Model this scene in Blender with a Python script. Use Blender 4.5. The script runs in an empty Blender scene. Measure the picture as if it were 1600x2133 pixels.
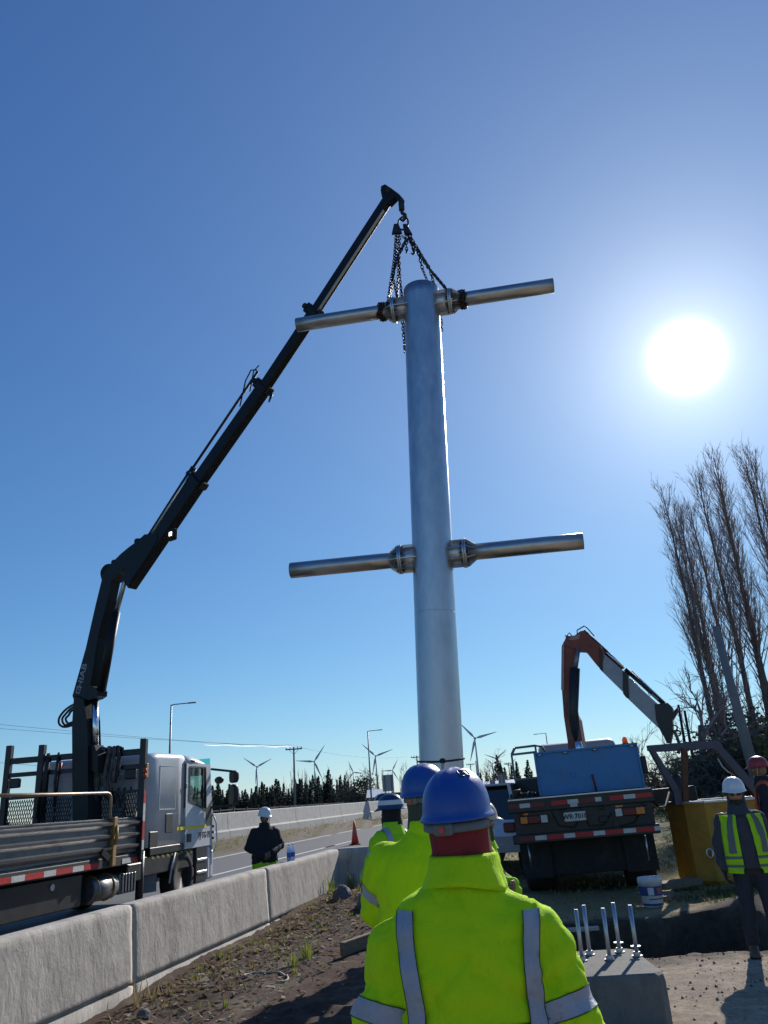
import bpy, math, random
import numpy as np
from mathutils import Vector, Matrix, noise
from mathutils.bvhtree import BVHTree

# ------------------------------------------------------------------ camera, world, sun, exposure
R = math.radians
S = bpy.context.scene
COL = S.collection
PX_F, CAM_H = 1600.0, 1.7
CM = (Matrix.Rotation(R(90 + 20.5), 3, 'X') @ Matrix.Rotation(R(-3.9), 3, 'Z'))
cam = bpy.data.objects.new('camera', bpy.data.cameras.new('camera'))
COL.objects.link(cam)
cam.location = (0, 0, CAM_H)
cam.rotation_euler = CM.to_euler()
cam.data.sensor_fit = 'VERTICAL'
cam.data.sensor_height = 36.0
cam.data.lens = PX_F * 36.0 / 2133.0
cam.data.clip_start = 0.05
cam.data.clip_end = 20000
S.camera = cam

SUN_AZ, SUN_EL = R(24.9), R(28.0)
SUN_DIR = Vector((math.sin(SUN_AZ) * math.cos(SUN_EL), math.cos(SUN_AZ) * math.cos(SUN_EL), math.sin(SUN_EL)))
W = bpy.data.worlds.new('World')
S.world = W
W.use_nodes = True
nt = W.node_tree
nt.nodes.clear()
sky = nt.nodes.new('ShaderNodeTexSky')
sky.sky_type = 'NISHITA'
sky.sun_disc = False
sky.sun_elevation = SUN_EL
sky.sun_rotation = SUN_AZ
sky.altitude = 100
sky.air_density = 1.0
sky.dust_density = 0.0
sky.ozone_density = 6.0
tc = nt.nodes.new('ShaderNodeTexCoord')
# the sun's own disc and aureole, a function of the angle to the sun only
dot = nt.nodes.new('ShaderNodeVectorMath'); dot.operation = 'DOT_PRODUCT'
dot.inputs[1].default_value = SUN_DIR
nrm = nt.nodes.new('ShaderNodeVectorMath'); nrm.operation = 'NORMALIZE'
nt.links.new(tc.outputs['Generated'], nrm.inputs[0])
nt.links.new(nrm.outputs[0], dot.inputs[0])
def M_(op, a, b=None, c=None):
    n = nt.nodes.new('ShaderNodeMath'); n.operation = op
    for i, v in enumerate((a, b, c)):
        if v is None: continue
        if isinstance(v, (int, float)): n.inputs[i].default_value = v
        else: nt.links.new(v, n.inputs[i])
    return n.outputs[0]
ang = M_('ARCCOSINE', M_('MINIMUM', dot.outputs['Value'], 0.9999999))
deg = M_('MULTIPLY', ang, 57.29578)
core = M_('MULTIPLY', M_('POWER', 2.71828, M_('MULTIPLY', M_('POWER', M_('DIVIDE', deg, 1.15), 2.0), -1.0)), 30.0)
halo = M_('MULTIPLY', M_('POWER', 2.71828, M_('DIVIDE', deg, -4.5)), 0.75)
wide = M_('MULTIPLY', M_('POWER', 2.71828, M_('DIVIDE', deg, -17.0)), 0.36)
glow = M_('ADD', M_('ADD', core, halo), wide)
bg1 = nt.nodes.new('ShaderNodeBackground'); bg1.inputs['Strength'].default_value = 1.0
wb = nt.nodes.new('ShaderNodeVectorMath'); wb.operation = 'MULTIPLY'; wb.inputs[1].default_value = (0.93, 1.04, 1.13)      # white balance of the daylight
nt.links.new(sky.outputs[0], wb.inputs[0])
sep = nt.nodes.new('ShaderNodeSeparateColor'); com = nt.nodes.new('ShaderNodeCombineColor')
nt.links.new(wb.outputs[0], sep.inputs[0])
for i_, (g_, k_) in enumerate(((1.12, 1.08), (0.95, 0.98), (0.74, 0.93))):        # the camera's tone curve for the clear sky
    nt.links.new(M_('MULTIPLY', M_('POWER', M_('MULTIPLY', sep.outputs[i_], 0.085), g_), k_), com.inputs[i_])
nt.links.new(com.outputs[0], bg1.inputs['Color'])
bg2 = nt.nodes.new('ShaderNodeBackground'); bg2.inputs['Color'].default_value = (0.98, 1.0, 0.90, 1)
nt.links.new(glow, bg2.inputs['Strength'])
addw = nt.nodes.new('ShaderNodeAddShader')
nt.links.new(bg1.outputs[0], addw.inputs[0]); nt.links.new(bg2.outputs[0], addw.inputs[1])
wo = nt.nodes.new('ShaderNodeOutputWorld')
nt.links.new(addw.outputs[0], wo.inputs['Surface'])

sun = bpy.data.objects.new('sun', bpy.data.lights.new('sun', 'SUN'))
COL.objects.link(sun)
sun.data.energy = 5.0
sun.data.angle = R(0.53)
sun.data.color = (1.0, 0.95, 0.87)
sun.rotation_euler = SUN_DIR.to_track_quat('Z', 'Y').to_euler()
sun.location = SUN_DIR * 60

S.view_settings.view_transform = 'Standard'
S.view_settings.look = 'None'
S.view_settings.gamma = 1.0
S.view_settings.exposure = 0.0
S.view_settings.use_curve_mapping = False
S.render.engine = 'CYCLES'
S.cycles.max_bounces = 6
S.cycles.use_denoising = True
S.cycles.sample_clamp_indirect = 4.0
S.cycles.caustics_reflective = False
S.cycles.caustics_refractive = False

rnd = random.Random(7)
TAU = math.tau
V = Vector

def ray(px, py):
    return CM @ V(((px - 800) / PX_F, (1066.5 - py) / PX_F, -1.0))
def at(px, py, Y):
    d = ray(px, py)
    return V((0, 0, CAM_H)) + d * (Y / d.y)
def gnd(px, py, z=0.0):
    d = ray(px, py)
    return V((0, 0, CAM_H)) + d * ((z - CAM_H) / d.z)
ROAD_H = R(11.31)
def road(x, y, z=0.0):            # road frame (x across, y along) to world
    return V((x * math.cos(ROAD_H) + y * math.sin(ROAD_H), -x * math.sin(ROAD_H) + y * math.cos(ROAD_H), z))

# ------------------------------------------------------------------ materials
def lin(c):
    return tuple(((v / 255) / 12.92 if v / 255 <= 0.04045 else ((v / 255 + 0.055) / 1.055) ** 2.4) for v in c)
MATS = {}
def mat(name, col, rough=0.6, metal=0.0, var=0.12, vs=6.0, bump=0.0, bs=60.0, stain=None, st_amt=0.5, st_scale=3.0,
        stretch=(1, 1, 1), spec=0.5, coat=0.0, transl=0.0, trans_col=None, emit=None, estr=0.0, alpha=None, detail=6.0, rvar=0.12, streak=None, bump2=None):
    if name in MATS: return MATS[name]
    m = bpy.data.materials.new(name); m.use_nodes = True
    t = m.node_tree; t.nodes.clear()
    N = t.nodes.new; L = t.links.new
    out = N('ShaderNodeOutputMaterial'); p = N('ShaderNodeBsdfPrincipled')
    co = N('ShaderNodeTexCoord'); mp = N('ShaderNodeMapping'); mp.inputs['Scale'].default_value = stretch
    L(co.outputs['Object'], mp.inputs['Vector'])
    n1 = N('ShaderNodeTexNoise'); n1.inputs['Scale'].default_value = vs; n1.inputs['Detail'].default_value = detail
    n1.inputs['Roughness'].default_value = 0.65
    L(mp.outputs[0], n1.inputs['Vector'])
    mx = N('ShaderNodeMix'); mx.data_type = 'RGBA'
    mr = N('ShaderNodeMapRange'); mr.inputs[1].default_value = 0.3; mr.inputs[2].default_value = 0.7
    L(n1.outputs['Fac'], mr.inputs[0]); L(mr.outputs[0], mx.inputs['Factor'])
    mx.inputs['A'].default_value = tuple(max(0, c * (1 - var)) for c in col[:3]) + (1,)
    mx.inputs['B'].default_value = tuple(min(1, c * (1 + var)) for c in col[:3]) + (1,)
    c_out = mx.outputs['Result']
    if stain is not None:
        n2 = N('ShaderNodeTexNoise'); n2.inputs['Scale'].default_value = st_scale; n2.inputs['Detail'].default_value = 8
        n2.inputs['Roughness'].default_value = 0.7
        L(mp.outputs[0], n2.inputs['Vector'])
        r2 = N('ShaderNodeMapRange'); r2.inputs[1].default_value = 0.5; r2.inputs[2].default_value = 0.72
        r2.inputs[4].default_value = st_amt
        L(n2.outputs['Fac'], r2.inputs[0])
        m2 = N('ShaderNodeMix'); m2.data_type = 'RGBA'
        L(r2.outputs[0], m2.inputs['Factor']); L(c_out, m2.inputs['A']); m2.inputs['B'].default_value = tuple(stain) + (1,)
        c_out = m2.outputs['Result']
    if streak is not None:          # (colour, amount, scale, stretch, low, high)
        mp2 = N('ShaderNodeMapping'); mp2.inputs['Scale'].default_value = streak[3]; L(co.outputs['Object'], mp2.inputs['Vector'])
        n4 = N('ShaderNodeTexNoise'); n4.inputs['Scale'].default_value = streak[2]; n4.inputs['Detail'].default_value = 9; n4.inputs['Roughness'].default_value = 0.75
        L(mp2.outputs[0], n4.inputs['Vector'])
        r4 = N('ShaderNodeMapRange'); r4.inputs[1].default_value = streak[4]; r4.inputs[2].default_value = streak[5]; r4.inputs[4].default_value = streak[1]
        L(n4.outputs['Fac'], r4.inputs[0])
        m4 = N('ShaderNodeMix'); m4.data_type = 'RGBA'; L(r4.outputs[0], m4.inputs['Factor']); L(c_out, m4.inputs['A']); m4.inputs['B'].default_value = tuple(streak[0]) + (1,)
        c_out = m4.outputs['Result']
    L(c_out, p.inputs['Base Color'])
    rr = N('ShaderNodeMapRange'); rr.inputs[3].default_value = max(0.02, rough - rvar); rr.inputs[4].default_value = min(1, rough + rvar)
    L(n1.outputs['Fac'], rr.inputs[0]); L(rr.outputs[0], p.inputs['Roughness'])
    p.inputs['Metallic'].default_value = metal
    p.inputs['Specular IOR Level'].default_value = spec
    p.inputs['Coat Weight'].default_value = coat
    if bump > 0:
        n3 = N('ShaderNodeTexNoise'); n3.inputs['Scale'].default_value = bs; n3.inputs['Detail'].default_value = 8
        n3.inputs['Roughness'].default_value = 0.7
        L(mp.outputs[0], n3.inputs['Vector'])
        b = N('ShaderNodeBump'); b.inputs['Strength'].default_value = min(1, bump); b.inputs['Distance'].default_value = 0.02
        L(n3.outputs['Fac'], b.inputs['Height']); L(b.outputs[0], p.inputs['Normal'])
        if bump2 is not None:       # (strength, scale, stretch, distance) broader folds or dents under the fine relief
            mp3 = N('ShaderNodeMapping'); mp3.inputs['Scale'].default_value = bump2[2]; L(co.outputs['Object'], mp3.inputs['Vector'])
            n5 = N('ShaderNodeTexNoise'); n5.inputs['Scale'].default_value = bump2[1]; n5.inputs['Detail'].default_value = 3; n5.inputs['Distortion'].default_value = 0.6
            L(mp3.outputs[0], n5.inputs['Vector'])
            b2 = N('ShaderNodeBump'); b2.inputs['Strength'].default_value = bump2[0]; b2.inputs['Distance'].default_value = bump2[3]
            L(n5.outputs['Fac'], b2.inputs['Height']); L(b2.outputs[0], b.inputs['Normal'])
    if emit is not None:
        p.inputs['Emission Color'].default_value = tuple(emit) + (1,); p.inputs['Emission Strength'].default_value = estr
    sh = p.outputs[0]
    if transl > 0:
        tr = N('ShaderNodeBsdfTranslucent'); tr.inputs['Color'].default_value = tuple(trans_col or col[:3]) + (1,)
        ms = N('ShaderNodeMixShader'); ms.inputs[0].default_value = transl
        L(p.outputs[0], ms.inputs[1]); L(tr.outputs[0], ms.inputs[2]); sh = ms.outputs[0]
    L(sh, out.inputs['Surface'])
    MATS[name] = m
    return m
def glass(name, tint, rough=0.03, opac=0.35):
    if name in MATS: return MATS[name]
    m = bpy.data.materials.new(name); m.use_nodes = True
    t = m.node_tree; t.nodes.clear(); N = t.nodes.new; L = t.links.new
    out = N('ShaderNodeOutputMaterial'); g = N('ShaderNodeBsdfGlossy'); tr = N('ShaderNodeBsdfTransparent')
    tr.inputs['Color'].default_value = tuple(tint) + (1,); g.inputs['Roughness'].default_value = rough
    g.inputs['Color'].default_value = (0.9, 0.95, 0.95, 1)
    fr = N('ShaderNodeFresnel'); fr.inputs['IOR'].default_value = 1.5
    ad = N('ShaderNodeMath'); ad.operation = 'ADD'; ad.inputs[1].default_value = opac * 0.4; ad.use_clamp = True
    L(fr.outputs[0], ad.inputs[0])
    mx = N('ShaderNodeMixShader'); L(ad.outputs[0], mx.inputs[0]); L(tr.outputs[0], mx.inputs[1]); L(g.outputs[0], mx.inputs[2])
    L(mx.outputs[0], out.inputs['Surface'])
    MATS[name] = m
    return m

# ------------------------------------------------------------------ mesh builder
def basis(d, up=V((0, 0, 1))):
    d = d.normalized()
    x = d.cross(up)
    if x.length < 1e-4: x = d.cross(V((0, 1, 0)))
    x.normalize(); y = x.cross(d).normalized()
    return x, y, d
class MB:
    def __init__(s): s.v = []; s.f = []; s.mi = []; s.cur = 0; s.sm = []
    def add(s, vs, fs, smooth=False):
        o = len(s.v); s.v.extend([tuple(v) for v in vs])
        for f in fs: s.f.append(tuple(i + o for i in f)); s.mi.append(s.cur); s.sm.append(smooth)
        return s
    def box(s, mn, mx, ch=0.0, M=None):
        (x0, y0, z0), (x1, y1, z1) = mn, mx
        ch = min(ch, (x1 - x0) * 0.45, (y1 - y0) * 0.45, (z1 - z0) * 0.45)
        if ch <= 0:
            vs = [V((x, y, z)) for z in (z0, z1) for y in (y0, y1) for x in (x0, x1)]
            fs = [(0, 2, 3, 1), (4, 5, 7, 6), (0, 1, 5, 4), (2, 6, 7, 3), (0, 4, 6, 2), (1, 3, 7, 5)]
        else:
            vs = []; idx = {}
            X = (x0, x1); Y = (y0, y1); Z = (z0, z1)
            for i in (0, 1):
                for j in (0, 1):
                    for k in (0, 1):
                        sx, sy, sz = (1 - 2 * i) * ch, (1 - 2 * j) * ch, (1 - 2 * k) * ch
                        for a, p in (('x', (X[i], Y[j] + sy, Z[k] + sz)), ('y', (X[i] + sx, Y[j], Z[k] + sz)), ('z', (X[i] + sx, Y[j] + sy, Z[k]))):
                            idx[(i, j, k, a)] = len(vs); vs.append(V(p))
            g = idx; fs = []
            for i in (0, 1):
                q = [g[(i, 0, 0, 'x')], g[(i, 1, 0, 'x')], g[(i, 1, 1, 'x')], g[(i, 0, 1, 'x')]]; fs.append(q if i else q[::-1])
                q = [g[(0, i, 0, 'y')], g[(0, i, 1, 'y')], g[(1, i, 1, 'y')], g[(1, i, 0, 'y')]]; fs.append(q if i else q[::-1])
                q = [g[(0, 0, i, 'z')], g[(1, 0, i, 'z')], g[(1, 1, i, 'z')], g[(0, 1, i, 'z')]]; fs.append(q if i else q[::-1])
            c = V(((x0 + x1) / 2, (y0 + y1) / 2, (z0 + z1) / 2))
            ext = []
            for a in (0, 1):
                for b in (0, 1):
                    ext.append([g[(a, b, 0, 'x')], g[(a, b, 1, 'x')], g[(a, b, 1, 'y')], g[(a, b, 0, 'y')]])
                    ext.append([g[(a, 0, b, 'x')], g[(a, 1, b, 'x')], g[(a, 1, b, 'z')], g[(a, 0, b, 'z')]])
                    ext.append([g[(0, a, b, 'y')], g[(1, a, b, 'y')], g[(1, a, b, 'z')], g[(0, a, b, 'z')]])
                    for d_ in (0, 1): ext.append([g[(a, b, d_, 'x')], g[(a, b, d_, 'y')], g[(a, b, d_, 'z')]])
            for f in ext:
                n = (vs[f[1]] - vs[f[0]]).cross(vs[f[2]] - vs[f[0]])
                m_ = sum((vs[i] for i in f), V()) / len(f) - c
                fs.append(f if n.dot(m_) > 0 else f[::-1])
        if M is not None: vs = [M @ v for v in vs]
        return s.add(vs, fs)
    def bar(s, p0, p1, w, h, up=V((0, 0, 1)), ch=0.0, roll=0.0):     # box beam from p0 to p1; w across, h along up
        p0, p1 = V(p0), V(p1); x, y, d = basis(p1 - p0, V(up))
        if roll:
            q = Matrix.Rotation(roll, 3, d); x = q @ x; y = q @ y
        M = Matrix((x, y, d)).transposed().to_4x4(); M.translation = p0
        return s.box((-w / 2, -h / 2, 0), (w / 2, h / 2, (p1 - p0).length), ch, M)
    def taper(s, p0, p1, w0, h0, w1, h1, up=V((0, 0, 1))):
        p0, p1 = V(p0), V(p1); x, y, d = basis(p1 - p0, V(up))
        vs = []
        for p, w, h in ((p0, w0, h0), (p1, w1, h1)):
            vs += [p - x * w / 2 - y * h / 2, p + x * w / 2 - y * h / 2, p + x * w / 2 + y * h / 2, p - x * w / 2 + y * h / 2]
        return s.add(vs, [(3, 2, 1, 0), (4, 5, 6, 7), (0, 1, 5, 4), (1, 2, 6, 5), (2, 3, 7, 6), (3, 0, 4, 7)])
    def loft(s, rings, cap0=True, cap1=True, smooth=True, closed=True):
        n = len(rings[0]); vs = [V(p) for r in rings for p in r]; fs = []
        for i in range(len(rings) - 1):
            for j in range(n if closed else n - 1):
                k = (j + 1) % n
                fs.append((i * n + j, i * n + k, (i + 1) * n + k, (i + 1) * n + j))
        s.add(vs, fs, smooth)
        o = len(s.v) - len(vs)
        if cap0: s.f.append(tuple(o + j for j in range(n))[::-1]); s.mi.append(s.cur); s.sm.append(False)
        if cap1: s.f.append(tuple(o + (len(rings) - 1) * n + j for j in range(n))); s.mi.append(s.cur); s.sm.append(False)
        return s
    def tube(s, pts, r, seg=8, cap=True, smooth=True):
        pts = [V(p) for p in pts]; rs = r if isinstance(r, (list, tuple)) else [r] * len(pts)
        rings = []; x = None
        for i, p in enumerate(pts):
            d = (pts[min(i + 1, len(pts) - 1)] - pts[max(i - 1, 0)])
            if d.length < 1e-9: d = V((0, 0, 1))
            d.normalize()
            if x is None: x, y, _ = basis(d)
            else:
                x = x - d * x.dot(d)
                if x.length < 1e-6: x, y, _ = basis(d)
                x.normalize(); y = x.cross(d) * -1
            y = d.cross(x)
            rings.append([p + (x * math.cos(TAU * k / seg) + y * math.sin(TAU * k / seg)) * rs[i] for k in range(seg)])
        return s.loft(rings, cap, cap, smooth)
    def cyl(s, p0, p1, r0, r1=None, seg=16, cap=True, smooth=True):
        return s.tube([p0, p1], [r0, r0 if r1 is None else r1], seg, cap, smooth)
    def ring(s, c, axis, Rm, r, seg=16, sub=6, sx=1.0):      # torus
        x, y, d = basis(V(axis)); c = V(c); rings = []
        for i in range(seg):
            a = TAU * i / seg; u = x * math.cos(a) + y * math.sin(a)
            cc = c + x * math.cos(a) * Rm + y * math.sin(a) * Rm * sx
            rings.append([cc + (u * math.cos(TAU * k / sub) + d * math.sin(TAU * k / sub)) * r for k in range(sub)])
        rings.append(rings[0])
        return s.loft(rings, False, False)
    def prism(s, poly, M, t):       # poly in local xy, extruded along z by t, M 4x4
        n = len(poly)
        vs = [M @ V((p[0], p[1], 0)) for p in poly] + [M @ V((p[0], p[1], t)) for p in poly]
        fs = [tuple(range(n))[::-1], tuple(range(n, 2 * n))] + [(i, (i + 1) % n, n + (i + 1) % n, n + i) for i in range(n)]
        return s.add(vs, fs)
    def sphere(s, c, r, seg=12, rings=8, sc=(1, 1, 1)):
        c = V(c); rr = []
        for i in range(rings + 1):
            a = math.pi * i / rings
            q = max(math.sin(a), 1e-3)
            rr.append([c + V((math.cos(TAU * k / seg) * q * r * sc[0], math.sin(TAU * k / seg) * q * r * sc[1], -math.cos(a) * r * sc[2])) for k in range(seg)])
        return s.loft(rr, True, True)
    def mesh(s, name, mats):
        me = bpy.data.meshes.new(name)
        me.from_pydata(s.v, [], s.f)
        for m in (mats if isinstance(mats, (list, tuple)) else [mats]): me.materials.append(m)
        me.polygons.foreach_set('material_index', s.mi)
        me.polygons.foreach_set('use_smooth', s.sm)
        me.update()
        return me
    def build(s, name, mats, parent=None, label=None):
        return link(name, s.mesh(name, mats), parent, label)
def link(name, me, parent=None, label=None):
    o = bpy.data.objects.new(name, me); COL.objects.link(o)
    if parent is not None: o.parent = parent
    if label: o['label'] = label
    return o
def tag(o, label=None, cat=None, group=None, kind=None):
    if label: o['label'] = label
    if cat: o['category'] = cat
    if group: o['group'] = group
    if kind: o['kind'] = kind
    return o
def empty(name, loc=(0, 0, 0), rz=0.0, rot=None, **k):
    o = bpy.data.objects.new(name, None); COL.objects.link(o); o.location = loc
    o.rotation_euler = rot if rot is not None else (0, 0, rz)
    o.empty_display_size = 0.1
    tag(o, **k)
    return o
def copy_tree(o, parent=None, loc=None, rz=None, scale=None, label=None):
    c = o.copy(); COL.objects.link(c); c.parent = parent
    if loc is not None: c.location = loc
    if rz is not None: c.rotation_euler = (c.rotation_euler.x, c.rotation_euler.y, rz)
    if scale is not None: c.scale = scale if isinstance(scale, (tuple, list)) else (scale,) * 3
    if label: c['label'] = label
    for ch in list(o.children): copy_tree(ch, c)
    return c
def text_mesh(txt, size, ext=0.002, name='lettering', align='CENTER', shear=0.0, bold=0.0):
    cu = bpy.data.curves.new(name, 'FONT'); cu.body = txt; cu.size = size; cu.extrude = ext; cu.align_x = align; cu.align_y = 'CENTER'
    cu.shear = shear; cu.offset = bold; cu.resolution_u = 3
    o = bpy.data.objects.new('tmp', cu); COL.objects.link(o)
    dg = bpy.context.evaluated_depsgraph_get()
    me = bpy.data.meshes.new_from_object(o.evaluated_get(dg)); me.name = name
    bpy.data.objects.remove(o); bpy.data.curves.remove(cu)
    return me
def text(txt, size, m, M, name='lettering', parent=None, **k):
    me = text_mesh(txt, size, name=name, **k); me.transform(M); me.materials.clear(); me.materials.append(m)
    return link(name, me, parent)
def smooth_path(pts, n=5):
    P = [V(p) for p in pts]; out = []
    for i in range(len(P) - 1):
        a, b, c, d = P[max(i - 1, 0)], P[i], P[i + 1], P[min(i + 2, len(P) - 1)]
        for k in range(n):
            t = k / n; out.append(0.5 * ((2 * b) + (c - a) * t + (2 * a - 5 * b + 4 * c - d) * t * t + (3 * b - a - 3 * c + d) * t ** 3))
    return out + [P[-1]]
def frame(o, x, y, z):
    M = Matrix((V(x).normalized(), V(y).normalized(), V(z).normalized())).transposed().to_4x4(); M.translation = V(o)
    return M

# shared materials
M_conc = mat('concrete', (0.47, 0.42, 0.36), 0.9, var=0.20, vs=2.4, bump=0.42, bs=34, stain=(0.24, 0.205, 0.175), st_amt=0.75, st_scale=1.7, stretch=(1, 1, 0.6), rvar=0.05, detail=10, streak=((0.13, 0.115, 0.10), 0.75, 1.0, (7, 7, 0.9), 0.56, 0.74), bump2=(0.35, 9.0, (1, 1, 0.5), 0.03))
M_conc2 = mat('pale_concrete', (0.46, 0.44, 0.40), 0.9, var=0.12, vs=3, bump=0.3, bs=30, stain=(0.25, 0.23, 0.2), st_amt=0.5, st_scale=1.2)
M_black = mat('black_paint', (0.012, 0.012, 0.014), 0.45, var=0.3, vs=5, stain=(0.05, 0.045, 0.04), st_amt=0.35, st_scale=4, bump=0.1, bs=30)
M_boom = mat('crane_black_paint', (0.006, 0.007, 0.009), 0.5, spec=0.3, var=0.3, vs=3, stain=(0.022, 0.02, 0.018), st_amt=0.35, st_scale=3, bump=0.06, bs=25)
M_dark = mat('dark_steel', (0.03, 0.028, 0.028), 0.6, 0.3, var=0.3, vs=8, stain=(0.07, 0.045, 0.03), st_amt=0.4, bump=0.15, bs=40)
M_rubber = mat('rubber', (0.018, 0.018, 0.018), 0.85, var=0.3, vs=20, stain=(0.07, 0.06, 0.05), st_amt=0.5, st_scale=6, bump=0.2, bs=60)
M_chrome = mat('chrome_rod', (0.75, 0.76, 0.78), 0.18, 1.0, var=0.05, vs=10, rvar=0.06)
M_galv = mat('galvanised_steel', (0.50, 0.52, 0.55), 0.40, 1.0, var=0.12, vs=9, stain=(0.36, 0.38, 0.42), st_amt=0.6, st_scale=3, stretch=(1, 1, 0.4), bump=0.10, bs=18, rvar=0.16)
M_red = mat('red_reflector', lin((190, 38, 36)), 0.5, var=0.15, vs=20, stain=(0.1, 0.02, 0.02), st_amt=0.4, st_scale=8)
M_wht = mat('white_reflector', (0.62, 0.60, 0.55), 0.5, var=0.1, vs=20, stain=(0.2, 0.18, 0.16), st_amt=0.4, st_scale=8)
M_white = mat('white_paint', (0.72, 0.72, 0.71), 0.35, var=0.05, vs=4, stain=(0.42, 0.40, 0.37), st_amt=0.35, st_scale=2.0, coat=0.3)
M_orange = mat('amber_plastic', (0.75, 0.22, 0.03), 0.35, var=0.1)
M_wood = mat('weathered_wood', (0.20, 0.15, 0.10), 0.85, var=0.35, vs=6, stretch=(1, 8, 8), bump=0.4, bs=25)
M_asph = mat('asphalt', (0.105, 0.103, 0.102), 0.85, var=0.14, vs=1.2, bump=0.25, bs=120, stain=(0.07, 0.07, 0.07), st_amt=0.5, st_scale=0.35, stretch=(1, 0.25, 1))
M_paint = mat('road_marking', (0.72, 0.71, 0.68), 0.7, var=0.1, vs=10, stain=(0.25, 0.25, 0.24), st_amt=0.5, st_scale=8)
# ------------------------------------------------------------------ ground
def nz(x, y, s, o=0.0): return noise.noise(V((x * s, y * s, o)))
def sstep(a, b, v):
    t = min(1, max(0, (v - a) / (b - a))); return t * t * (3 - 2 * t)
PIT = (1.5, 4.35, 9.15, 11.5)
def gz(x, y):
    xr = x * math.cos(ROAD_H) - y * math.sin(ROAD_H)
    if xr < -4.6:
        if xr > -14.2: return -0.03
        z = -0.03 + 0.53 * sstep(-14.3, -16.1, xr)
        if xr < -14.6 and xr > -16.2 and y < 120: z += 0.05 * nz(x, y, 2.5) + 0.03 * nz(x, y, 7)
        if xr < -17: z += 0.25 * sstep(-24, -40, xr)
        if xr < -20: z += 0.1 * nz(x, y, 0.15)
        return z
    d = xr + 4.45
    z = 0.0
    z += 0.12 * math.exp(-max(0, d) / 0.35) * sstep(6, 11, y)                # soil heaped on the barrier's foot
    z += 0.22 * math.exp(-((x + 0.75) ** 2 / 0.8 + (y - 14.4) ** 2 / 4.0))
    if y < 40 and abs(x) < 30:
        rough_ = 1.0 if x < 1.0 else 0.45
        z += rough_ * (0.035 * nz(x, y, 0.9) + 0.028 * nz(x, y, 2.7, 3) + 0.020 * nz(x, y, 7.5, 5) + 0.010 * nz(x, y, 17, 7))
        # two low heaps of spoil, one to the left and one beside the block
        z += 0.10 * math.exp(-((x + 1.0) ** 2 / 0.35 + (y - 7.6) ** 2 / 0.3)) * (1 + 0.6 * nz(x, y, 6))
        z += 0.16 * math.exp(-((x - 1.0) ** 2 / 0.25 + (y - 11.6) ** 2 / 0.2)) * (1 + 0.6 * nz(x, y, 5))
        ex = 0.08 * nz(x, y, 3.1, 11)
        a = min(x - PIT[0], PIT[1] - x, y - PIT[2], PIT[3] - y) + ex
        z -= 0.95 * sstep(-0.02, 0.16, a)
        z += 0.22 * math.exp(-((x - 5.2) ** 2 / 1.0 + (y - 11.6) ** 2 / 1.0))    # raised bank on the right
    else:
        z += 0.25 * nz(x, y, 0.06)
    if y > 24 and x > 6: z += 0.5 * sstep(24, 45, y)
    return z
def axis(a, b, step, far0, far1, g=1.28):
    c = list(np.arange(a, b + 1e-6, step)); s_ = step; v = c[-1]; hi = []
    while v < far1: s_ *= g; v += s_; hi.append(v)
    s_ = step; v = c[0]; lo = []
    while v > far0: s_ *= g; v -= s_; lo.append(v)
    return lo[::-1] + c + hi
xs = axis(-4.6, 5.6, 0.06, -4000, 4000, 1.22)
ys = axis(3.2, 15.6, 0.06, -60, 6000, 1.22)
gv = []; gc = []
soil = V((0.095, 0.059, 0.043)); litter = V((0.17, 0.135, 0.10)); sand = V((0.46, 0.37, 0.275)); dry = V((0.32, 0.245, 0.12)); green = V((0.062, 0.078, 0.026))
fieldc = V((0.11, 0.10, 0.05)); gravel = V((0.19, 0.155, 0.125))
for y in ys:
    for x in xs:
        gv.append((x, y, gz(x, y)))
        xr = x * math.cos(ROAD_H) - y * math.sin(ROAD_H)
        if xr < -4.6:
            c = gravel.lerp(V((0.13, 0.115, 0.06)), sstep(-0.1, 0.4, nz(x, y, 1.7))) if xr > -18 else fieldc.lerp(green, sstep(-0.2, 0.5, nz(x, y, 0.08)))
        else:
            c = soil.lerp(litter, sstep(0.0, 0.6, nz(x, y, 1.6, 2) + 0.5 * nz(x, y, 6, 2)) * 0.7)
            f = max(sstep(0.7, 1.7, x + 0.5 * nz(x, y, 1.3, 4)), sstep(4.6, 3.4, y))  # unseen ground near the camera made pale to bounce light onto backs
            c = c.lerp(sand, f * (0.75 + 0.25 * nz(x, y, 2.2, 8)))
            g = sstep(10.8, 12.6, y + 0.8 * nz(x, y, 0.9, 6)) * sstep(0.4, 1.4, x)
            gg = dry.lerp(green, sstep(-0.15, 0.35, nz(x, y, 0.55, 9) + 0.03 * (y - 17)))
            c = c.lerp(gg, g)
            # freshly dug dark earth round the pit
            a = min(x - PIT[0], PIT[1] - x, y - PIT[2], PIT[3] - y)
            c = c.lerp(V((0.06, 0.043, 0.034)), sstep(-0.45, 0.0, a + 0.25 * nz(x, y, 2.0, 12)) * 0.9)
            if y > 28: c = c.lerp(fieldc.lerp(green, 0.5), sstep(28, 40, y))
        gc.append((c.x, c.y, c.z, 1))
nx = len(xs); gf = [(j * nx + i, j * nx + i + 1, (j + 1) * nx + i + 1, (j + 1) * nx + i) for j in range(len(ys) - 1) for i in range(nx - 1)]
gm = bpy.data.meshes.new('ground'); gm.from_pydata(gv, [], gf)
ca = gm.color_attributes.new('soil', 'FLOAT_COLOR', 'POINT')
ca.data.foreach_set('color', np.array(gc, dtype=np.float32).ravel())
gm.polygons.foreach_set('use_smooth', [True] * len(gf))
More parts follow.
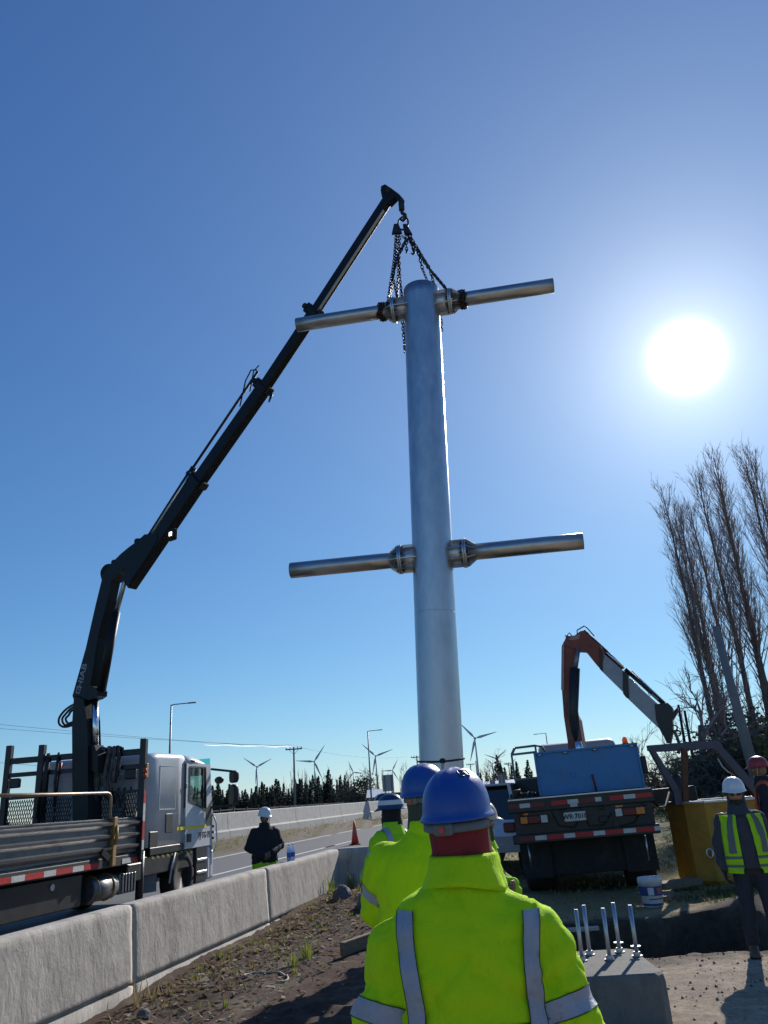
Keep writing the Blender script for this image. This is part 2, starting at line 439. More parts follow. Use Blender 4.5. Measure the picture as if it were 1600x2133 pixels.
def ground_mat():
    m = bpy.data.materials.new('earth'); m.use_nodes = True; t = m.node_tree; t.nodes.clear(); N = t.nodes.new; L = t.links.new
    out = N('ShaderNodeOutputMaterial'); p = N('ShaderNodeBsdfPrincipled'); p.inputs['Roughness'].default_value = 0.95; p.inputs['Specular IOR Level'].default_value = 0.2
    at_ = N('ShaderNodeAttribute'); at_.attribute_name = 'soil'; co = N('ShaderNodeTexCoord')
    n1 = N('ShaderNodeTexNoise'); n1.inputs['Scale'].default_value = 9; n1.inputs['Detail'].default_value = 10; n1.inputs['Roughness'].default_value = 0.75
    L(co.outputs['Object'], n1.inputs['Vector'])
    r = N('ShaderNodeMapRange'); r.inputs[1].default_value = 0.3; r.inputs[2].default_value = 0.72; r.inputs[3].default_value = 0.55; r.inputs[4].default_value = 1.45
    L(n1.outputs['Fac'], r.inputs[0])
    mu = N('ShaderNodeVectorMath'); mu.operation = 'SCALE'; L(at_.outputs['Color'], mu.inputs[0]); L(r.outputs[0], mu.inputs['Scale'])
    vo = N('ShaderNodeTexVoronoi'); vo.inputs['Scale'].default_value = 38; L(co.outputs['Object'], vo.inputs['Vector'])
    r2 = N('ShaderNodeMapRange'); r2.inputs[1].default_value = 0.0; r2.inputs[2].default_value = 0.28; r2.inputs[3].default_value = 0.8; r2.inputs[4].default_value = 1.0
    L(vo.outputs['Distance'], r2.inputs[0])
    mu2 = N('ShaderNodeVectorMath'); mu2.operation = 'SCALE'; L(mu.outputs[0], mu2.inputs[0]); L(r2.outputs[0], mu2.inputs['Scale'])
    L(mu2.outputs[0], p.inputs['Base Color'])
    n3 = N('ShaderNodeTexNoise'); n3.inputs['Scale'].default_value = 26; n3.inputs['Detail'].default_value = 10; n3.inputs['Roughness'].default_value = 0.8
    L(co.outputs['Object'], n3.inputs['Vector'])
    b = N('ShaderNodeBump'); b.inputs['Strength'].default_value = 0.8; b.inputs['Distance'].default_value = 0.03
    L(n3.outputs['Fac'], b.inputs['Height']); L(b.outputs[0], p.inputs['Normal']); L(p.outputs[0], out.inputs['Surface'])
    return m
gm.materials.append(ground_mat())
tag(link('ground', gm), 'bare earth and rough grass of the roadside', kind='structure')

# ------------------------------------------------------------------ road
def strip(name, x0, x1, y0, y1, z, m, parent=None, n=60):
    b = MB(); ysr = [y0 + (y1 - y0) * (i / n) ** 1.5 for i in range(n + 1)]
    vs = []; fs = []
    for y in ysr: vs += [road(x0, y, z), road(x1, y, z)]
    for i in range(n): fs.append((2 * i, 2 * i + 1, 2 * i + 3, 2 * i + 2))
    b.add(vs, fs)
    return b.build(name, m, parent)
rd = tag(strip('road', -14.25, -4.7, -30, 900, -0.012, M_asph), 'grey asphalt carriageway behind the concrete barrier', kind='structure')
strip('edge_line', -13.85, -13.68, -30, 400, -0.007, M_paint, rd)
strip('edge_line', -6.55, -6.40, -30, 400, -0.007, M_paint, rd)
for i in range(22):
    y = 21.6 + i * 12
    strip('lane_dash', -10.28, -10.14, y, y + (13.5 if i == 0 else 5.0), -0.007, M_paint, rd, 4)
tag(strip('far_carriageway', -26.5, -17.2, -30, 900, 0.515, M_asph), 'far carriageway beyond the median barrier', kind='structure')

# ------------------------------------------------------------------ near concrete barriers (profile: foot line, straight batter, flat top)
def barrier(y0, y1, label, p0=None, p1=None, h=0.86, zb=-0.25, foot=0.16):
    prof = [(-0.02, zb), (-0.02, foot - 0.03), (-0.065, foot - 0.018), (-0.065, foot - 0.004), (-0.03, foot + 0.004), (-0.075, h - 0.03), (-0.10, h), (-0.26, h), (-0.29, h - 0.03), (-0.34, foot), (-0.37, foot - 0.02), (-0.37, zb)]
    a = p0 if p0 is not None else road(-4.43, y0); b_ = p1 if p1 is not None else road(-4.43, y1)
    d = (b_ - a); Ln = d.length; d.normalize(); n = V((d.y, -d.x, 0))
    root = empty('concrete_barrier', a, label=label, cat='barrier', group='concrete barriers along the verge')
    # finely divided so that chips and form marks are real relief
    mb = MB(); rings = []; N_ = 60
    fine = []
    for i in range(len(prof) - 1):
        k = 14 if i == 4 else (3 if i in (5, 6) else 1)
        for j in range(k):
            t = j / k; fine.append((prof[i][0] * (1 - t) + prof[i + 1][0] * t, prof[i][1] * (1 - t) + prof[i + 1][1] * t, i))
    fine.append(prof[-1] + (9,))
    for s_ in range(N_ + 1):
        t = 0.012 + (Ln - 0.024) * s_ / N_
        end = 0.012 if s_ in (0, N_) else 0.0
        r = []
        for (q, z, i) in fine:
            pp = d * t + n * q + V((0, 0, z))
            w = a + pp
            if i in (4, 5, 6):
                e = 0.004 * noise.noise(w * 9.0) + 0.0025 * noise.noise(w * 31)
                if z > h - 0.06: e += 0.006 * min(0, noise.noise(w * 5.0 + V((3, 1, 7))))
                pp += n * e + V((0, 0, e * 0.5 if z > h - 0.05 else 0))
            if end: pp += n * (-end if q > -0.2 else end)
            r.append(pp)
        rings.append(r)
    mb.loft(rings, True, True, True)
    mb.build('wall', M_conc, root)
    return root
j = (0.4, 4.22, 8.02, 11.84, 15.75)
barrier(j[0], j[1], 'nearest concrete barrier section, cut by the left picture edge')
barrier(j[1], j[2], 'concrete barrier section in front of the flatbed, at the lower left corner')
barrier(j[2], j[3], 'stained concrete barrier section in front of the white truck cab')
barrier(j[3], j[4], 'concrete barrier section with the water bottles on top')
e0 = road(-4.43, j[4] + 0.03) + V((-0.17, 0.03, 0))
barrier(0, 0, 'last concrete barrier section, turning in behind the workers', e0, e0 + V((1.6, -0.15, 0)))
# dark joint grout strips
# ------------------------------------------------------------------ median barriers
for i in range(16):
    y0 = 22 + i * 5.0
    mb = MB(); a = road(-16.0, y0); b_ = road(-16.0, y0 + 4.96); d = (b_ - a).normalized(); n = V((d.y, -d.x, 0))
    prof = [(0.1, 0.2), (0.1, 0.78), (0.0, 0.86), (-0.06, 1.58), (-0.09, 1.62), (-0.26, 1.62), (-0.4, 0.86), (-0.45, 0.2)]
    mb.loft([[a + d * t + n * q + V((0, 0, z + 0.0012 * (y0 - 37))) for q, z in prof] for t in (0, 4.96)], True, True, False)
    o = mb.build('median_barrier', M_conc2)
    ordn = ['first', 'second', 'third', 'fourth', 'fifth', 'sixth', 'seventh', 'eighth', 'ninth', 'tenth', 'eleventh', 'twelfth', 'thirteenth', 'fourteenth', 'fifteenth', 'sixteenth'][i]
    tag(o, 'pale concrete median barrier section across the road, %s from the left' % ordn, 'barrier', 'median barrier sections')

# ------------------------------------------------------------------ wire fence beyond
fr = empty('field_fence', road(-33, 30, 0.6), label='low wooden post and rail fence along the field beyond the road', cat='fence')
fm = mat('fence_wood', (0.10, 0.085, 0.07), 0.9, var=0.3)
pm = MB().box((-0.07, -0.07, -0.3), (0.07, 0.07, 1.25), 0.01).mesh('post', fm)
prev = None
for i in range(42):
    p = road(-33, 30 + i * 3.4); p.z = gz(p.x, p.y)
    o = link('post', pm, fr); o.location = p - fr.location
    if prev is not None:
        for zz in (0.55, 1.05):
            MB().bar(prev + V((0, 0, zz)) - fr.location, p + V((0, 0, zz)) - fr.location, 0.05, 0.10).build('rail', fm, fr)
    prev = p

# ------------------------------------------------------------------ wind turbines
M_turb = mat('turbine_white', (0.55, 0.57, 0.60), 0.5, var=0.03)
def turbine(hx, hy, bl, a0, label, hub=105.0, base=None):
    Y = 60.0
    for _ in range(30):
        p = at(hx, hy, Y); Y *= 1 if abs(p.z - hub) < 0.05 else (hub - CAM_H) / (p.z - CAM_H)
    p = at(hx, hy, Y); dist = (p - V((0, 0, CAM_H))).length
    Lb = bl * dist / PX_F * 0.96
    root = empty('wind_turbine', (p.x, p.y, 0), label=label, cat='wind turbine', group='wind turbines on the horizon')
    MB().cyl((0, 0, -5), (0, 0, hub - 2), hub * 0.022, hub * 0.013, 12).build('tower', M_turb, root)
    MB().box((-2, -3, hub - 2), (2, 8, hub + 2), 0.5).build('nacelle', M_turb, root)
    MB().sphere((0, -4.2, hub), 2.2, 10, 6, (1, 1.3, 1)).build('hub', M_turb, root)
    cr = math.radians(3.9)
    for k in range(3):
        a = R(a0) + k * TAU / 3
        mb = MB(); u = V((math.sin(a), 0, math.cos(a))); w = V((math.cos(a), 0, -math.sin(a)))
        rings = []
        for t, c, th in ((0.0, 0.018, 0.018), (0.05, 0.02, 0.018), (0.2, 0.046, 0.012), (0.6, 0.026, 0.006), (0.95, 0.010, 0.003), (1.0, 0.003, 0.001)):
            o_ = V((0, -4.4, hub)) + u * (t * Lb + 1.0)
            rings.append([o_ + w * (math.cos(TAU * q / 6) * c * Lb * 1.25) + V((0, math.sin(TAU * q / 6) * th * Lb, 0)) for q in range(6)])
        mb.loft(rings); mb.build('blade', M_turb, root)
turbine(535.7, 1597.6, 33, -55, 'wind turbine just left of the crossarm utility pole, above the pines', 100)
turbine(655, 1586.5, 38, 36, 'wind turbine standing right of the crossarm utility pole')
turbine(736, 1609, 24, -22, 'small faint wind turbine above the bare poplars left of the lamp post', 95)
turbine(782.7, 1575, 37, -47, 'wind turbine beside the tall lamp post, left of the steel pole')
turbine(817.5, 1604.8, 24, 30, 'small wind turbine between the lamp post and the steel pole', 95)
turbine(989.4, 1538, 46, -42, 'largest wind turbine, just right of the steel pole')
turbine(1034.4, 1580.4, 26, 52, 'medium wind turbine left of the blue truck')
turbine(1025.6, 1591, 17, -50, 'faint wind turbine close behind the medium one left of the blue truck', 90)
turbine(1064, 1594, 18, 42, 'distant wind turbine close to the open truck door', 90)
turbine(131.6, 1642, 22, 55, 'small wind turbine seen through the rack of the flatbed truck', 100)
turbine(1098, 1598, 12, 10, 'tiny wind turbine seen through the open truck door window', 90)

# ------------------------------------------------------------------ lamp posts, utility poles, cables
M_lamp = mat('lamp_grey', (0.22, 0.24, 0.26), 0.5, 0.5, var=0.08)
def lamp(px, py, arm_px, arm_py, label, h=10.0):
    Y = 60.0
    for _ in range(25): Y *= (h - CAM_H) / (at(px, py, Y).z - CAM_H)
    p = at(px, py, Y); q = at(arm_px, arm_py, Y)
    g = gz(p.x, p.y)
    root = empty('street_lamp', (p.x, p.y, g), label=label, cat='street lamp', group='street lamps along the highway')
    MB().tube([(0, 0, -0.3), (0, 0, h - g)], [0.11, 0.07], 8).build('post', M_lamp, root)
    e = q - p
    MB().tube([(0, 0, h - g - 0.05), e * 0.1 + V((0, 0, h - g)), V((0, 0, h - g)) + e * 0.9], 0.045, 6).build('arm', M_lamp, root)
    d = e.normalized()
    MB().bar(V((0, 0, h - g)) + e * 0.68, V((0, 0, h - g)) + e * 1.02, 0.28, 0.09, ch=0.02).build('lamp_head', M_lamp, root)
lamp(357, 1468, 408, 1463, 'street lamp with one arm rising behind the white truck cab')
lamp(766, 1523, 796, 1520, 'street lamp with one arm between the pines and the steel pole')
lamp(1137, 1527, 1112, 1530, 'street lamp with its arm to the left, above the blue truck door')
M_pole = mat('pole_concrete', (0.20, 0.19, 0.185), 0.85, var=0.12, vs=4)
def upole(px, py, label, h=9.0, arm=1.1, r=0.13):
    Y = 60.0
    for _ in range(25): Y *= (h - CAM_H) / (at(px, py, Y).z - CAM_H)
    p = at(px, py, Y); g = gz(p.x, p.y)
    root = empty('utility_pole', (p.x, p.y, g), label=label, cat='utility pole', group='crossarm utility poles')
    MB().tube([(0, 0, -0.4), (0, 0, h - g)], [r * 1.3, r * 0.8], 8).build('post', M_pole, root)
    if arm:
        MB().box((-arm, -0.06, h - g - 0.35), (arm, 0.06, h - g - 0.2), 0.01).build('crossarm', M_dark, root)
        for s_ in (-0.92, -0.45, 0.45, 0.92):
            MB().cyl((arm * s_, 0, h - g - 0.2), (arm * s_, 0, h - g + 0.06), 0.05, 0.04, 6).build('insulator', M_lamp, root)
        for s_ in (-1, 1):
            MB().bar((s_ * arm * 0.6, 0, h - g - 0.32), (0, 0, h - g - 0.95), 0.04, 0.04).build('brace', M_dark, root)
    return p
pA = upole(612, 1556, 'utility pole with a crossarm standing in front of the pines')
pB = upole(868, 1574, 'small utility pole with crossarm just left of the steel pole')
pC = upole(979.6, 1590, 'tiny utility pole with crossarm right of the steel pole')
pD = upole(991, 1585, 'bare utility pole beside the tower of the largest turbine', arm=0)
pE = upole(1059, 1588, 'utility pole with crossarm left of the open truck door')
q0 = at(1490, 1305, 30); q1 = at(1568, 1570, 30)
o = MB().tube([V((q1.x, q1.y, gz(q1.x, q1.y) - 0.3)), q0], [0.23, 0.13], 10).build('concrete_pole', M_pole)
tag(o, 'thick pale concrete pole standing among the bare poplars', 'utility pole')
for (x0, y0, x1, y1, lb) in ((1413, 1468, 1423, 1552, 'left of two thin dark posts behind the skip frame'), (1426, 1480, 1436, 1552, 'right of two thin dark posts behind the skip frame')):
    a = at(x0, y0, 40); b_ = at(x1, y1, 40)
    tag(MB().tube([V((b_.x, b_.y, -0.2)), a], [0.09, 0.06], 6).build('thin_post', M_dark), lb, 'post', 'thin posts by the trees')
def cable(a, b_, label, sag=0.6, r=0.014, n=14):
    pts = [a.lerp(b_, t / n) - V((0, 0, sag * 4 * (t / n) * (1 - t / n))) for t in range(n + 1)]
    tag(MB().tube(pts, r, 4).build('power_cable', M_dark), label, 'cable', 'overhead power cables')
cable(at(-120, 1497, 75), pA + V((-1.0, 0, 0)), 'upper overhead cable crossing behind the crane column to the utility pole', 0.2)
cable(at(-120, 1508, 75), pA + V((1.0, 0, -0.05)), 'lower overhead cable crossing behind the crane column to the utility pole', 0.2)
cable(at(-120, 1578, 85), at(330, 1612, 85), 'low overhead cable seen through the rack of the flatbed', 0.1)
cable(pA + V((0.5, 0, 0)), pB + V((-0.9, 0, 0)), 'overhead cable between the two crossarm poles left of the steel pole', 0.8)
cable(at(1470, 1410, 30), at(1680, 1230, 30), 'overhead cable rising to the right behind the poplars, topmost', 0.1, 0.012)
cable(at(1500, 1440, 30), at(1680, 1262, 30), 'overhead cable rising to the right behind the poplars, middle', 0.1, 0.012)
cable(at(1540, 1500, 30), at(1680, 1350, 30), 'overhead cable rising to the right behind the poplars, lowest', 0.1, 0.012)
# thin streak of cloud low over the trees
cm_ = bpy.data.materials.new('cloud_vapour'); cm_.use_nodes = True; t_ = cm_.node_tree; t_.nodes.clear()
tl_ = t_.nodes.new('ShaderNodeBsdfTranslucent'); tl_.inputs['Color'].default_value = (0.95, 0.95, 0.95, 1); tp2 = t_.nodes.new('ShaderNodeBsdfTransparent')
mx_ = t_.nodes.new('ShaderNodeMixShader'); mx_.inputs[0].default_value = 0.55; t_.links.new(tp2.outputs[0], mx_.inputs[1]); t_.links.new(tl_.outputs[0], mx_.inputs[2])
t_.links.new(mx_.outputs[0], t_.nodes.new('ShaderNodeOutputMaterial').inputs['Surface'])
pts = [at(425 + i * 13.5, 1551.0 + 0.28 * i + 0.8 * math.sin(i * 1.3), 5200) for i in range(15)]
rs_ = [1.5] + [5 + 4 * i / 14 + 1.5 * math.sin(i * 2.1) for i in range(13)] + [2]
tag(MB().loft([[p + V((0, -math.cos(a) * r * 2, math.sin(a) * r)) for a in np.linspace(-1.2, 1.2, 9)] for p, r in zip(pts, rs_)], False, False, True, closed=False).build('cloud_streak', cm_), 'thin white streak of cloud low left of the utility pole', 'cloud')

# ------------------------------------------------------------------ signs, sheds beyond
M_sign = mat('sign_back', (0.30, 0.31, 0.33), 0.5, 0.6, var=0.08)
def sign(x0, y0, x1, y1, Y, yb, label):
    a = at(x0, y1, Y); b_ = at(x1, y0, Y); g = gz(a.x, a.y)
    root = empty('road_sign', ((a.x + b_.x) / 2, Y, g), label=label, cat='sign', group='road signs seen from behind')
    w = (b_.x - a.x) / 2; z0, z1 = a.z - g, b_.z - g
    MB().box((-w, -0.03, z0), (w, 0.0, z1), 0.01).build('panel', M_sign, root)
    for s_ in (-0.6, 0.6): MB().box((s_ * w - 0.05, -0.12, -0.3), (s_ * w + 0.05, -0.033, z1 - 0.05)).build('post', M_pole, root)
sign(798, 1613, 819, 1649, 70, 1658, 'grey back of a tall sign panel left of the second worker')
sign(1039, 1613, 1051, 1633, 90, 1640, 'small sign panel left of the open truck door')
sign(1021, 1624, 1031, 1636, 95, 1640, 'smaller low sign panel nearest the blue helmet')
M_roof = mat('shed_roof', (0.75, 0.74, 0.72), 0.4, 0.2, var=0.06)
def shed(x0, x1, yt, Y, depth, label):
    a = at(x0, yt, Y); b_ = at(x1, yt, Y); h = a.z
    root = empty('shed', ((a.x + b_.x) / 2, Y, 0), label=label, cat='building', group='low sheds on the horizon')
    w = (b_.x - a.x) / 2
    MB().box((-w, 0, -0.5), (w, depth, h - 0.9)).build('wall', M_conc2, root)
    MB().prism([(-0.4, h - 0.9), (depth / 2, h + 0.25), (depth + 0.4, h - 0.9)], frame((-w - 0.4, 0, 0), (0, 1, 0), (0, 0, 1), (1, 0, 0)), 2 * w + 0.8).build('roof', M_roof, root)
    for k in range(3): MB().box((-w + (2 * k + 0.6) * w / 3, -0.04, 0.4), (-w + (2 * k + 1.4) * w / 3, -0.003, h - 1.4)).build('window', M_dark, root)
shed(1050, 1082, 1627, 130, 14, 'low shed with a bright white roof left of the open truck door')
shed(1000, 1042, 1632, 110, 10, 'long low shed with a pale roof behind the nearest blue helmet')
shed(768, 800, 1648, 120, 10, 'low pale shed behind the tall grey sign panel')

# ------------------------------------------------------------------ trees
M_bark = mat('dark_bark', (0.115, 0.09, 0.08), 0.95, var=0.3, vs=5, stretch=(3, 3, 0.6), bump=0.4, bs=20)
M_twig = mat('reddish_twigs', (0.28, 0.20, 0.175), 0.9, var=0.25, vs=0.6)
M_needle = mat('pine_needles', (0.065, 0.075, 0.058), 0.9, var=0.5, vs=1.2, transl=0.15)
M_leaf = mat('bush_leaves', (0.075, 0.088, 0.032), 0.85, var=0.5, vs=2.0, transl=0.35)
M_brush = mat('dry_brush', (0.17, 0.14, 0.09), 0.95, var=0.4, vs=2.0)
def branch_pts(p, d, L, n, rg, curl=0.12, up=0.0):
    pts = [p.copy()]
    for i in range(n):
        d = (d + V((rg.gauss(0, curl), rg.gauss(0, curl), rg.gauss(0, curl) + up))).normalized()
        p = p + d * (L / n); pts.append(p.copy())
    return pts
def poplar_meshes(seed, H):
    rg = random.Random(seed); tr = MB(); cr = MB()
    tp = [V((0, 0, -0.5))]; d = V((0, 0, 1)); N_ = 14
    lx, ly = rg.gauss(0, 0.012), rg.gauss(0, 0.012)
    for i in range(N_):
        d = V((lx + rg.gauss(0, 0.02), ly + rg.gauss(0, 0.02), 1)).normalized(); tp.append(tp[-1] + d * (H + 0.5) / N_)
    rad = lambda t: 0.012 + H * 0.0105 * (1 - t) ** 0.9
    tr.tube(tp, [rad(i / N_) * (1.35 if i == 0 else 1) for i in range(N_ + 1)], 7)
    def on(t):
        f = t * N_; i = min(N_ - 1, int(f)); return tp[i].lerp(tp[i + 1], f - i)
    nb = 100
    for b in range(nb):
        t = 0.10 + 0.87 * (b / nb) ** 0.9
        a = rg.uniform(0, TAU)
        L = H * (0.19 * (1 - t) ** 0.5 + 0.045) * rg.uniform(0.6, 1.25)
        if t < 0.3: L *= 0.5
        if t < 0.35 and rg.random() < 0.45: continue
        ang = rg.uniform(0.28, 0.48)
        d = V((math.cos(a) * math.sin(ang), math.sin(a) * math.sin(ang), math.cos(ang)))
        pts = branch_pts(on(t), d, L, 6, rg, 0.06, 0.13)
        r0 = max(0.012, rad(t) * 0.24)
        cr.tube(pts, [r0 * (1 - 0.85 * i / 6) + 0.004 for i in range(7)], 4, cap=False)
        for s_ in range(8):
            f = rg.uniform(0.15, 0.98) * 6; i = min(5, int(f)); q = pts[i].lerp(pts[i + 1], f - i)
            dd = (pts[i + 1] - pts[i]).normalized(); a2 = rg.uniform(0, TAU)
            x, y, _ = basis(dd); d2 = (dd + (x * math.cos(a2) + y * math.sin(a2)) * 0.55 + V((0, 0, 0.15))).normalized()
            L2 = L * rg.uniform(0.18, 0.4)
            p2 = branch_pts(q, d2, L2, 3, rg, 0.08, 0.08)
            cr.tube(p2, [0.011, 0.009, 0.007, 0.004], 3, cap=False)
            for u in range(1):
                k = rg.randint(1, 2); a3 = rg.uniform(0, TAU); d3 = (d2 + (x * math.cos(a3) + y * math.sin(a3)) * 0.5).normalized()
                cr.tube(branch_pts(p2[k], d3, L2 * 0.55, 2, rg, 0.08, 0.06), [0.008, 0.006, 0.004], 3, cap=False)
    return tr.mesh('trunk', M_bark), cr.mesh('crown', M_twig)
PV = [poplar_meshes(11 + i, 20.0) for i in range(4)]
def poplar(x, y, h, v, label, rz=0.0):
    root = empty('poplar_tree', (x, y, gz(x, y)), rz, label=label, cat='tree', group='bare poplars on the right')
    k = h / 20.0; root.scale = (k * 0.93, k * 0.93, k * 0.93)
    link('trunk', PV[v][0], root); link('crown', PV[v][1], root)
poplar(17.7, 45, 19.3, 0, 'leftmost bare poplar of the row, standing a little apart', 0.3)
poplar(19.0, 47.5, 18.6, 1, 'slim bare poplar second from the left in the row', 1.7)
poplar(19.9, 45, 20.4, 2, 'bare poplar third from the left, behind the concrete pole', 2.9)
poplar(21.3, 46, 22.0, 3, 'tall bare poplar fourth from the left, right of the concrete pole', 4.1)
poplar(23.0, 45, 21.8, 1, 'tall bare poplar fifth from the left near the right edge', 5.0)
poplar(24.6, 47, 22.4, 0, 'bare poplar sixth from the left, cut by the right edge', 0.9)
poplar(22.2, 52, 21.0, 2, 'bare poplar set back between the fourth and the fifth', 2.0)
poplar(20.7, 51, 20.2, 0, 'bare poplar set back behind the concrete pole', 1.2)
poplar(23.9, 51, 22.6, 3, 'bare poplar set back behind the fifth of the row', 0.4)
poplar(26.2, 46, 21.5, 3, 'rightmost bare poplar, only its crown in the picture', 3.3)

def spread_tree(seed, H, spread=0.7, levels=4):
    rg = random.Random(seed); tr = MB(); cr = MB()
    def grow(p, d, L, r, lv):
        n = 5; pts = branch_pts(p, d, L, n, rg, 0.16 if lv else 0.09, 0.02)
        (tr if lv < 1 else cr).tube(pts, [r * (1 - 0.45 * i / n) for i in range(n + 1)], 6 if lv < 2 else 3, cap=False)
        if lv >= levels: return
        for b in range(4 if lv < 2 else 5):
            f = rg.uniform(0.4, 1.0) * n; i = min(n - 1, int(f)); q = pts[i].lerp(pts[i + 1], f - i)
            dd = (pts[i + 1] - pts[i]).normalized(); x, y, _ = basis(dd); a = rg.uniform(0, TAU)
            grow(q, (dd + (x * math.cos(a) + y * math.sin(a)) * rg.uniform(0.4, 1.0) * spread * 1.3 + V((0, 0, 0.1))).normalized(), L * rg.uniform(0.5, 0.75), r * 0.5, lv + 1)
    grow(V((0, 0, -0.2)), V((-0.12, 0, 1)), H * 0.42, H * 0.020, 0)
    return tr.mesh('trunk', M_bark), cr.mesh('crown', M_twig)
ST = [spread_tree(3, 9.0), spread_tree(8, 9.0, 0.8), spread_tree(21, 9.0, 0.6)]
def bare(x, y, h, v, label, rz=0.0, name='bare_tree', group='leafless small trees'):
    root = empty(name, (x, y, gz(x, y)), rz, label=label, cat='tree', group=group); root.scale = (h / 9.0,) * 3
    link('trunk', ST[v][0], root); link('crown', ST[v][1], root)
p = at(1465, 1550, 38); bare(p.x, 38, 9.5, 0, 'crooked leafless tree left of the poplars, behind the skip frame', 0.2)
p = at(1352, 1600, 42); bare(p.x, 42, 4.6, 1, 'small leafless tree just right of the blue truck box', 1.0)
p = at(1385, 1600, 46); bare(p.x, 46, 4.2, 2, 'small leafless tree behind the left strut of the skip frame', 2.0)
p = at(1545, 1600, 40); bare(p.x, 40, 6.0, 2, 'small leafless tree below the concrete pole', 4.0)
p = at(1030, 1630, 120); bare(p.x, 120, 8.5, 1, 'distant leafless tree behind the sheds left of the truck door', 0.5)

def leaf_cloud(mb, c, rx, rz, n, rg, sz, shape=lambda t: 1.0, z0=0.0, z1=1.0):
    for _ in range(n):
        t = rg.random(); z = z0 + (z1 - z0) * t
        r = rx * shape(t) * math.sqrt(rg.uniform(0.15, 1.0)); a = rg.uniform(0, TAU)
        p = V(c) + V((math.cos(a) * r, math.sin(a) * r, z)); s_ = sz * rg.uniform(0.5, 1.3)
        u = V((rg.gauss(0, 1), rg.gauss(0, 1), rg.gauss(0, 0.6))).normalized(); x, y, _ = basis(u)
        mb.add([p - x * s_, p + y * s_ * 0.7, p + x * s_, p - y * s_ * 0.7 + u * s_ * 0.3], [(0, 1, 2, 3)])
def conifer_meshes(seed, slim):
    rg = random.Random(seed); tr = MB().tube([(0, 0, -0.3), (0, 0, 6.9)], [0.14, 0.03], 5); cr = MB()
    for k in range(26):
        t = k / 26; z = 0.5 + t * 6.4
        n = 7 if t < 0.7 else 4
        for b in range(n):
            a = rg.uniform(0, TAU); L = (1.5 if not slim else 0.95) * (1 - t) ** 0.8 * rg.uniform(0.5, 1.25) + 0.12
            d = V((math.cos(a), math.sin(a), rg.uniform(-0.15, 0.35)))
            p = V((0, 0, z)); q = p + d * L; w = V((-d.y, d.x, 0)) * L * 0.3
            m_ = p.lerp(q, 0.55)
            cr.add([p, m_ + w, q, m_ - w + V((0, 0, -0.12))], [(0, 1, 2, 3)])
            cr.add([m_, q + V((0, 0, 0.22)), q + w * 0.6, m_ + V((0, 0, -0.25))], [(0, 1, 2, 3)])
    leaf_cloud(cr, (0, 0, 0), 1.0 if not slim else 0.6, 0, 260, rg, 0.22, lambda t: (1 - t) ** 0.8 + 0.05, 0.4, 7.1)
    return tr.mesh('trunk', M_bark), cr.mesh('crown', M_needle)
CV = [conifer_meshes(40 + i, i % 2) for i in range(5)]
nth = 0
rgc = random.Random(5)
def conifer(px, Y, h, wide=1.0):
    p = at(px, 1680, Y); root = empty('pine_tree', (p.x, Y, 0.2), rgc.uniform(0, 6), label='dark pine in the dense dark tree line beyond the road', cat='tree', group='pines of the far tree line')
    v = CV[rgc.randrange(5)]; k = h / 7.0; root.scale = (k * wide, k * wide, k)
    link('trunk', v[0], root); link('crown', v[1], root)
x = 380.0
while x < 745:
    top = 5.2 + 0.9 * math.sin(x * 0.021) + rgc.gauss(0, 0.75)
    if x > 690: top *= 0.75
    conifer(x, 150 + rgc.uniform(-12, 14), max(2.6, top), rgc.uniform(0.8, 1.3)); x += rgc.uniform(4.0, 7.0)
for k in range(22): conifer(rgc.uniform(400, 730), 172 + rgc.uniform(-5, 12), rgc.uniform(5.0, 7.4), 0.8)
for px, Y, h in ((1046, 190, 9.5), (1052, 180, 7.5), (1060, 200, 7), (1086, 180, 7.5), (1075, 210, 7.5), (1020, 200, 6), (1110, 190, 8), (1008, 190, 6)):
    conifer(px, Y, h, 1.1)
rgt = random.Random(9)
th_ = MB()
for i in range(7000):
    px = rgt.uniform(370, 775); Y = 165 + rgt.uniform(-8, 14); p = at(px, 1680, Y); hh = 2.6 + 1.3 * nz(px, 0, 0.03) + 0.8 * nz(px, 0, 0.11)
    c = V((p.x, Y, 0.2 + hh * rgt.random() ** 1.3)); s_ = rgt.uniform(0.12, 0.4); u = V((rgt.gauss(0, 1), rgt.gauss(0, 1), rgt.gauss(0, 1))).normalized(); x_, y_, _ = basis(u)
    th_.add([c - x_ * s_, c + y_ * s_ * .7, c + x_ * s_, c - y_ * s_ * .7], [(0, 1, 2, 3)])
tag(th_.build('far_thicket', M_needle), 'low dark undergrowth below the far tree line', 'undergrowth', kind='stuff')
bp = MB()
for i in range(70):
    px = rgt.uniform(590, 860); Y = 235 + rgt.uniform(-10, 20); p = at(px, 1680, Y); h = rgt.uniform(7.0, 11.5)
    b0 = V((p.x, Y, 0)); bp.tube([b0, b0 + V((rgt.gauss(0, .1), 0, h))], [0.12, 0.03], 3, cap=False)
    for k in range(12):
        t = rgt.uniform(0.25, 0.95); q = b0 + V((0, 0, h * t)); a = rgt.uniform(0, TAU)
        bp.tube([q, q + V((math.cos(a) * 0.5, math.sin(a) * 0.5, h * 0.13))], [0.05, 0.02], 3, cap=False)
tag(bp.build('distant_poplar_wood', M_twig), 'far-off grove of leafless poplars behind the pines', 'woodland', kind='stuff')
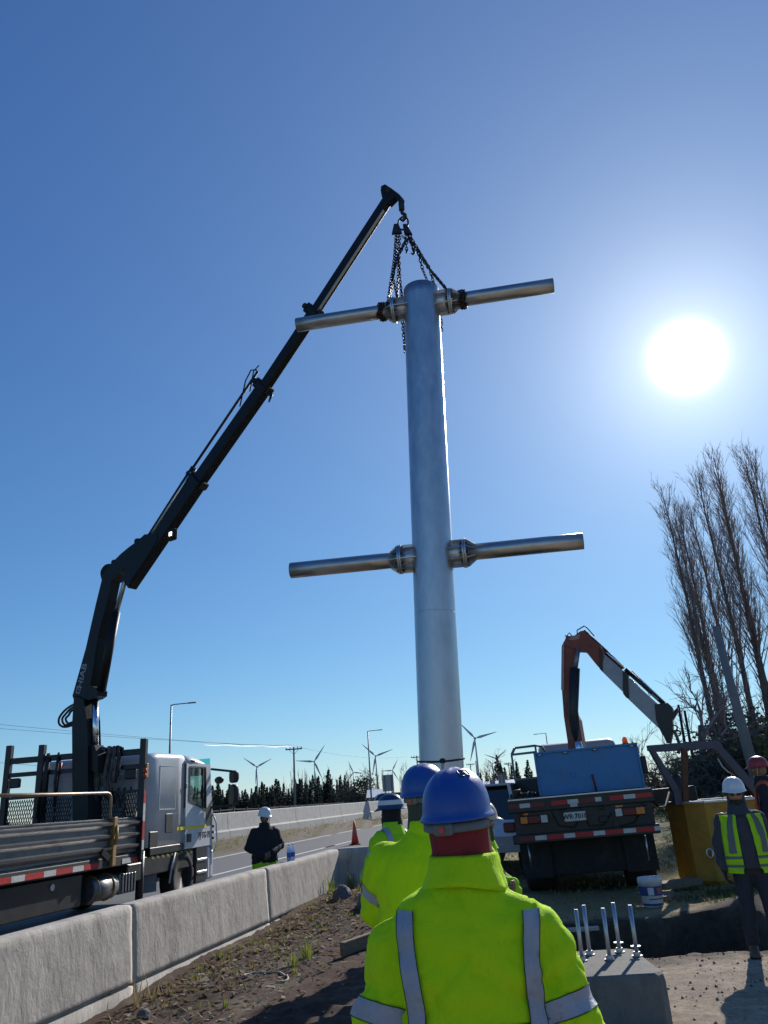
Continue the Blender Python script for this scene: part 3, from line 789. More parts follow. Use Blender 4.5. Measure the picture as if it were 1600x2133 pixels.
# broad dark tree and scrub
def bush_mesh(seed, leafy, m):
    rg = random.Random(seed); cr = MB(); tw = MB()
    for k in range(14):
        a = rg.uniform(0, TAU); d = V((math.cos(a) * 0.6, math.sin(a) * 0.6, 1)).normalized()
        pts = branch_pts(V((0, 0, -0.1)), d, rg.uniform(0.6, 1.25), 5, rg, 0.15); tw.tube(pts, [0.018, 0.015, 0.012, 0.009, 0.006, 0.004], 3, cap=False)
        for _ in range(7):
            q = pts[rg.randint(2, 5)]; d2 = V((rg.gauss(0, 1), rg.gauss(0, 1), rg.gauss(0.5, 0.7))).normalized()
            tw.tube(branch_pts(q, d2, rg.uniform(0.2, 0.5), 3, rg, 0.2), [0.007, 0.006, 0.005, 0.003], 3, cap=False)
    for k in range(9):
        a = rg.uniform(0, TAU); r = rg.uniform(0, 0.55); c = (math.cos(a) * r, math.sin(a) * r, rg.uniform(0.15, 0.8))
        for _ in range(leafy):
            u = V((rg.gauss(0, 1), rg.gauss(0, 1), rg.gauss(0, 0.8))).normalized(); p = V(c) + u * rg.uniform(0.1, 0.38); s_ = rg.uniform(0.02, 0.055)
            x, y, _ = basis(u + V((rg.gauss(0, .6), rg.gauss(0, .6), rg.gauss(0, .6))))
            cr.add([p - x * s_, p + y * s_ * .6, p + x * s_, p - y * s_ * .6], [(0, 1, 2, 3)])
    return tw.mesh('stems', M_bark), cr.mesh('foliage', m)
BV = [bush_mesh(60, 150, M_leaf), bush_mesh(61, 130, M_leaf), bush_mesh(62, 60, M_brush), bush_mesh(63, 170, M_needle)]
def bush(px, Y, w, h, v, label, name='bush', group='bushes behind the skip', cat='bush'):
    p = at(px, 1640, Y); root = empty(name, (p.x, Y, gz(p.x, Y)), rgt.uniform(0, 6), label=label, cat=cat, group=group); root.scale = (w, w, h)
    link('stems', BV[v][0], root); link('foliage', BV[v][1], root)
bush(748, 130, 4.2, 5.2, 3, 'broad dark round tree at the right end of the pine line', 'broad_tree', 'pines of the far tree line', 'tree')
bush(722, 135, 2.8, 3.6, 3, 'smaller dark round tree left of the broad one at the pine line', 'broad_tree', 'pines of the far tree line', 'tree')
bush(1440, 24, 1.5, 1.25, 0, 'green bush seen inside the skip frame, left one')
bush(1478, 25, 1.7, 1.35, 1, 'green bush seen inside the skip frame, right one')
bush(1463, 32, 2.4, 2.6, 3, 'dark ivy-covered bush in the middle of the skip frame')
bush(1505, 33, 2.6, 2.9, 1, 'dark bush behind the right strut of the skip frame')
bush(1545, 34, 2.8, 3.3, 3, 'dark thicket behind the worker with the red helmet')
bush(1590, 33, 2.8, 3.4, 0, 'dark thicket at the right edge above the red helmet')
bush(1420, 36, 2.6, 2.2, 2, 'dry brush behind the brown hanging post')
bush(1375, 38, 2.6, 2.1, 2, 'dry brush right of the blue truck deck')
bush(1352, 40, 2.0, 2.0, 2, 'low dry brush at the right end of the blue box')
bush(1490, 40, 3.0, 3.6, 2, 'tall dry brush at the foot of the leftmost poplar')
bush(1535, 42, 3.2, 4.0, 3, 'tall dark bush at the foot of the poplars')
bush(1610, 40, 3.4, 4.6, 3, 'tall dark bush at the far right below the poplars')
bush(1440, 44, 3.4, 2.6, 2, 'far dry brush left of the crooked tree')
bush(1570, 22, 1.6, 1.2, 1, 'low green bush behind the white helmet')
# ------------------------------------------------------------------ helpers for machines
def xf(mb, M):
    mb.v = [tuple(M @ V(p)) for p in mb.v]; return mb
class Plane:                       # vertical working plane through two ground points
    def __init__(s, A, B):
        s.o = V((A[0], A[1], 0)); s.u = V((B[0] - A[0], B[1] - A[1], 0)).normalized(); s.n = V((-s.u.y, s.u.x, 0))
    def hit(s, px, py, off=0.0):
        d = ray(px, py); c = V((0, 0, CAM_H)); t = (s.n.dot(s.o) + off - s.n.dot(c)) / s.n.dot(d); return c + d * t
    def sz(s, a, z, w=0.0): return s.o + s.u * a + s.n * w + V((0, 0, z))
    def M(s, w=0.0): return frame(s.o + s.n * w, s.u, (0, 0, 1), -s.n)        # local x=along, y=up, z=toward -n
    def poly_px(s, mb, pts, t, w=0.0):
        q = [s.hit(*p) - s.o for p in pts]
        P = [(v.dot(s.u), v.z) for v in q]
        area = sum(P[i][0] * P[(i + 1) % len(P)][1] - P[(i + 1) % len(P)][0] * P[i][1] for i in range(len(P)))
        if area < 0: P = P[::-1]
        return mb.prism(P, s.M(w + t / 2), t)
    def poly(s, mb, P, t, w=0.0):
        area = sum(P[i][0] * P[(i + 1) % len(P)][1] - P[(i + 1) % len(P)][0] * P[i][1] for i in range(len(P)))
        if area < 0: P = P[::-1]
        return mb.prism(P, s.M(w + t / 2), t)
def bld(mb, name, m, root, par=None, label=None):      # world-space mesh into a root's frame
    Mi = root_m(root).inverted()
    return xf(mb, Mi).build(name, m, par or root, label)
def root_m(o):
    return Matrix.LocRotScale(o.location, o.rotation_euler, o.scale)
def wheel(root, c, ax, r=0.5, w=0.28, name='wheel', mrim=None):
    c = V(c); ax = V(ax).normalized(); x, y, d = basis(ax)
    ty = MB(); prof = [(0.58, -0.46), (0.9, -0.5), (0.985, -0.42), (1.0, -0.3), (1.0, 0.3), (0.985, 0.42), (0.9, 0.5), (0.58, 0.46)]
    N_ = 28; rings = []
    for i in range(N_ + 1):
        a = TAU * i / N_; u = x * math.cos(a) + y * math.sin(a)
        rings.append([c + u * (r * q) + d * (w * t) for q, t in prof])
    ty.loft(rings, False, False, True)
    for i in range(N_):
        a = TAU * i / N_; u = x * math.cos(a) + y * math.sin(a); v = d.cross(u)
        ty.add([c + u * r * 1.012 + v * r * 0.06 + d * w * 0.34, c + u * r * 1.012 - v * r * 0.06 + d * w * 0.34, c + u * r * 1.012 - v * r * 0.06 - d * w * 0.34, c + u * r * 1.012 + v * r * 0.06 - d * w * 0.34], [(0, 1, 2, 3)])
    rim = MB(); rp = [(0.60, 0.40), (0.56, 0.42), (0.5, 0.1), (0.3, 0.02), (0.24, 0.3), (0.0, 0.32)]
    rr = []
    for i in range(N_ + 1):
        a = TAU * i / N_; u = x * math.cos(a) + y * math.sin(a); rr.append([c + u * (r * q) + d * (w * t) for q, t in rp])
    rim.loft(rr, False, False, True)
    for i in range(8):
        a = TAU * i / 8; u = x * math.cos(a) + y * math.sin(a); rim.cyl(c + u * r * 0.38 + d * w * 0.04, c + u * r * 0.38 + d * w * 0.14, 0.016, None, 6)
    o = bld(ty, name, M_rubber, root)
    rim_o = bld(rim, 'rim', mrim or M_dark, root, o)
    return o

# ------------------------------------------------------------------ the lifted steel pole
PB = V((0.498, 11.0, 1.0))
pole = empty('steel_pole', PB, rot=(0, math.atan(0.0446), 0), label='tall galvanised steel pole with four arms hanging from the crane', cat='pole')
sh = MB()
rings = []
for i in range(45):
    z = 8.81 * i / 44; r = 0.300 + (0.0015 if i % 2 else 0)
    rings.append([(math.cos(TAU * k / 56) * r, math.sin(TAU * k / 56) * r, z) for k in range(56)])
sh.loft(rings, True, True, True).build('shaft', M_galv, pole)
MB().ring((0, 0, 3.18), (0, 0, 1), 0.3005, 0.003, 48, 6).build('weld_seam', M_galv, pole)
fl = MB(); fl.cyl((0, 0, -0.04), (0, 0, 0.0), 0.45, None, 40)
fl.build('base_flange', M_galv, pole)
M_arm = mat('arm_galvanised', (0.46, 0.44, 0.42), 0.36, 1.0, var=0.15, vs=7, stain=(0.25, 0.22, 0.18), st_amt=0.4, st_scale=4, stretch=(0.3, 1, 1), bump=0.08, bs=20)
for (z, names) in ((8.5, ('upper arm reaching left, past the crane boom', 'upper arm reaching right')), (4.06, ('lower arm reaching left', 'lower arm reaching right'))):
    for si, s_ in enumerate((-1, 1)):
        th = R(-9.5); e = R(1.6)
        d = V((math.cos(th) * math.cos(e), math.sin(th) * math.cos(e), math.sin(e))) * s_
        c = V((0, 0, z)); x, y, _ = basis(d)
        a = MB()
        # open-ended pipe with a wall
        ro, ri, L0, L1 = 0.122, 0.112, 0.52, 2.2; K = 32
        ringf = lambda r, t: [c + d * t + (x * math.cos(TAU * k / K) + y * math.sin(TAU * k / K)) * r for k in range(K)]
        a.loft([ringf(ri, L0), ringf(ro, L0), ringf(ro, 1.0), ringf(ro, 1.6), ringf(ro, L1), ringf(ri, L1), ringf(ri, L1 - 0.5)], True, True, True)
        arm = a.build('arm', M_arm, pole, names[si])
        MB().cyl(c + d * 0.2, c + d * 0.505, 0.150, None, 32).build('collar', M_galv, arm)
        for t0, t1 in ((0.455, 0.482), (0.486, 0.512)):
            MB().cyl(c + d * t0, c + d * t1, 0.222, None, 32).build('flange', M_galv, arm)
        for k in range(8):
            q = TAU * k / 8 + 0.2; u = x * math.cos(q) + y * math.sin(q); w = d.cross(u) * 0.006
            for tri in ([(0.22, 0.145), (0.22, 0.215), (0.455, 0.215), (0.455, 0.145)], [(0.512, 0.12), (0.512, 0.216), (0.53, 0.216), (0.64, 0.132), (0.64, 0.12)]):
                P0 = [c + d * t + u * r - w for t, r in tri]; P1 = [c + d * t + u * r + w for t, r in tri]; n = len(tri)
                MB().add(P0 + P1, [tuple(range(n)), tuple(range(n, 2 * n))[::-1]] + [(i, (i + 1) % n, n + (i + 1) % n, n + i) for i in range(n)]).build('gusset', M_galv, arm)
            q2 = q + TAU / 16; u2 = x * math.cos(q2) + y * math.sin(q2)
            MB().cyl(c + d * 0.43 + u2 * 0.186, c + d * 0.54 + u2 * 0.186, 0.017, None, 6).build('bolt', M_dark, arm)

# tag rope round the pole
Mr = mat('dark_rope', (0.03, 0.028, 0.027), 0.9, var=0.3, vs=60, bump=0.6, bs=200)
Mr2 = mat('pale_strap', (0.48, 0.42, 0.33), 0.85, var=0.2, vs=40)
rp_c = at(917, 1586, 11.0); ax_ = V((0.0446, 0, 1)).normalized()
rope = empty('tag_rope', rp_c, label='dark rope tied round the foot of the steel pole with a pale tail', cat='rope')
ctr = PB + V((0.0446, 0, 1)) * (rp_c.z - PB.z) - rp_c
lo = MB(); pts = []
for i in range(41):
    a = TAU * i / 40 - math.pi / 2; fr_ = (1 - math.sin(a)) / 2
    pts.append(ctr + V((math.cos(a) * 0.313, math.sin(a) * 0.313, -0.035 * fr_ ** 3 + 0.02)))
lo.tube(pts, 0.013, 7); lo.build('loop', Mr, rope)
fc = ctr + V((0.0, -0.325, -0.01))
MB().sphere(fc, 0.036, 10, 7, (1.2, 0.7, 1)).build('knot', Mr, rope)
MB().tube([fc, fc + V((-0.01, -0.02, -0.12)), fc + V((-0.035, -0.04, -0.38)), fc + V((-0.05, -0.06, -0.75))], [0.014, 0.02, 0.02, 0.018], 7).build('tail', Mr2, rope)

# ------------------------------------------------------------------ white flatbed truck with the big crane
CT = road(-9.0, 13.75)
ct = empty('crane_truck', CT, -ROAD_H, label='white cab flatbed crane truck on the road behind the concrete barrier', cat='truck')
RX = 1.35
M_bed = mat('bed_grey_steel', (0.20, 0.20, 0.205), 0.42, 0.8, var=0.3, vs=3, stain=(0.05, 0.045, 0.04), st_amt=0.95, st_scale=3.0, stretch=(1, 0.5, 1), bump=0.2, bs=20)
M_ochre = mat('ochre_paint', (0.42, 0.22, 0.05), 0.6, var=0.2, vs=6, stain=(0.12, 0.07, 0.04), st_amt=0.6, st_scale=6)
M_cab = mat('cab_white', (0.60, 0.61, 0.62), 0.38, var=0.06, vs=2, streak=((0.30, 0.28, 0.25), 0.5, 1.0, (9, 9, 1.2), 0.58, 0.78), stain=(0.36, 0.34, 0.31), st_amt=0.4, st_scale=1.6, coat=0.25)
M_trim = mat('black_plastic', (0.02, 0.02, 0.021), 0.55, var=0.2, vs=10)
M_win = glass('tinted_window', (0.45, 0.62, 0.58))
YB0 = -6.4     # rear end of the bed
# bed floor and chassis
MB().box((-1.4, YB0, 1.02), (RX - 0.05, -0.15, 1.12), 0.01).build('bed_floor', M_bed, ct)
for s_ in (-0.42, 0.42): MB().box((s_ - 0.05, YB0, 0.72), (s_ + 0.05, 3.2, 1.0), 0.01).build('chassis_rail', M_dark, ct)
for k in range(7): MB().box((-1.3, YB0 + 0.3 + k * 0.9, 0.94), (1.25, YB0 + 0.4 + k * 0.9, 1.015)).build('cross_member', M_dark, ct)
MB().box((RX - 0.06, YB0, 0.93), (RX - 0.005, -0.02, 1.09), 0.01).build('side_rail', M_dark, ct)
# reflective strip on the side rail, red and white in turn
y = -4.6; k = 0
while y < -0.12:
    L_ = 0.42 if k % 2 == 0 else 0.30
    y1 = min(y + L_, -0.05)
    if not (-1.45 < y < -0.95): MB().box((RX - 0.004, y, 0.955), (RX + 0.002, y1 - 0.006, 1.035)).build('reflector_strip', M_red if k % 2 == 0 else M_wht, ct)
    y = y1; k += 1
# drop sides: ribbed boards
def side_board(y0, y1, z0, z1):
    mb = MB(); h = z1 - z0; prof = [(0, z0)]
    n = 3
    for i in range(n):
        a = z0 + h * (i + 0.16) / n; b = z0 + h * (i + 0.62) / n
        prof += [(0.0, a), (0.06, a + 0.05), (0.066, b), (0.0, b + 0.022)]
    prof += [(0, z1 - 0.02), (0.02, z1), (-0.04, z1), (-0.04, z0)]
    rings = [[V((RX - 0.02 + q, y, z)) for q, z in prof] for y in (y0, y0 + 0.03, (y0 + y1) / 2, y1 - 0.03, y1)]
    mb.loft(rings, True, True, False)
    return mb
side_board(-5.0, -0.98, 1.13, 1.70).build('side_board', M_bed, ct)
side_board(-0.86, -0.10, 1.13, 1.70).build('side_board', M_bed, ct)
b2 = side_board(-5.0, -0.10, 1.13, 1.70)
b2.v = [(-v[0] - 0.05, v[1], v[2]) for v in b2.v]; b2.f = [f[::-1] for f in b2.f]
b2.build('side_board', M_bed, ct)
MB().box((RX - 0.03, -0.975, 0.95), (RX + 0.05, -0.865, 1.72), 0.01).build('stake', M_ochre, ct)
MB().tube([(RX + 0.06, -0.93, 1.28), (RX + 0.085, -0.94, 1.4), (RX + 0.06, -0.90, 1.58)], [0.02, 0.03, 0.02], 6).build('latch', M_ochre, ct)
MB().bar((RX + 0.035, -1.3, 1.2), (RX + 0.06, -1.12, 1.08), 0.05, 0.1).build('latch', M_dark, ct)
# bent tubular rail on top of the board
M_rail = mat('worn_rail', (0.34, 0.22, 0.13), 0.45, 0.35, var=0.25, vs=8, stain=(0.45, 0.42, 0.38), st_amt=0.6, st_scale=5)
MB().tube([(RX - 0.01, -5.0, 2.09), (RX - 0.01, -2.5, 2.10), (RX - 0.01, -1.17, 2.11), (RX - 0.01, -1.09, 2.095), (RX - 0.01, -1.05, 2.06), (RX - 0.01, -1.035, 2.0), (RX - 0.01, -1.03, 1.70)], 0.026, 8).build('hand_rail', M_rail, ct)
# headboard rack
for x_, z1 in ((RX + 0.0, 3.07), (-0.80, 3.12), (-1.52, 3.16)):
    MB().box((x_ - 0.06, -0.06, 0.97), (x_ + 0.06, 0.04, z1), 0.008).build('rack_post', M_black, ct)
for z_ in (2.86, 2.60):
    hh = 0.055 if z_ > 2.7 else 0.04
    MB().box((-1.455, -0.04, z_ - hh), (-0.86, 0.02, z_ + hh)).build('rack_bar', M_black, ct)
    MB().box((-0.74, -0.04, z_ - hh), (-0.02, 0.02, z_ + hh)).build('rack_bar', M_black, ct)
    MB().box((0.30, -0.04, z_ - hh - 0.02), (RX - 0.061, 0.02, z_ + hh - 0.02)).build('rack_bar', M_black, ct)
for x_ in (1.12, -1.32):
    MB().box((x_ - 0.13, -0.05, 2.36), (x_ + 0.10, 0.03, 2.54), 0.02).build('rack_plate', M_black, ct)
MB().box((-1.455, -0.03, 2.15), (-0.02, 0.02, 2.20)).build('mesh_frame', M_black, ct)
MB().box((0.30, -0.03, 2.13), (RX - 0.061, 0.02, 2.17)).build('mesh_frame', M_black, ct)
MB().box((-1.455, -0.04, 1.10), (RX - 0.061, 0.03, 1.55), 0.01).build('headboard_panel', M_black, ct)
ex = MB()      # expanded metal lattice
for (xa, xb) in ((-1.44, -0.87), (-0.73, -0.04), (0.32, 1.28)):
    nx_ = int((xb - xa) / 0.05)
    for i in range(nx_):
        for k in range(8):
            z0 = 1.56 + k * 0.072; x0 = xa + i * 0.05 + (0.025 if k % 2 else 0)
            ex.bar((x0, -0.005, z0), (x0 + 0.025, -0.005, z0 + 0.072), 0.014, 0.006, (0, 1, 0))
            ex.bar((x0, -0.011, z0), (x0 - 0.025, -0.011, z0 + 0.072), 0.014, 0.006, (0, 1, 0))
ex.build('expanded_mesh', M_dark, ct)['kind'] = 'stuff'
# straps and hoses draped over the rack
M_strap = mat('grey_strap', (0.10, 0.09, 0.08), 0.9, var=0.4, vs=9, stain=(0.25, 0.22, 0.18), st_amt=0.5, st_scale=9)
rg = random.Random(31)
for k in range(22):
    x_ = 0.30 + 0.62 * rg.random(); zb = 1.95 + 0.5 * rg.random(); w = rg.uniform(0.02, 0.045)
    mb = MB(); pts = []
    for i in range(9):
        t = i / 8; z = 2.95 + (zb - 2.95) * t
        pts.append((x_ + 0.03 * math.sin(t * 5 + k) + (0.06 * (t - 0.5) * rg.uniform(-1, 1)), -0.075 - 0.02 * rg.random() - 0.02 * (k % 3), z))
    pts = [(pts[0][0], 0.05, 2.80), (pts[0][0], 0.0, 2.935)] + pts
    mb.tube(pts, w, 6)
    mb.v = [(v[0], v[1], v[2]) for v in mb.v]
    mb.build('draped_strap', M_strap if k % 3 else M_dark, ct)
for k in range(5):
    x_ = -0.80 + 0.16 * rg.random() + (0.3 if k > 2 else 0); zb = 1.75 + 0.5 * rg.random()
    MB().tube([(x_, 0.06, 2.8), (x_ + 0.02, -0.01, 2.935), (x_ + 0.06, -0.09, 2.8), (x_ + 0.05, -0.10, 2.4), (x_ + 0.02 * k, -0.09, zb)], 0.024, 6).build('draped_strap', M_dark, ct)
# warning light wand stored behind the rack
MB().tube([(-0.62, 0.25, 1.6), (-0.55, 0.2, 2.45), (-0.53, 0.2, 2.7)], [0.014, 0.016, 0.03], 8).build('wand', M_dark, ct)
MB().cyl((-0.545, 0.2, 2.56), (-0.53, 0.2, 2.78), 0.036, None, 10).build('wand_lens', M_red, ct)
# red-white post strip
for k, (z0, z1) in enumerate(((1.14, 1.30), (1.30, 1.62), (1.62, 1.92), (1.92, 2.14))):
    MB().box((RX + 0.061, -0.055, z0), (RX + 0.068, 0.02, z1)).build('reflector_strip', M_wht if k % 2 == 0 else M_red, ct)
MB().box((RX + 0.061, -0.05, 2.36), (RX + 0.10, 0.03, 2.62), 0.01).build('lamp_bracket', M_ochre, ct)
MB().cyl((RX + 0.08, -0.06, 2.5), (RX + 0.08, -0.10, 2.5), 0.035, None, 10).build('side_marker', M_red, ct)
MB().cyl((RX + 0.08, -0.06, 2.41), (RX + 0.08, -0.10, 2.41), 0.03, None, 10).build('side_marker', M_red, ct)
# cab: lofted shell
def cab_ring(y, zlo, zhi, xr, cr):      # cross-section in xz with rounded roof corners
    pts = [(-xr, zlo), (xr, zlo), (xr, zhi - cr)]
    for i in range(1, 6):
        a = math.pi / 2 * i / 6; pts.append((xr - cr + cr * math.cos(a), zhi - cr + cr * math.sin(a)))
    pts.append((xr - cr, zhi)); pts.append((-xr + cr, zhi))
    for i in range(1, 6):
        a = math.pi / 2 + math.pi / 2 * i / 6; pts.append((-xr + cr + cr * math.cos(a), zhi - cr + cr * math.sin(a)))
    pts.append((-xr, zhi - cr))
    return [V((x, y, z)) for x, z in pts]
cb = MB()
cb.loft([cab_ring(0.52, 1.16, 2.78, 1.13, 0.12), cab_ring(0.55, 1.14, 2.83, 1.17, 0.13), cab_ring(0.9, 1.13, 2.87, 1.19, 0.13), cab_ring(1.7, 1.08, 2.88, 1.20, 0.12),
         cab_ring(1.98, 1.08, 2.87, 1.205, 0.12), cab_ring(2.01, 1.08, 2.865, 1.235, 0.12), cab_ring(2.05, 1.06, 2.86, 1.235, 0.12)], True, False, True)
cb.loft([cab_ring(2.05, 1.06, 2.86, 1.235, 0.12), cab_ring(3.05, 1.06, 2.83, 1.235, 0.14), cab_ring(3.25, 1.04, 2.74, 1.20, 0.16)], False, False, True)
cb.build('cab_roof_shell', M_cab, ct) if False else None
# side walls with a real window opening are built as plates; roof, rear and sleeper as a shell
cs = MB()
cs.loft([cab_ring(0.52, 1.16, 2.78, 1.13, 0.12), cab_ring(0.55, 1.14, 2.83, 1.17, 0.13), cab_ring(0.9, 1.13, 2.87, 1.19, 0.13), cab_ring(1.7, 1.08, 2.88, 1.20, 0.12), cab_ring(1.98, 1.08, 2.87, 1.205, 0.12)], True, True, True)
cs.build('sleeper_shell', M_cab, ct)
rf = MB(); rr_ = []
for y_, zt, xr in ((1.983, 2.87, 1.235), (2.5, 2.87, 1.235), (3.0, 2.82, 1.22), (3.25, 2.73, 1.17), (3.33, 2.66, 1.15)):
    r = []
    for i in range(13):
        t = i / 12; x_ = -xr + 2 * xr * t; q = min(1, min(t, 1 - t) * 14)
        r.append(V((x_, y_, zt - 0.13 * (1 - math.sqrt(max(0, 1 - (1 - q) ** 2))))))
    r += [V((xr, y_, zt - 0.18)), V((-xr, y_, zt - 0.18))][0:2]
    rr_.append(r)
rf.loft(rr_, True, True, True); rf.build('roof', M_cab, ct)
def door(sx):
    X = 1.235 * sx; t = 0.05
    out_ = [(1.99, 1.02), (3.30, 1.02), (3.30, 1.66), (3.18, 2.70), (2.03, 2.70), (1.99, 2.66)]
    win = [(2.15, 1.95), (2.98, 1.74), (2.93, 2.62), (2.15, 2.62)]
    # door skin as ring strips around the window
    mb = MB()
    O = [(1.99, 1.80), (3.30, 1.60), (3.18, 2.70), (1.99, 2.70)]
    for i in range(4):
        a, b = O[i], O[(i + 1) % 4]; c, d = win[(i + 1) % 4], win[i]
        P = [(a[0], a[1]), (b[0], b[1]), (c[0], c[1]), (d[0], d[1])]
        f = [V((X, p[0], p[1])) for p in P]; g = [V((X - t * sx, p[0], p[1])) for p in P]
        mb.add(f + g, [(0, 1, 2, 3) if sx > 0 else (3, 2, 1, 0), (7, 6, 5, 4) if sx > 0 else (4, 5, 6, 7), (3, 2, 6, 7)])
    lo_ = [(1.99, 1.02), (3.30, 1.02), (3.30, 1.60), (1.99, 1.80)]
    mb.add([V((X, p[0], p[1])) for p in lo_] + [V((X - t * sx, p[0], p[1])) for p in lo_], [(0, 1, 2, 3) if sx > 0 else (3, 2, 1, 0), (7, 6, 5, 4), (0, 4, 5, 1), (1, 5, 6, 2), (3, 7, 4, 0)])
    d_ = mb.build('door', M_cab, ct)
    gl = MB(); gl.add([V((X - 0.02 * sx, p[0], p[1])) for p in win], [(0, 1, 2, 3)]); gl.build('window', M_win, d_)
    # black weather strip round the pane
    ws = MB(); W4 = [V((X - 0.004 * sx, p[0], p[1])) for p in win]
    for i in range(4): ws.bar(W4[i], W4[(i + 1) % 4], 0.035, 0.035)
    ws.build('window_seal', M_trim, d_)
    if sx > 0:
        vb = MB().bar(V((X - 0.005, 2.84, 1.80)), V((X - 0.005, 2.82, 2.62)), 0.03, 0.045); vb.build('window_bar', M_trim, d_)
        MB().box((X + 0.001, 2.10, 1.14), (X + 0.02, 2.28, 1.30), 0.01).build('handle', M_trim, d_)
        # black corner panel under the mirror foot and wing glass
        MB().add([V((X + 0.004, 2.98, 1.42)), V((X + 0.004, 3.26, 1.42)), V((X + 0.004, 3.28, 1.95)), V((X + 0.004, 2.98, 1.74))], [(0, 1, 2, 3)]).build('lower_window', M_trim, d_)
        MB().box((X + 0.0025, 1.78, 1.385), (X + 0.006, 3.0, 1.45)).build('yellow_band', mat('yellow_tape', (0.80, 0.66, 0.02), 0.5, var=0.1), d_)
        text('FJ·TG·75', 0.165, M_trim, frame((X + 0.003, 2.93, 1.24), (0, 1, 0), (0, 0, 1), (1, 0, 0)), 'door_number', d_, bold=0.004)
        pl_ = MB(); X2 = X + 0.002
        pl_.bar((X2, 1.997, 1.05), (X2, 1.997, 2.68), 0.012, 0.004, (1, 0, 0)); pl_.build('door_gap', M_trim, d_)
        MB().cyl((X + 0.01, 2.2, 2.745), (X + 0.01, 2.36, 2.745), 0.02, None, 8).build('grab_handle', M_trim, d_)
    return d_
door(1); door(-1)
MB().box((1.2055, 1.70, 1.385), (1.21, 1.95, 1.45)).build('yellow_band', MATS['yellow_tape'], ct)
# sleeper side details
M_gap = mat('panel_gap', (0.28, 0.28, 0.28), 0.6, var=0.1)
pg = MB(); X = 1.204
for a, b in (((0.95, 2.62), (1.62, 2.62)), ((1.62, 2.62), (1.62, 1.80)), ((1.62, 1.80), (0.95, 1.80)), ((0.95, 1.80), (0.95, 2.62))): pg.bar((X - 0.010, a[0], a[1]), (X - 0.010, b[0], b[1]), 0.012, 0.012, (1, 0, 0))
pg.build('panel_rib', M_cab, ct)
MB().box((1.19, 1.22, 1.36), (1.212, 1.50, 1.72), 0.03).build('air_vent', M_trim, ct)
MB().box((1.15, 0.62, 1.02), (1.203, 0.95, 1.42), 0.02).build('rear_hatch', M_trim, ct)
# cab interior and front
MB().box((-1.1, 2.0, 0.85), (1.1, 3.3, 1.04), 0.01).build('cab_floor', M_trim, ct)
for s_ in (-0.6, 0.55):
    st = MB().box((s_ - 0.26, 2.15, 1.35), (s_ + 0.26, 2.7, 1.52), 0.05); st.box((s_ - 0.25, 2.08, 1.5), (s_ + 0.25, 2.24, 2.2), 0.06); st.build('seat', M_trim, ct)
MB().box((-1.16, 3.02, 1.5), (1.16, 3.28, 1.72), 0.04).build('dashboard', M_trim, ct)
fp = MB(); fp.loft([[V((x_, 3.30 + 0.10 * math.sqrt(max(0, 1 - (x_ / 1.3) ** 2)), z)) for x_ in np.linspace(-1.23, 1.23, 15)] for z in (0.62, 1.0, 1.62, 1.68)], False, False, True, closed=False)
fp.build('front_panel', M_cab, ct)
ws_ = MB(); ws_.loft([[V((x_, y0 + 0.10 * math.sqrt(max(0, 1 - (x_ / 1.3) ** 2)), z)) for x_ in np.linspace(-1.18, 1.18, 13)] for y0, z in ((3.30, 1.69), (3.20, 2.66))], False, False, True, closed=False)
ws_.build('windscreen', M_win, ct)
for s_ in (-1, 1): MB().bar((1.2 * s_, 3.30, 1.65), (1.165 * s_, 3.18, 2.70), 0.07, 0.10, (0, 1, 0), 0.015).build('pillar', M_cab, ct)
vz = MB(); vz.loft([[V((x_, 3.32 + 0.28 * math.sqrt(max(0, 1 - (x_ / 1.25) ** 2)), z)) for x_ in np.linspace(-1.1, 1.1, 11)] for z in (2.60, 2.85)], False, False, True, closed=False)
vz.build('sun_visor', mat('cyan_visor', (0.04, 0.28, 0.33), 0.3, var=0.1, transl=0.5, trans_col=(0.05, 0.45, 0.5)), ct)
bp_ = MB().box((-1.2, 3.26, 0.34), (1.21, 3.50, 0.95), 0.06); bp_.build('front_bumper', M_cab, ct)
MB().box((1.12, 3.12, 0.36), (1.225, 3.25, 1.01), 0.03).build('corner_panel', M_cab, ct)
gd = MB(); gd.tube([(1.24, 3.32, 1.66), (1.27, 3.45, 1.45), (1.28, 3.47, 1.1), (1.25, 3.36, 0.86)], 0.022, 6); gd.build('wind_deflector', M_cab, ct)
for z in (1.15, 1.27, 1.39): MB().box((1.18, 3.31, z - 0.02), (1.245, 3.40, z + 0.03)).build('louvre', M_trim, ct)
# mirrors: main and wide-angle, with their arms
MB().bar((1.20, 3.30, 2.60), (1.52, 3.72, 2.54), 0.05, 0.045).build('mirror_arm', M_trim, ct)
MB().bar((1.22, 3.25, 1.79), (1.52, 3.70, 1.80), 0.06, 0.05).build('mirror_arm', M_trim, ct)
def mirror(z0, z1, nm):
    mb = MB(); c = V((1.56, 3.74, 0)); d = V((0.80, -0.6, 0)).normalized(); n = V((-d.y * -1, -d.x, 0)).normalized()
    rings = []
    for t, s_ in ((-0.10, 0.6), (-0.06, 0.95), (0.02, 1.0), (0.06, 0.93)):
        r = []
        for k in range(20):
            a = TAU * k / 20; ca, sa = math.cos(a), math.sin(a)
            r.append(c + d * (0.115 * s_ * math.copysign(abs(ca) ** 0.6, ca)) + V((0, 0, (z0 + z1) / 2 + (z1 - z0) / 2 * s_ * math.copysign(abs(sa) ** 0.6, sa))) - n * t * -1)
        rings.append(r)
    mb.loft(rings); o = mb.build(nm, M_trim, ct)
    return o
mirror(1.80, 2.26, 'mirror'); mirror(2.28, 2.56, 'mirror')
MB().sphere((1.30, 3.52, 2.36), 0.10, 12, 8, (1.1, 0.9, 0.8)).build('kerb_mirror', M_trim, ct)
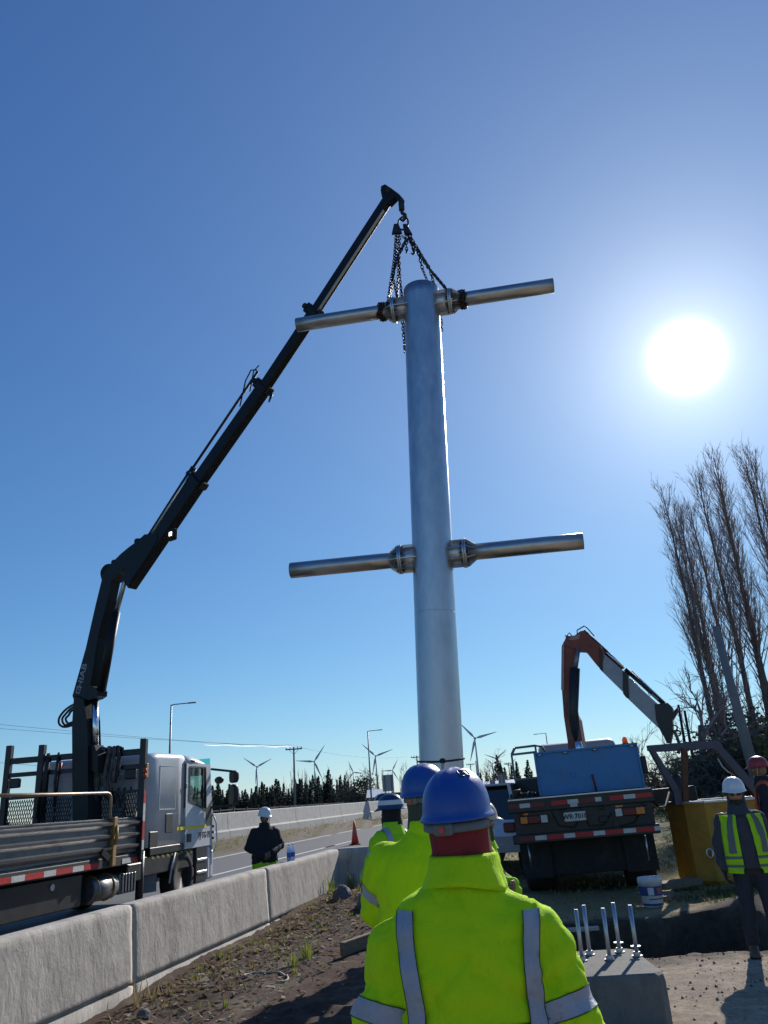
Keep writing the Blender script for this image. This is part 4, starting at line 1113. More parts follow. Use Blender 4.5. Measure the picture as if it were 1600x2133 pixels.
# black wheel surround, step box, tanks and mudflaps
MB().box((-1.2, 0.62, 1.0), (1.22, 2.95, 1.135), 0.01).build('cab_skirt', M_black, ct)
MB().box((1.02, 2.55, 0.32), (1.228, 3.10, 1.06), 0.03).build('step_box', M_black, ct)
MB().box((1.0, 0.30, 0.66), (1.2, 2.5, 1.0), 0.02).build('side_skirt', M_black, ct)
hz = MB()
for k in range(9): hz.add([V((1.203, 0.75 + k * 0.2, 0.93)), V((1.203, 0.83 + k * 0.2, 0.93)), V((1.203, 0.77 + k * 0.2, 0.99)), V((1.203, 0.69 + k * 0.2, 0.99))], [(0, 1, 2, 3)])
hz.build('warning_stripes', mat('faded_yellow', (0.35, 0.25, 0.06), 0.7), ct)
fa = MB(); fa.loft([[V((x_, 2.05 + 0.60 * math.cos(a), 0.50 + 0.62 * math.sin(a))) for a in np.linspace(0.1, math.pi - 0.1, 14)] for x_ in (0.75, 1.2)], False, False, True, closed=False)
fa.build('wheel_arch', M_black, ct)
MB().tube([(1.22, 1.42, 0.45), (1.22, 1.5, 0.75), (1.22, 1.63, 0.98)], 0.02, 6).build('arch_edge', M_wht, ct)
# exhaust stack and air filter between cab and rack, hinges and steps on the cab
MB().tube([(-0.9, 0.28, 1.0), (-0.9, 0.28, 2.75), (-0.9, 0.22, 2.92)], 0.075, 12).build('exhaust_stack', M_dark, ct)
MB().cyl((0.95, 0.32, 1.25), (0.95, 0.32, 1.85), 0.15, None, 16).build('air_filter', M_trim, ct)
for z in (1.35, 2.2): MB().box((1.236, 2.005, z), (1.252, 2.05, z + 0.08), 0.004).build('hinge', M_cab, ct)
for z in (0.5, 0.74): MB().box((1.229, 2.60, z), (1.25, 3.05, z + 0.05), 0.006).build('step', M_galv, ct)
MB().cyl((1.18, -2.3, 0.78), (1.215, -2.3, 0.78), 0.05, None, 14).build('filler_cap', M_galv, ct)
for k in range(4): MB().tube([(0.55 + 0.12 * k, 0.10, 2.2), (0.5 + 0.12 * k, 0.3, 2.0 - 0.05 * k), (0.45 + 0.13 * k, 0.50, 2.25)], 0.014, 6).build('air_hose', M_rubber, ct)
wheel(ct, root_m(ct) @ V((1.06, 2.05, 0.5)), root_m(ct).to_3x3() @ V((1, 0, 0)), 0.5, 0.30)
wheel(ct, root_m(ct) @ V((-1.06, 2.05, 0.5)), root_m(ct).to_3x3() @ V((-1, 0, 0)), 0.5, 0.30)
for y_ in (-4.3,):
    for s_ in (-1, 1): wheel(ct, root_m(ct) @ V((s_ * 1.0, y_, 0.5)), root_m(ct).to_3x3() @ V((s_, 0, 0)), 0.5, 0.5)
mf = MB(); mf.prism([(-0.17, 0.0), (0.17, 0.0), (0.17, 0.36), (0.1, 0.46), (-0.1, 0.46), (-0.17, 0.36)], frame((1.12, 0.82, 0.36), (0.3, 0.95, 0), (0, 0, 1), (0.95, -0.3, 0)), 0.015)
mf.build('mudflap', mat('grey_rubber', (0.16, 0.16, 0.17), 0.8, var=0.2, vs=20), ct)
MB().tube([(1.1, -1.3, 0.62), (1.1, -0.55, 0.62)], 0.20, 20).build('air_tank', M_bed, ct)
for y_ in (-1.15, -0.7): MB().ring((1.1, y_, 0.62), (0, 1, 0), 0.205, 0.014, 20, 5).build('tank_strap', M_ochre, ct)
bt = MB().box((0.92, -0.42, 0.46), (1.24, 0.12, 0.80), 0.03)
for k in range(5): bt.box((1.24, -0.38 + k * 0.1, 0.48), (1.262, -0.33 + k * 0.1, 0.78), 0.006)
bt.build('battery_box', M_bed, ct)
MB().tube([(1.15, -0.15, 0.80), (1.16, -0.12, 0.92), (1.10, -0.05, 0.98)], 0.03, 8).build('filler_pipe', M_galv, ct)
MB().box((0.3, -3.5, 0.42), (1.2, -1.5, 0.9), 0.02).build('tool_box', M_black, ct)  # these underbody boxes were added to blacken the shaded space below the bed
MB().box((-1.2, -3.5, 0.40), (-0.3, 0.2, 0.9), 0.02).build('fuel_tank', M_black, ct)
MB().box((-0.35, -6.2, 0.35), (0.35, 2.4, 0.70), 0.05).build('drive_train', M_black, ct)
MB().box((-1.15, 0.5, 0.45), (0.95, 1.5, 0.98), 0.05).build('engine_block', M_black, ct)
# outrigger leg at the crane base
MB().box((-1.3, -0.22, 0.62), (1.25, 0.28, 0.92), 0.02).build('crane_base', M_black, ct)
MB().cyl((1.18, 0.35, 0.12), (1.18, 0.35, 1.1), 0.07, None, 12).build('outrigger', M_black, ct)

# the big knuckle-boom crane on it
CP = Plane((-5.98, 15.2), (0.61, 11.0))
D1, N1 = V((0.745, 0.667)), V((-0.667, 0.745))
col = CP.poly(MB(), [(-0.34, 0.85), (0.34, 0.85), (0.30, 2.0), (0.26, 3.35), (0.10, 3.95), (-0.30, 4.1), (-0.47, 3.6), (-0.45, 2.6)], 0.46)
col = CP.poly_px(MB(), [(166, 1725), (198, 1725), (197, 1560), (195, 1500), (188, 1458), (168, 1450), (164, 1510)], 0.30)
colo = bld(col, 'crane_column', M_boom, ct)
bld(CP.poly_px(MB(), [(185, 1600), (212, 1610), (214, 1575), (206, 1552), (192, 1552)], 0.20), 'cylinder_foot', M_boom, ct, colo)
mbm = CP.poly(MB(), [(-0.47, 3.52), (-0.56, 4.03), (-0.23, 4.94), (0.10, 6.43), (0.38, 6.62), (0.56, 6.38), (0.44, 5.6), (0.26, 4.6), (0.06, 3.8)], 0.36)
mbm = CP.poly_px(MB(), [(161, 1450), (189, 1350), (209, 1261), (222, 1208), (231, 1186), (243, 1203), (233, 1252), (213, 1330), (203, 1400), (193, 1455), (172, 1482)], 0.22)
boomo = bld(mbm, 'main_boom', M_boom, ct)
bld(CP.poly_px(MB(), [(188, 1425), (206, 1432), (214, 1440), (213, 1450), (204, 1456), (190, 1460)], 0.22), 'boom_lug', M_boom, ct, boomo)
ccyl = lambda a, b, r, seg=16, w=0.0: MB().cyl(CP.sz(a[0], a[1], w), CP.sz(b[0], b[1], w), r, None, seg)
bld(ccyl((0.265, 2.9), (0.155, 3.93), 0.062), 'lift_cylinder_rod', M_chrome, ct, boomo)
bld(MB().cyl(CP.hit(211, 1440), CP.hit(241.5, 1275), 0.088, None, 16), 'outer_cylinder', M_boom, ct, boomo)
bld(MB().cyl(CP.hit(240.5, 1280), CP.hit(272, 1172), 0.050, None, 16), 'outer_cylinder_rod', mat('dull_rod', (0.35, 0.40, 0.40), 0.3, 0.9, var=0.1), ct, boomo)
ang_b = math.atan2(6.43 - 4.03, 0.10 + 0.56)
bu = CP.u * math.cos(ang_b) + V((0, 0, math.sin(ang_b))); bv = CP.u * -math.sin(ang_b) + V((0, 0, math.cos(ang_b)))
M_letter = mat('grey_lettering', (0.30, 0.31, 0.33), 0.6)
tp_ = CP.hit(171.5, 1408, -0.112)
Mt = frame(tp_, bu, bv, -CP.n)
text('HIAB', 0.22, M_letter, root_m(ct).inverted() @ Mt, 'lettering', boomo, bold=0.004)
lg = MB(); oM = frame(CP.hit(163.5, 1437, -0.112), bu, bv, -CP.n)
for (x0, y0, x1, y1) in ((-0.07, -0.07, -0.045, 0.07), (-0.04, 0.045, 0.07, 0.07), (-0.04, -0.07, 0.07, -0.045), (0.045, -0.04, 0.07, 0.015), (-0.01, -0.01, 0.04, 0.015)): lg.box((x0, y0, 0), (x1, y1, 0.003), 0, oM)
bld(lg, 'emblem', M_letter, ct, boomo)
kn = bld(CP.poly_px(MB(), [(221, 1204), (232, 1186), (247, 1171), (262, 1156), (279, 1142), (296, 1130), (311, 1116), (336, 1114), (338, 1127), (318, 1160), (298, 1190), (281, 1214), (274, 1213), (270, 1186), (254, 1198), (243, 1212)], 0.24), 'knuckle', M_boom, ct)
stages = [((1.12, 5.86), (3.06, 7.56), 0.43, 0.22, 0.33), ((2.95, 7.48), (4.76, 9.00), 0.37, 0.19, 0.28), ((4.6, 8.88), (6.02, 10.16), 0.31, 0.16, 0.22), ((5.9, 10.06), (7.74, 11.76), 0.26, 0.13, 0.195)]
prevo = kn
for k, (a, b, hob, wd, hgt) in enumerate(stages):
    a, b = V(a), V(b); d = (b - a).normalized(); n = V((-d.y, d.x))
    off = n * (hob / 2 + 0.012 * k)
    mb = MB(); mb.bar(CP.sz(*(a + off)), CP.sz(*(b + off)), wd, hgt, CP.sz(n.x, n.y) - CP.o, 0.02)
    bo = bld(mb, 'boom_section', M_boom, ct)
    # bright worn lower edge and end collar
    if k == 3:
        ed = MB(); ed.bar(CP.sz(*(a + off - n * (hgt / 2 + 0.006)), -wd / 2 + 0.03), CP.sz(*(b + off - n * (hgt / 2 + 0.006) - d * 0.2), -wd / 2 + 0.03), 0.05, 0.012, CP.sz(n.x, n.y) - CP.o)
        bld(ed, 'wear_strip', M_galv, ct, bo)
    if k < 3:
        e = b + off
        cl = MB(); cl.bar(CP.sz(*(e - d * 0.10)), CP.sz(*e), wd + 0.04, hgt + 0.05, CP.sz(n.x, n.y) - CP.o, 0.015); bld(cl, 'end_collar', M_boom, ct, bo)
        br = MB(); e2 = e + n * (hgt / 2 + 0.06) - d * 0.06
        br.bar(CP.sz(*(e2 - d * 0.10)), CP.sz(*(e2 + d * 0.10)), 0.16, 0.12, CP.sz(n.x, n.y) - CP.o, 0.02)
        br.cyl(CP.sz(*(e2 + n * 0.06), -0.1), CP.sz(*(e2 + n * 0.06), 0.1), 0.055, None, 10); bld(br, 'bracket', M_boom, ct, bo)
        tb = MB(); e3 = e - n * (hgt / 2 + 0.03); tb.bar(CP.sz(*(e3 - d * 0.1)), CP.sz(*(e3 + d * 0.05 - n * 0.02)), wd * 0.7, 0.06, CP.sz(n.x, n.y) - CP.o, 0.01); bld(tb, 'slide_pad', M_dark, ct, bo)
# extension cylinders lying on top
def top(s_, h_):  # point above the boom top edge
    p = V((1.2, 5.9)) + D1 * s_ + N1 * h_; return (p.x, p.y)
bld(ccyl(top(0.55, 0.50), top(2.58, 0.55), 0.062, 12), 'extension_cylinder', M_boom, ct)
bld(ccyl(top(2.55, 0.575), top(4.85, 0.55), 0.026, 10), 'extension_rod', M_dark, ct)
bld(ccyl(top(0.8, 0.42), top(2.5, 0.46), 0.014, 8, -0.08), 'pipe', M_chrome, ct)
bld(MB().tube([CP.sz(*top(4.85, 0.60)), CP.sz(*top(4.78, 0.74)), CP.sz(*top(4.55, 0.70)), CP.sz(*top(4.1, 0.42))], 0.014, 6), 'hose', M_rubber, ct)
bld(MB().tube([CP.sz(*top(4.95, 0.62)), CP.sz(*top(4.8, 0.66)), CP.sz(*top(4.45, 0.42))], 0.012, 6), 'hose', M_rubber, ct)
hk = MB(); hk.tube([CP.hit(552, 814), CP.hit(560, 817), CP.hit(566, 822), CP.hit(560, 838)], [0.05, 0.045, 0.03, 0.012], 8); bld(hk, 'hook_lever', M_boom, ct)
for (px, py) in ((326, 1137), (305, 1167), (287, 1196), (415, 1008)):
    q = CP.hit(px, py); bld(MB().bar(q - CP.u * 0.05, q + CP.u * 0.09, 0.08, 0.035), 'stud', M_boom, ct)
for k, (px, py) in enumerate(((243, 1172), (291, 1128))):
    q = CP.hit(px, py); bld(MB().box(q - V((0.09, 0.09, 0.07)), q + V((0.06, 0.06, 0.05)), 0.03), 'fitting', M_boom, ct)
# work lamp, lit
lq = CP.hit(359, 1114, -0.15); lh = MB(); lM = frame(lq, CP.u, (0, 0, 1), -CP.n)
lh.box((-0.12, -0.11, -0.06), (0.10, 0.12, 0.05), 0.03, lM); lo_ = bld(lh, 'work_lamp', M_boom, ct)
lb = MB(); lb.box((-0.035, -0.035, 0.048), (0.045, 0.045, 0.056), 0.01, lM)
bld(lb, 'lamp_lens', mat('lit_lens', (1, 0.95, 0.85), 0.3, emit=(1.0, 0.9, 0.75), estr=3.0), ct, lo_)
# hoses at the knuckle and the base
for k in range(4):
    o_ = 4 * k
    bld(MB().tube(smooth_path([CP.hit(237 - k * 2, 1176 + k), CP.hit(222 + k * 2, 1177 + k * 2), CP.hit(213 + k * 2, 1186 + k * 2), CP.hit(211 + k * 3, 1196 + k * 2), CP.hit(215 + k * 2, 1212)]), 0.018, 6), 'hose', M_rubber, ct)
for k in range(3):
    bld(MB().tube(smooth_path([CP.hit(165, 1462 + k * 5), CP.hit(147 + k, 1471 + k * 5), CP.hit(133 + k * 5, 1482 + k * 4), CP.hit(123 + k * 7, 1497), CP.hit(125 + k * 8, 1510 - k * 2), CP.hit(138 + k * 4, 1514 - k * 4), CP.hit(165, 1506 - k * 4)]), 0.022, 8), 'hose', M_rubber, ct)
for k in range(2):
    bld(MB().tube([CP.hit(218, 1372 + 4 * k), CP.hit(221, 1382), CP.hit(219 + k, 1398), CP.hit(214, 1420)], 0.022, 6), 'hose', M_rubber, ct)
# boom head
hd = bld(CP.poly_px(MB(), [(797, 401), (798, 392), (806, 388), (820, 397), (836, 409), (839, 414), (838, 421), (831, 421), (826, 414), (812, 428), (800, 416)], 0.13), 'boom_head', M_boom, ct)
bld(MB().cyl(CP.hit(808, 396, -0.09), CP.hit(808, 396, 0.09), 0.05, None, 12), 'head_pin', M_dark, ct, hd)
HP = CP.hit(836, 425)
sw = MB(); sw.box(HP + V((-0.05, -0.05, -0.14)), HP + V((0.05, 0.05, 0.06)), 0.015); bld(sw, 'swivel', M_dark, ct, hd)
hkm = MB(); hkm.tube([HP + V((0, 0, -0.12)), HP + V((0, 0, -0.20)), HP + V((0.05, 0, -0.25)), HP + V((0.055, 0, -0.32)), HP + V((0, 0, -0.37)), HP + V((-0.05, 0, -0.34))], [0.03, 0.032, 0.035, 0.035, 0.03, 0.012], 8)
bld(hkm, 'hook', M_dark, ct, hd)

# ------------------------------------------------------------------ chain sling
M_chain = mat('chain_steel', (0.035, 0.03, 0.035), 0.5, 0.6, var=0.4, vs=30, stain=(0.09, 0.05, 0.04), st_amt=0.4)
RP = HP + V((0.0, 0, -0.45))
sl = empty('chain_sling', RP, label='chain sling between the crane hook and the upper arms', cat='chain')
def links(mb, pts, pitch=0.056, r=0.0095):
    acc = [V(p) for p in pts]; seg = [(acc[i], acc[i + 1]) for i in range(len(acc) - 1)]
    tot = sum((b - a).length for a, b in seg); n = max(2, int(tot / pitch)); i = 0; run = 0.0
    for k in range(n):
        s_ = (k + 0.5) * tot / n
        rem = s_
        for a, b in seg:
            L_ = (b - a).length
            if rem <= L_ or (a, b) == seg[-1]: p = a.lerp(b, min(1, rem / L_)); d = (b - a).normalized(); break
            rem -= L_
        x, y, _ = basis(d)
        if k % 2: x, y = y, x
        rings = []
        for q in range(10):
            t = TAU * q / 10; ct_, st_ = math.cos(t), math.sin(t)
            c = p + d * (st_ * 0.030 + (0.010 if st_ > 0.1 else -0.010 if st_ < -0.1 else 0)) + x * ct_ * 0.020
            u = (d * st_ + x * ct_).normalized()
            rings.append([c + (u * math.cos(TAU * w / 4) + y * math.sin(TAU * w / 4)) * r for w in range(4)])
        rings.append(rings[0]); mb.loft(rings, False, False, True)
    return mb
rc = HP + V((0.0, 0, -0.43)); rgm = MB(); rgm.ring(rc, (0.35, 1, 0), 0.095, 0.017, 22, 7, 1.45); bld(rgm, 'master_ring', M_chain, sl)
def A(px, py, dy=0.0): return at(px, py, HP.y + dy)
cl = MB(); cl.prism([(-0.09, 0), (0.09, 0), (0.04, 0.20), (-0.04, 0.20)], frame(A(827, 489), (1, 0, 0), (0, 0, 1), (0, -1, 0)), 0.05); bld(cl, 'clutch', M_chain, sl)
cl = MB(); cl.prism([(-0.05, 0), (0.09, -0.03), (0.0, 0.20), (-0.06, 0.20)], frame(A(848, 489), (1, 0, 0), (0, 0, 1), (0, -1, 0)), 0.05); bld(cl, 'clutch', M_chain, sl)
yl, yr = 0.12, -0.08      # left and right collars differ in depth
C_ = [
 [A(825, 486), A(821, 540, .05), A(815, 580, .1), A(806, 640, yl - .12)],
 [A(829, 488), A(826, 530, .05), A(819, 580, .1), A(809, 640, yl + .12)],
 [A(833, 488), A(831, 530), A(834, 590, .08), A(838, 622, .1)],
 [A(845, 500), A(832, 525, .04), A(818, 575, .1), A(828, 622, .16)],
 [A(846, 502), A(831, 532, .03), A(829, 580, .1), A(826, 640, .22)],
 [A(846, 482), A(868, 522, -.03), A(890, 555, -.05), A(938, 612, yr - .14)],
 [A(850, 484), A(874, 525, .02), A(896, 562, .05), A(942, 616, yr + .12)],
 [A(846, 492), A(869, 516, .1), A(880, 560, .3), A(897, 602, .36)],
 [A(838, 492), A(868, 515, .05), A(893, 555, .2), A(909, 606, .36)],
 [A(845, 495), A(847, 508), A(847, 522)],
 [A(856, 490), A(858, 505), A(859, 518)],
 [at(838, 668, 11.30), at(841, 700, 11.33), at(843, 734, 11.34)],
 [at(842, 668, 11.34), at(845, 700, 11.36), at(845, 728, 11.37)],
 [at(917, 652, 11.36), at(919, 672, 11.37), at(920, 690, 11.37)],
]
for c in C_: bld(links(MB(), c), 'chain', M_chain, sl)
bld(MB().tube([A(859, 516), A(861, 521), A(863, 526), A(860, 530), A(856, 527)], [0.02, 0.022, 0.024, 0.02, 0.01], 7), 'grab_hook', M_chain, sl)
bld(MB().tube([A(847, 520), A(848, 524), A(846, 527)], [0.016, 0.02, 0.012], 7), 'grab_hook', M_chain, sl)
for cx, cy, s_ in ((810, 645, -1), (945, 626, 1)):
    Mw = root_m(pole); th = R(-9.5); d = Mw.to_3x3() @ V((math.cos(th) * math.cos(R(1.6)), math.sin(th) * math.cos(R(1.6)), math.sin(R(1.6))))
    c0 = Mw @ V((0, 0, 8.5)); x, y, _ = basis(d)
    for off in (0.655, 0.69, 0.715):
        cc = c0 + d * (s_ * off)
        pts = [cc + (x * math.cos(TAU * k / 20) + y * math.sin(TAU * k / 20)) * 0.145 + d * 0.03 * math.sin(k) for k in range(21)]
        bld(links(MB(), pts), 'chain_wrap', M_chain, sl)
# ------------------------------------------------------------------ blue-box crane truck, seen from behind
M_blue = mat('blue_paint', (0.045, 0.21, 0.46), 0.5, var=0.12, vs=2.5, streak=((0.13, 0.10, 0.07), 0.6, 1.0, (8, 8, 1.1), 0.60, 0.76), bump2=(0.4, 2.5, (1, 1, 1), 0.06), stain=(0.10, 0.11, 0.10), st_amt=0.4, st_scale=2.2, bump=0.05, bs=15)
M_cran = mat('orange_crane_paint', (0.22, 0.05, 0.028), 0.55, var=0.25, vs=3, stain=(0.30, 0.15, 0.11), st_amt=0.45, st_scale=2.5, bump=0.06)
M_deck = mat('rusty_deck', (0.07, 0.05, 0.04), 0.8, var=0.3, vs=5, stain=(0.14, 0.09, 0.06), st_amt=0.5, st_scale=4, bump=0.2, bs=30)
M_sil = mat('silver_section', (0.24, 0.25, 0.28), 0.4, 0.6, var=0.15, vs=4, stain=(0.1, 0.09, 0.08), st_amt=0.4)
M_greyc = mat('grey_cab', (0.36, 0.35, 0.36), 0.5, var=0.08, vs=3, stain=(0.25, 0.22, 0.2), st_amt=0.4)
bt_ = empty('blue_box_truck', (3.05, 14.2, 0), rot=(0, R(-1.3), R(-11)), label='crane truck with blue load box and red white tail strips seen from behind', cat='truck')
HW = 1.235
MB().box((-HW, 0.10, 1.44), (HW, 4.4, 1.53), 0.01).build('deck', M_deck, bt_)
for k in range(8): MB().box((-HW + 0.02, 0.18 + k * 0.09, 1.532), (HW - 0.02, 0.262 + k * 0.09, 1.555)).build('deck_plank', M_wood, bt_)
MB().box((-HW, 0.0, 1.36), (HW, 0.098, 1.60), 0.012).build('rear_beam', M_black, bt_)
MB().bar((-HW + 0.02, -0.006, 1.575), (HW - 0.02, -0.006, 1.575), 0.012, 0.02).build('worn_edge', M_galv, bt_)
for s_ in (-0.42, 0.42): MB().box((s_ - 0.05, 0.12, 1.0), (s_ + 0.05, 5.6, 1.36), 0.01).build('chassis_rail', M_dark, bt_)
MB().box((-HW + 0.08, 0.05, 1.0), (HW - 0.05, 0.10, 1.36)).build('tail_panel', M_black, bt_)
MB().box((-HW + 0.02, -0.03, 0.86), (HW, 0.07, 1.01), 0.015).build('under_bumper', M_black, bt_)
for s_ in (-0.55, 0.55): MB().box((s_ - 0.05, 0.02, 1.012), (s_ + 0.05, 0.09, 1.36)).build('bumper_bracket', M_black, bt_)
zx = lambda z: (z - 70) / (1430 - 70) * 2 * HW - HW
M_redd = mat('faded_red_strip', (0.16, 0.02, 0.018), 0.5, var=0.2, vs=10)
for a, b, m in ((80, 184, M_redd), (186, 285, M_wht), (287, 415, M_redd), (487, 637, M_red), (639, 740, M_wht), (742, 895, M_redd), (897, 955, M_wht), (1030, 1157, M_red), (1159, 1265, M_wht), (1267, 1415, M_red)):
    MB().box((zx(a), -0.006, 1.435), (zx(b), -0.001, 1.505)).build('reflector_strip', m, bt_)
MB().box((zx(660), -0.008, 1.385), (zx(725), -0.001, 1.432)).build('maker_plate', M_wht, bt_)
for a, b, m in ((150, 288, M_redd), (290, 397, M_wht), (399, 556, M_red), (558, 662, M_wht), (664, 827, M_red), (829, 935, M_wht), (937, 1099, M_red), (1101, 1213, M_wht), (1215, 1377, M_red), (1379, 1428, M_wht)):
    MB().box((zx(a), -0.037, 0.905), (zx(b), -0.0315, 0.975)).build('reflector_strip', m, bt_)
for s_ in (-1, 1):
    x0 = 0.80 * s_; lt = MB().box((x0 - 0.25, -0.03, 1.17), (x0 + 0.25, 0.045, 1.30), 0.01).build('tail_lamp', M_trim, bt_)
    MB().box((x0 - 0.24 if s_ < 0 else x0 + 0.10, -0.045, 1.18), (x0 - 0.12 if s_ < 0 else x0 + 0.24, -0.031, 1.29), 0.008).build('amber_lens', M_orange, lt)
    MB().box((x0 - 0.11, -0.045, 1.18), (x0 + 0.09, -0.031, 1.29), 0.008).build('red_lens', M_redd, lt)
    MB().box((x0 + 0.11 if s_ < 0 else x0 - 0.24, -0.045, 1.175), (x0 + 0.22 if s_ < 0 else x0 - 0.13, -0.031, 1.295), 0.004).build('white_lens', M_wht, lt)
    MB().box((x0 - 0.22, -0.02, 1.315), (x0 - 0.10, 0.04, 1.345)).build('marker_lamp', M_orange, bt_)
pt = MB().box((-0.30, -0.02, 1.155), (0.07, 0.045, 1.305), 0.01).build('number_plate', M_wht, bt_)
text('WR·7010', 0.105, M_trim, frame((-0.115, -0.0225, 1.23), (1, 0, 0), (0, 0, 1), (0, -1, 0)), 'plate_number', pt, bold=0.003)
for s_ in (-1, 1):
    MB().box((s_ * 0.88 - 0.26, 0.35, 0.28), (s_ * 0.88 + 0.26, 0.37, 0.86)).build('mudflap', M_rubber, bt_)
    Mb = root_m(bt_)
    wheel(bt_, Mb @ V((s_ * 0.86, 1.15, 0.50)), Mb.to_3x3() @ V((s_, 0, 0)), 0.5, 0.52)
    wheel(bt_, Mb @ V((s_ * 0.98, 5.3, 0.50)), Mb.to_3x3() @ V((s_, 0, 0)), 0.5, 0.28)
    MB().tube([(s_ * 0.98, 0.1, 0.84), (s_ * 0.97, 0.12, 0.45)], 0.016, 6).build('stay_rod', M_galv, bt_)
# running gear below, with dark fillers added to black out the shaded gap
MB().box((-1.12, 0.42, 0.30), (1.12, 0.47, 0.855), 0.01).build('dark_fill_panel', M_rubber, bt_)  # dark panel added to stand in for the shade under the deck
for k in range(3): MB().tube([(-0.5 + 0.5 * k, 0.04, 1.34), (-0.4 + 0.5 * k, 0.03, 1.10 - 0.04 * k), (-0.15 + 0.5 * k, 0.03, 1.06), (0.05 + 0.5 * k, 0.04, 1.30)], 0.014, 6).build('air_hose', M_rubber, bt_)
for x_ in (-1.0, -0.3, 0.35, 1.05): MB().box((x_ - 0.04, -0.02, 1.30), (x_ + 0.04, 0.046, 1.355), 0.01).build('rope_hook', M_dark, bt_)
MB().box((0.28, -0.012, 1.10), (0.42, 0.045, 1.20), 0.01).build('trailer_socket', M_trim, bt_)
for k in range(6): MB().tube([(-1.15 + 0.08 * k, 0.3 + 0.1 * (k % 3), 1.57), (-1.12 + 0.09 * k, 0.5, 1.66 + 0.02 * (k % 2)), (-0.95 + 0.05 * k, 0.75, 1.58)], 0.025, 6).build('loose_chain', M_dark, bt_)
MB().box((-0.55, 0.5, 0.42), (0.55, 0.9, 0.98), 0.05).build('spare_wheel_carrier', M_black, bt_)
MB().cyl((-0.9, 1.15, 0.5), (0.9, 1.15, 0.5), 0.11, None, 14).build('rear_axle', M_black, bt_)
MB().box((-1.15, 1.75, 0.22), (1.15, 3.2, 1.3), 0.04).build('dark_fill_box', M_black, bt_)  # unseen box, set low to hide the lit slit under the truck
MB().box((-1.05, 4.3, 0.45), (1.05, 4.75, 1.2), 0.04).build('engine_block', M_black, bt_)
for s_ in (-1, 1): MB().box((s_ * 0.86 - 0.32, 0.55, 1.04), (s_ * 0.86 + 0.32, 1.78, 1.09), 0.01).build('mudguard', M_black, bt_)
# blue box on the deck
bx = MB(); bx.box((-0.66, 0.38, 1.56), (1.16, 1.25, 2.335), 0.02); bxo = bx.build('load_box', M_blue, bt_)
rim_ = MB()
for a, b in (((-0.67, 2.325), (1.17, 2.325)), ((-0.655, 1.575), (1.155, 1.575))): rim_.bar((a[0], 0.37, a[1]), (b[0], 0.37, b[1]), 0.03, 0.035, ch=0.006)
for x_ in (-0.65, 1.15): rim_.bar((x_, 0.37, 1.595), (x_, 0.37, 2.305), 0.035, 0.03, (0, 1, 0), 0.006)
rim_.build('box_frame', M_blue, bxo)
for x_ in (-0.56, -0.10, 0.42, 1.06):
    MB().box((x_ - 0.045, 0.34, 2.275), (x_ + 0.045, 0.379, 2.31), 0.008).build('marker_lamp', M_trim, bxo)
    MB().box((x_ - 0.03, 0.335, 2.283), (x_ + 0.03, 0.3395, 2.303)).build('lens', M_wht, bxo)
MB().box((-0.06, 0.367, 1.86), (0.01, 0.379, 1.93), 0.01).build('bolt_plate', M_blue, bxo)
MB().box((-0.40, 0.367, 1.93), (-0.345, 0.379, 1.985), 0.01).build('bolt_plate', M_blue, bxo)
MB().tube([(0.33, 0.36, 1.56), (0.31, 0.355, 1.80), (0.30, 0.36, 1.88)], [0.018, 0.016, 0.02], 7).build('lever', M_redd, bt_)
MB().tube([(0.985, 0.6, 2.33), (0.985, 0.6, 2.36)], 0.06, 12).build('beacon_base', M_trim, bt_)
MB().tube([(0.985, 0.6, 2.36), (0.985, 0.6, 2.43), (0.985, 0.6, 2.47)], [0.05, 0.045, 0.02], 12).build('beacon', mat('beacon_orange', (0.9, 0.25, 0.05), 0.25, transl=0.6, trans_col=(1.0, 0.3, 0.06)), bt_)
MB().box((1.20, 0.7, 1.80), (1.30, 0.85, 2.12), 0.02).build('side_lamp_box', M_trim, bt_)
MB().box((-1.2, 0.5, 1.56), (-0.75, 1.1, 1.68), 0.02).build('dunnage', M_dark, bt_)
MB().tube([(-1.10, 0.25, 1.55), (-1.08, 0.25, 1.70), (-0.98, 0.25, 1.72)], [0.05, 0.06, 0.03], 8).build('binder', M_dark, bt_)
# cab
cabr = lambda y, zl, zh, xr, cr: [p + V((0.22, 0, 0)) for p in cab_ring(y, zl, zh, xr, cr)]
MB().loft([cabr(4.35, 1.1, 2.56, 0.80, 0.16), cabr(4.42, 1.1, 2.64, 0.86, 0.16), cabr(5.2, 1.05, 2.72, 0.9, 0.15), cabr(5.9, 1.0, 2.66, 0.9, 0.15), cabr(6.3, 0.9, 1.9, 0.9, 0.1)], True, True, True).build('cab', M_greyc, bt_)
MB().box((-0.38, 4.33, 2.36), (-0.10, 4.349, 2.48), 0.01).build('rear_window', M_trim, bt_)
MB().box((0.25, 4.33, 2.36), (0.85, 4.349, 2.48), 0.01).build('rear_window', M_trim, bt_)
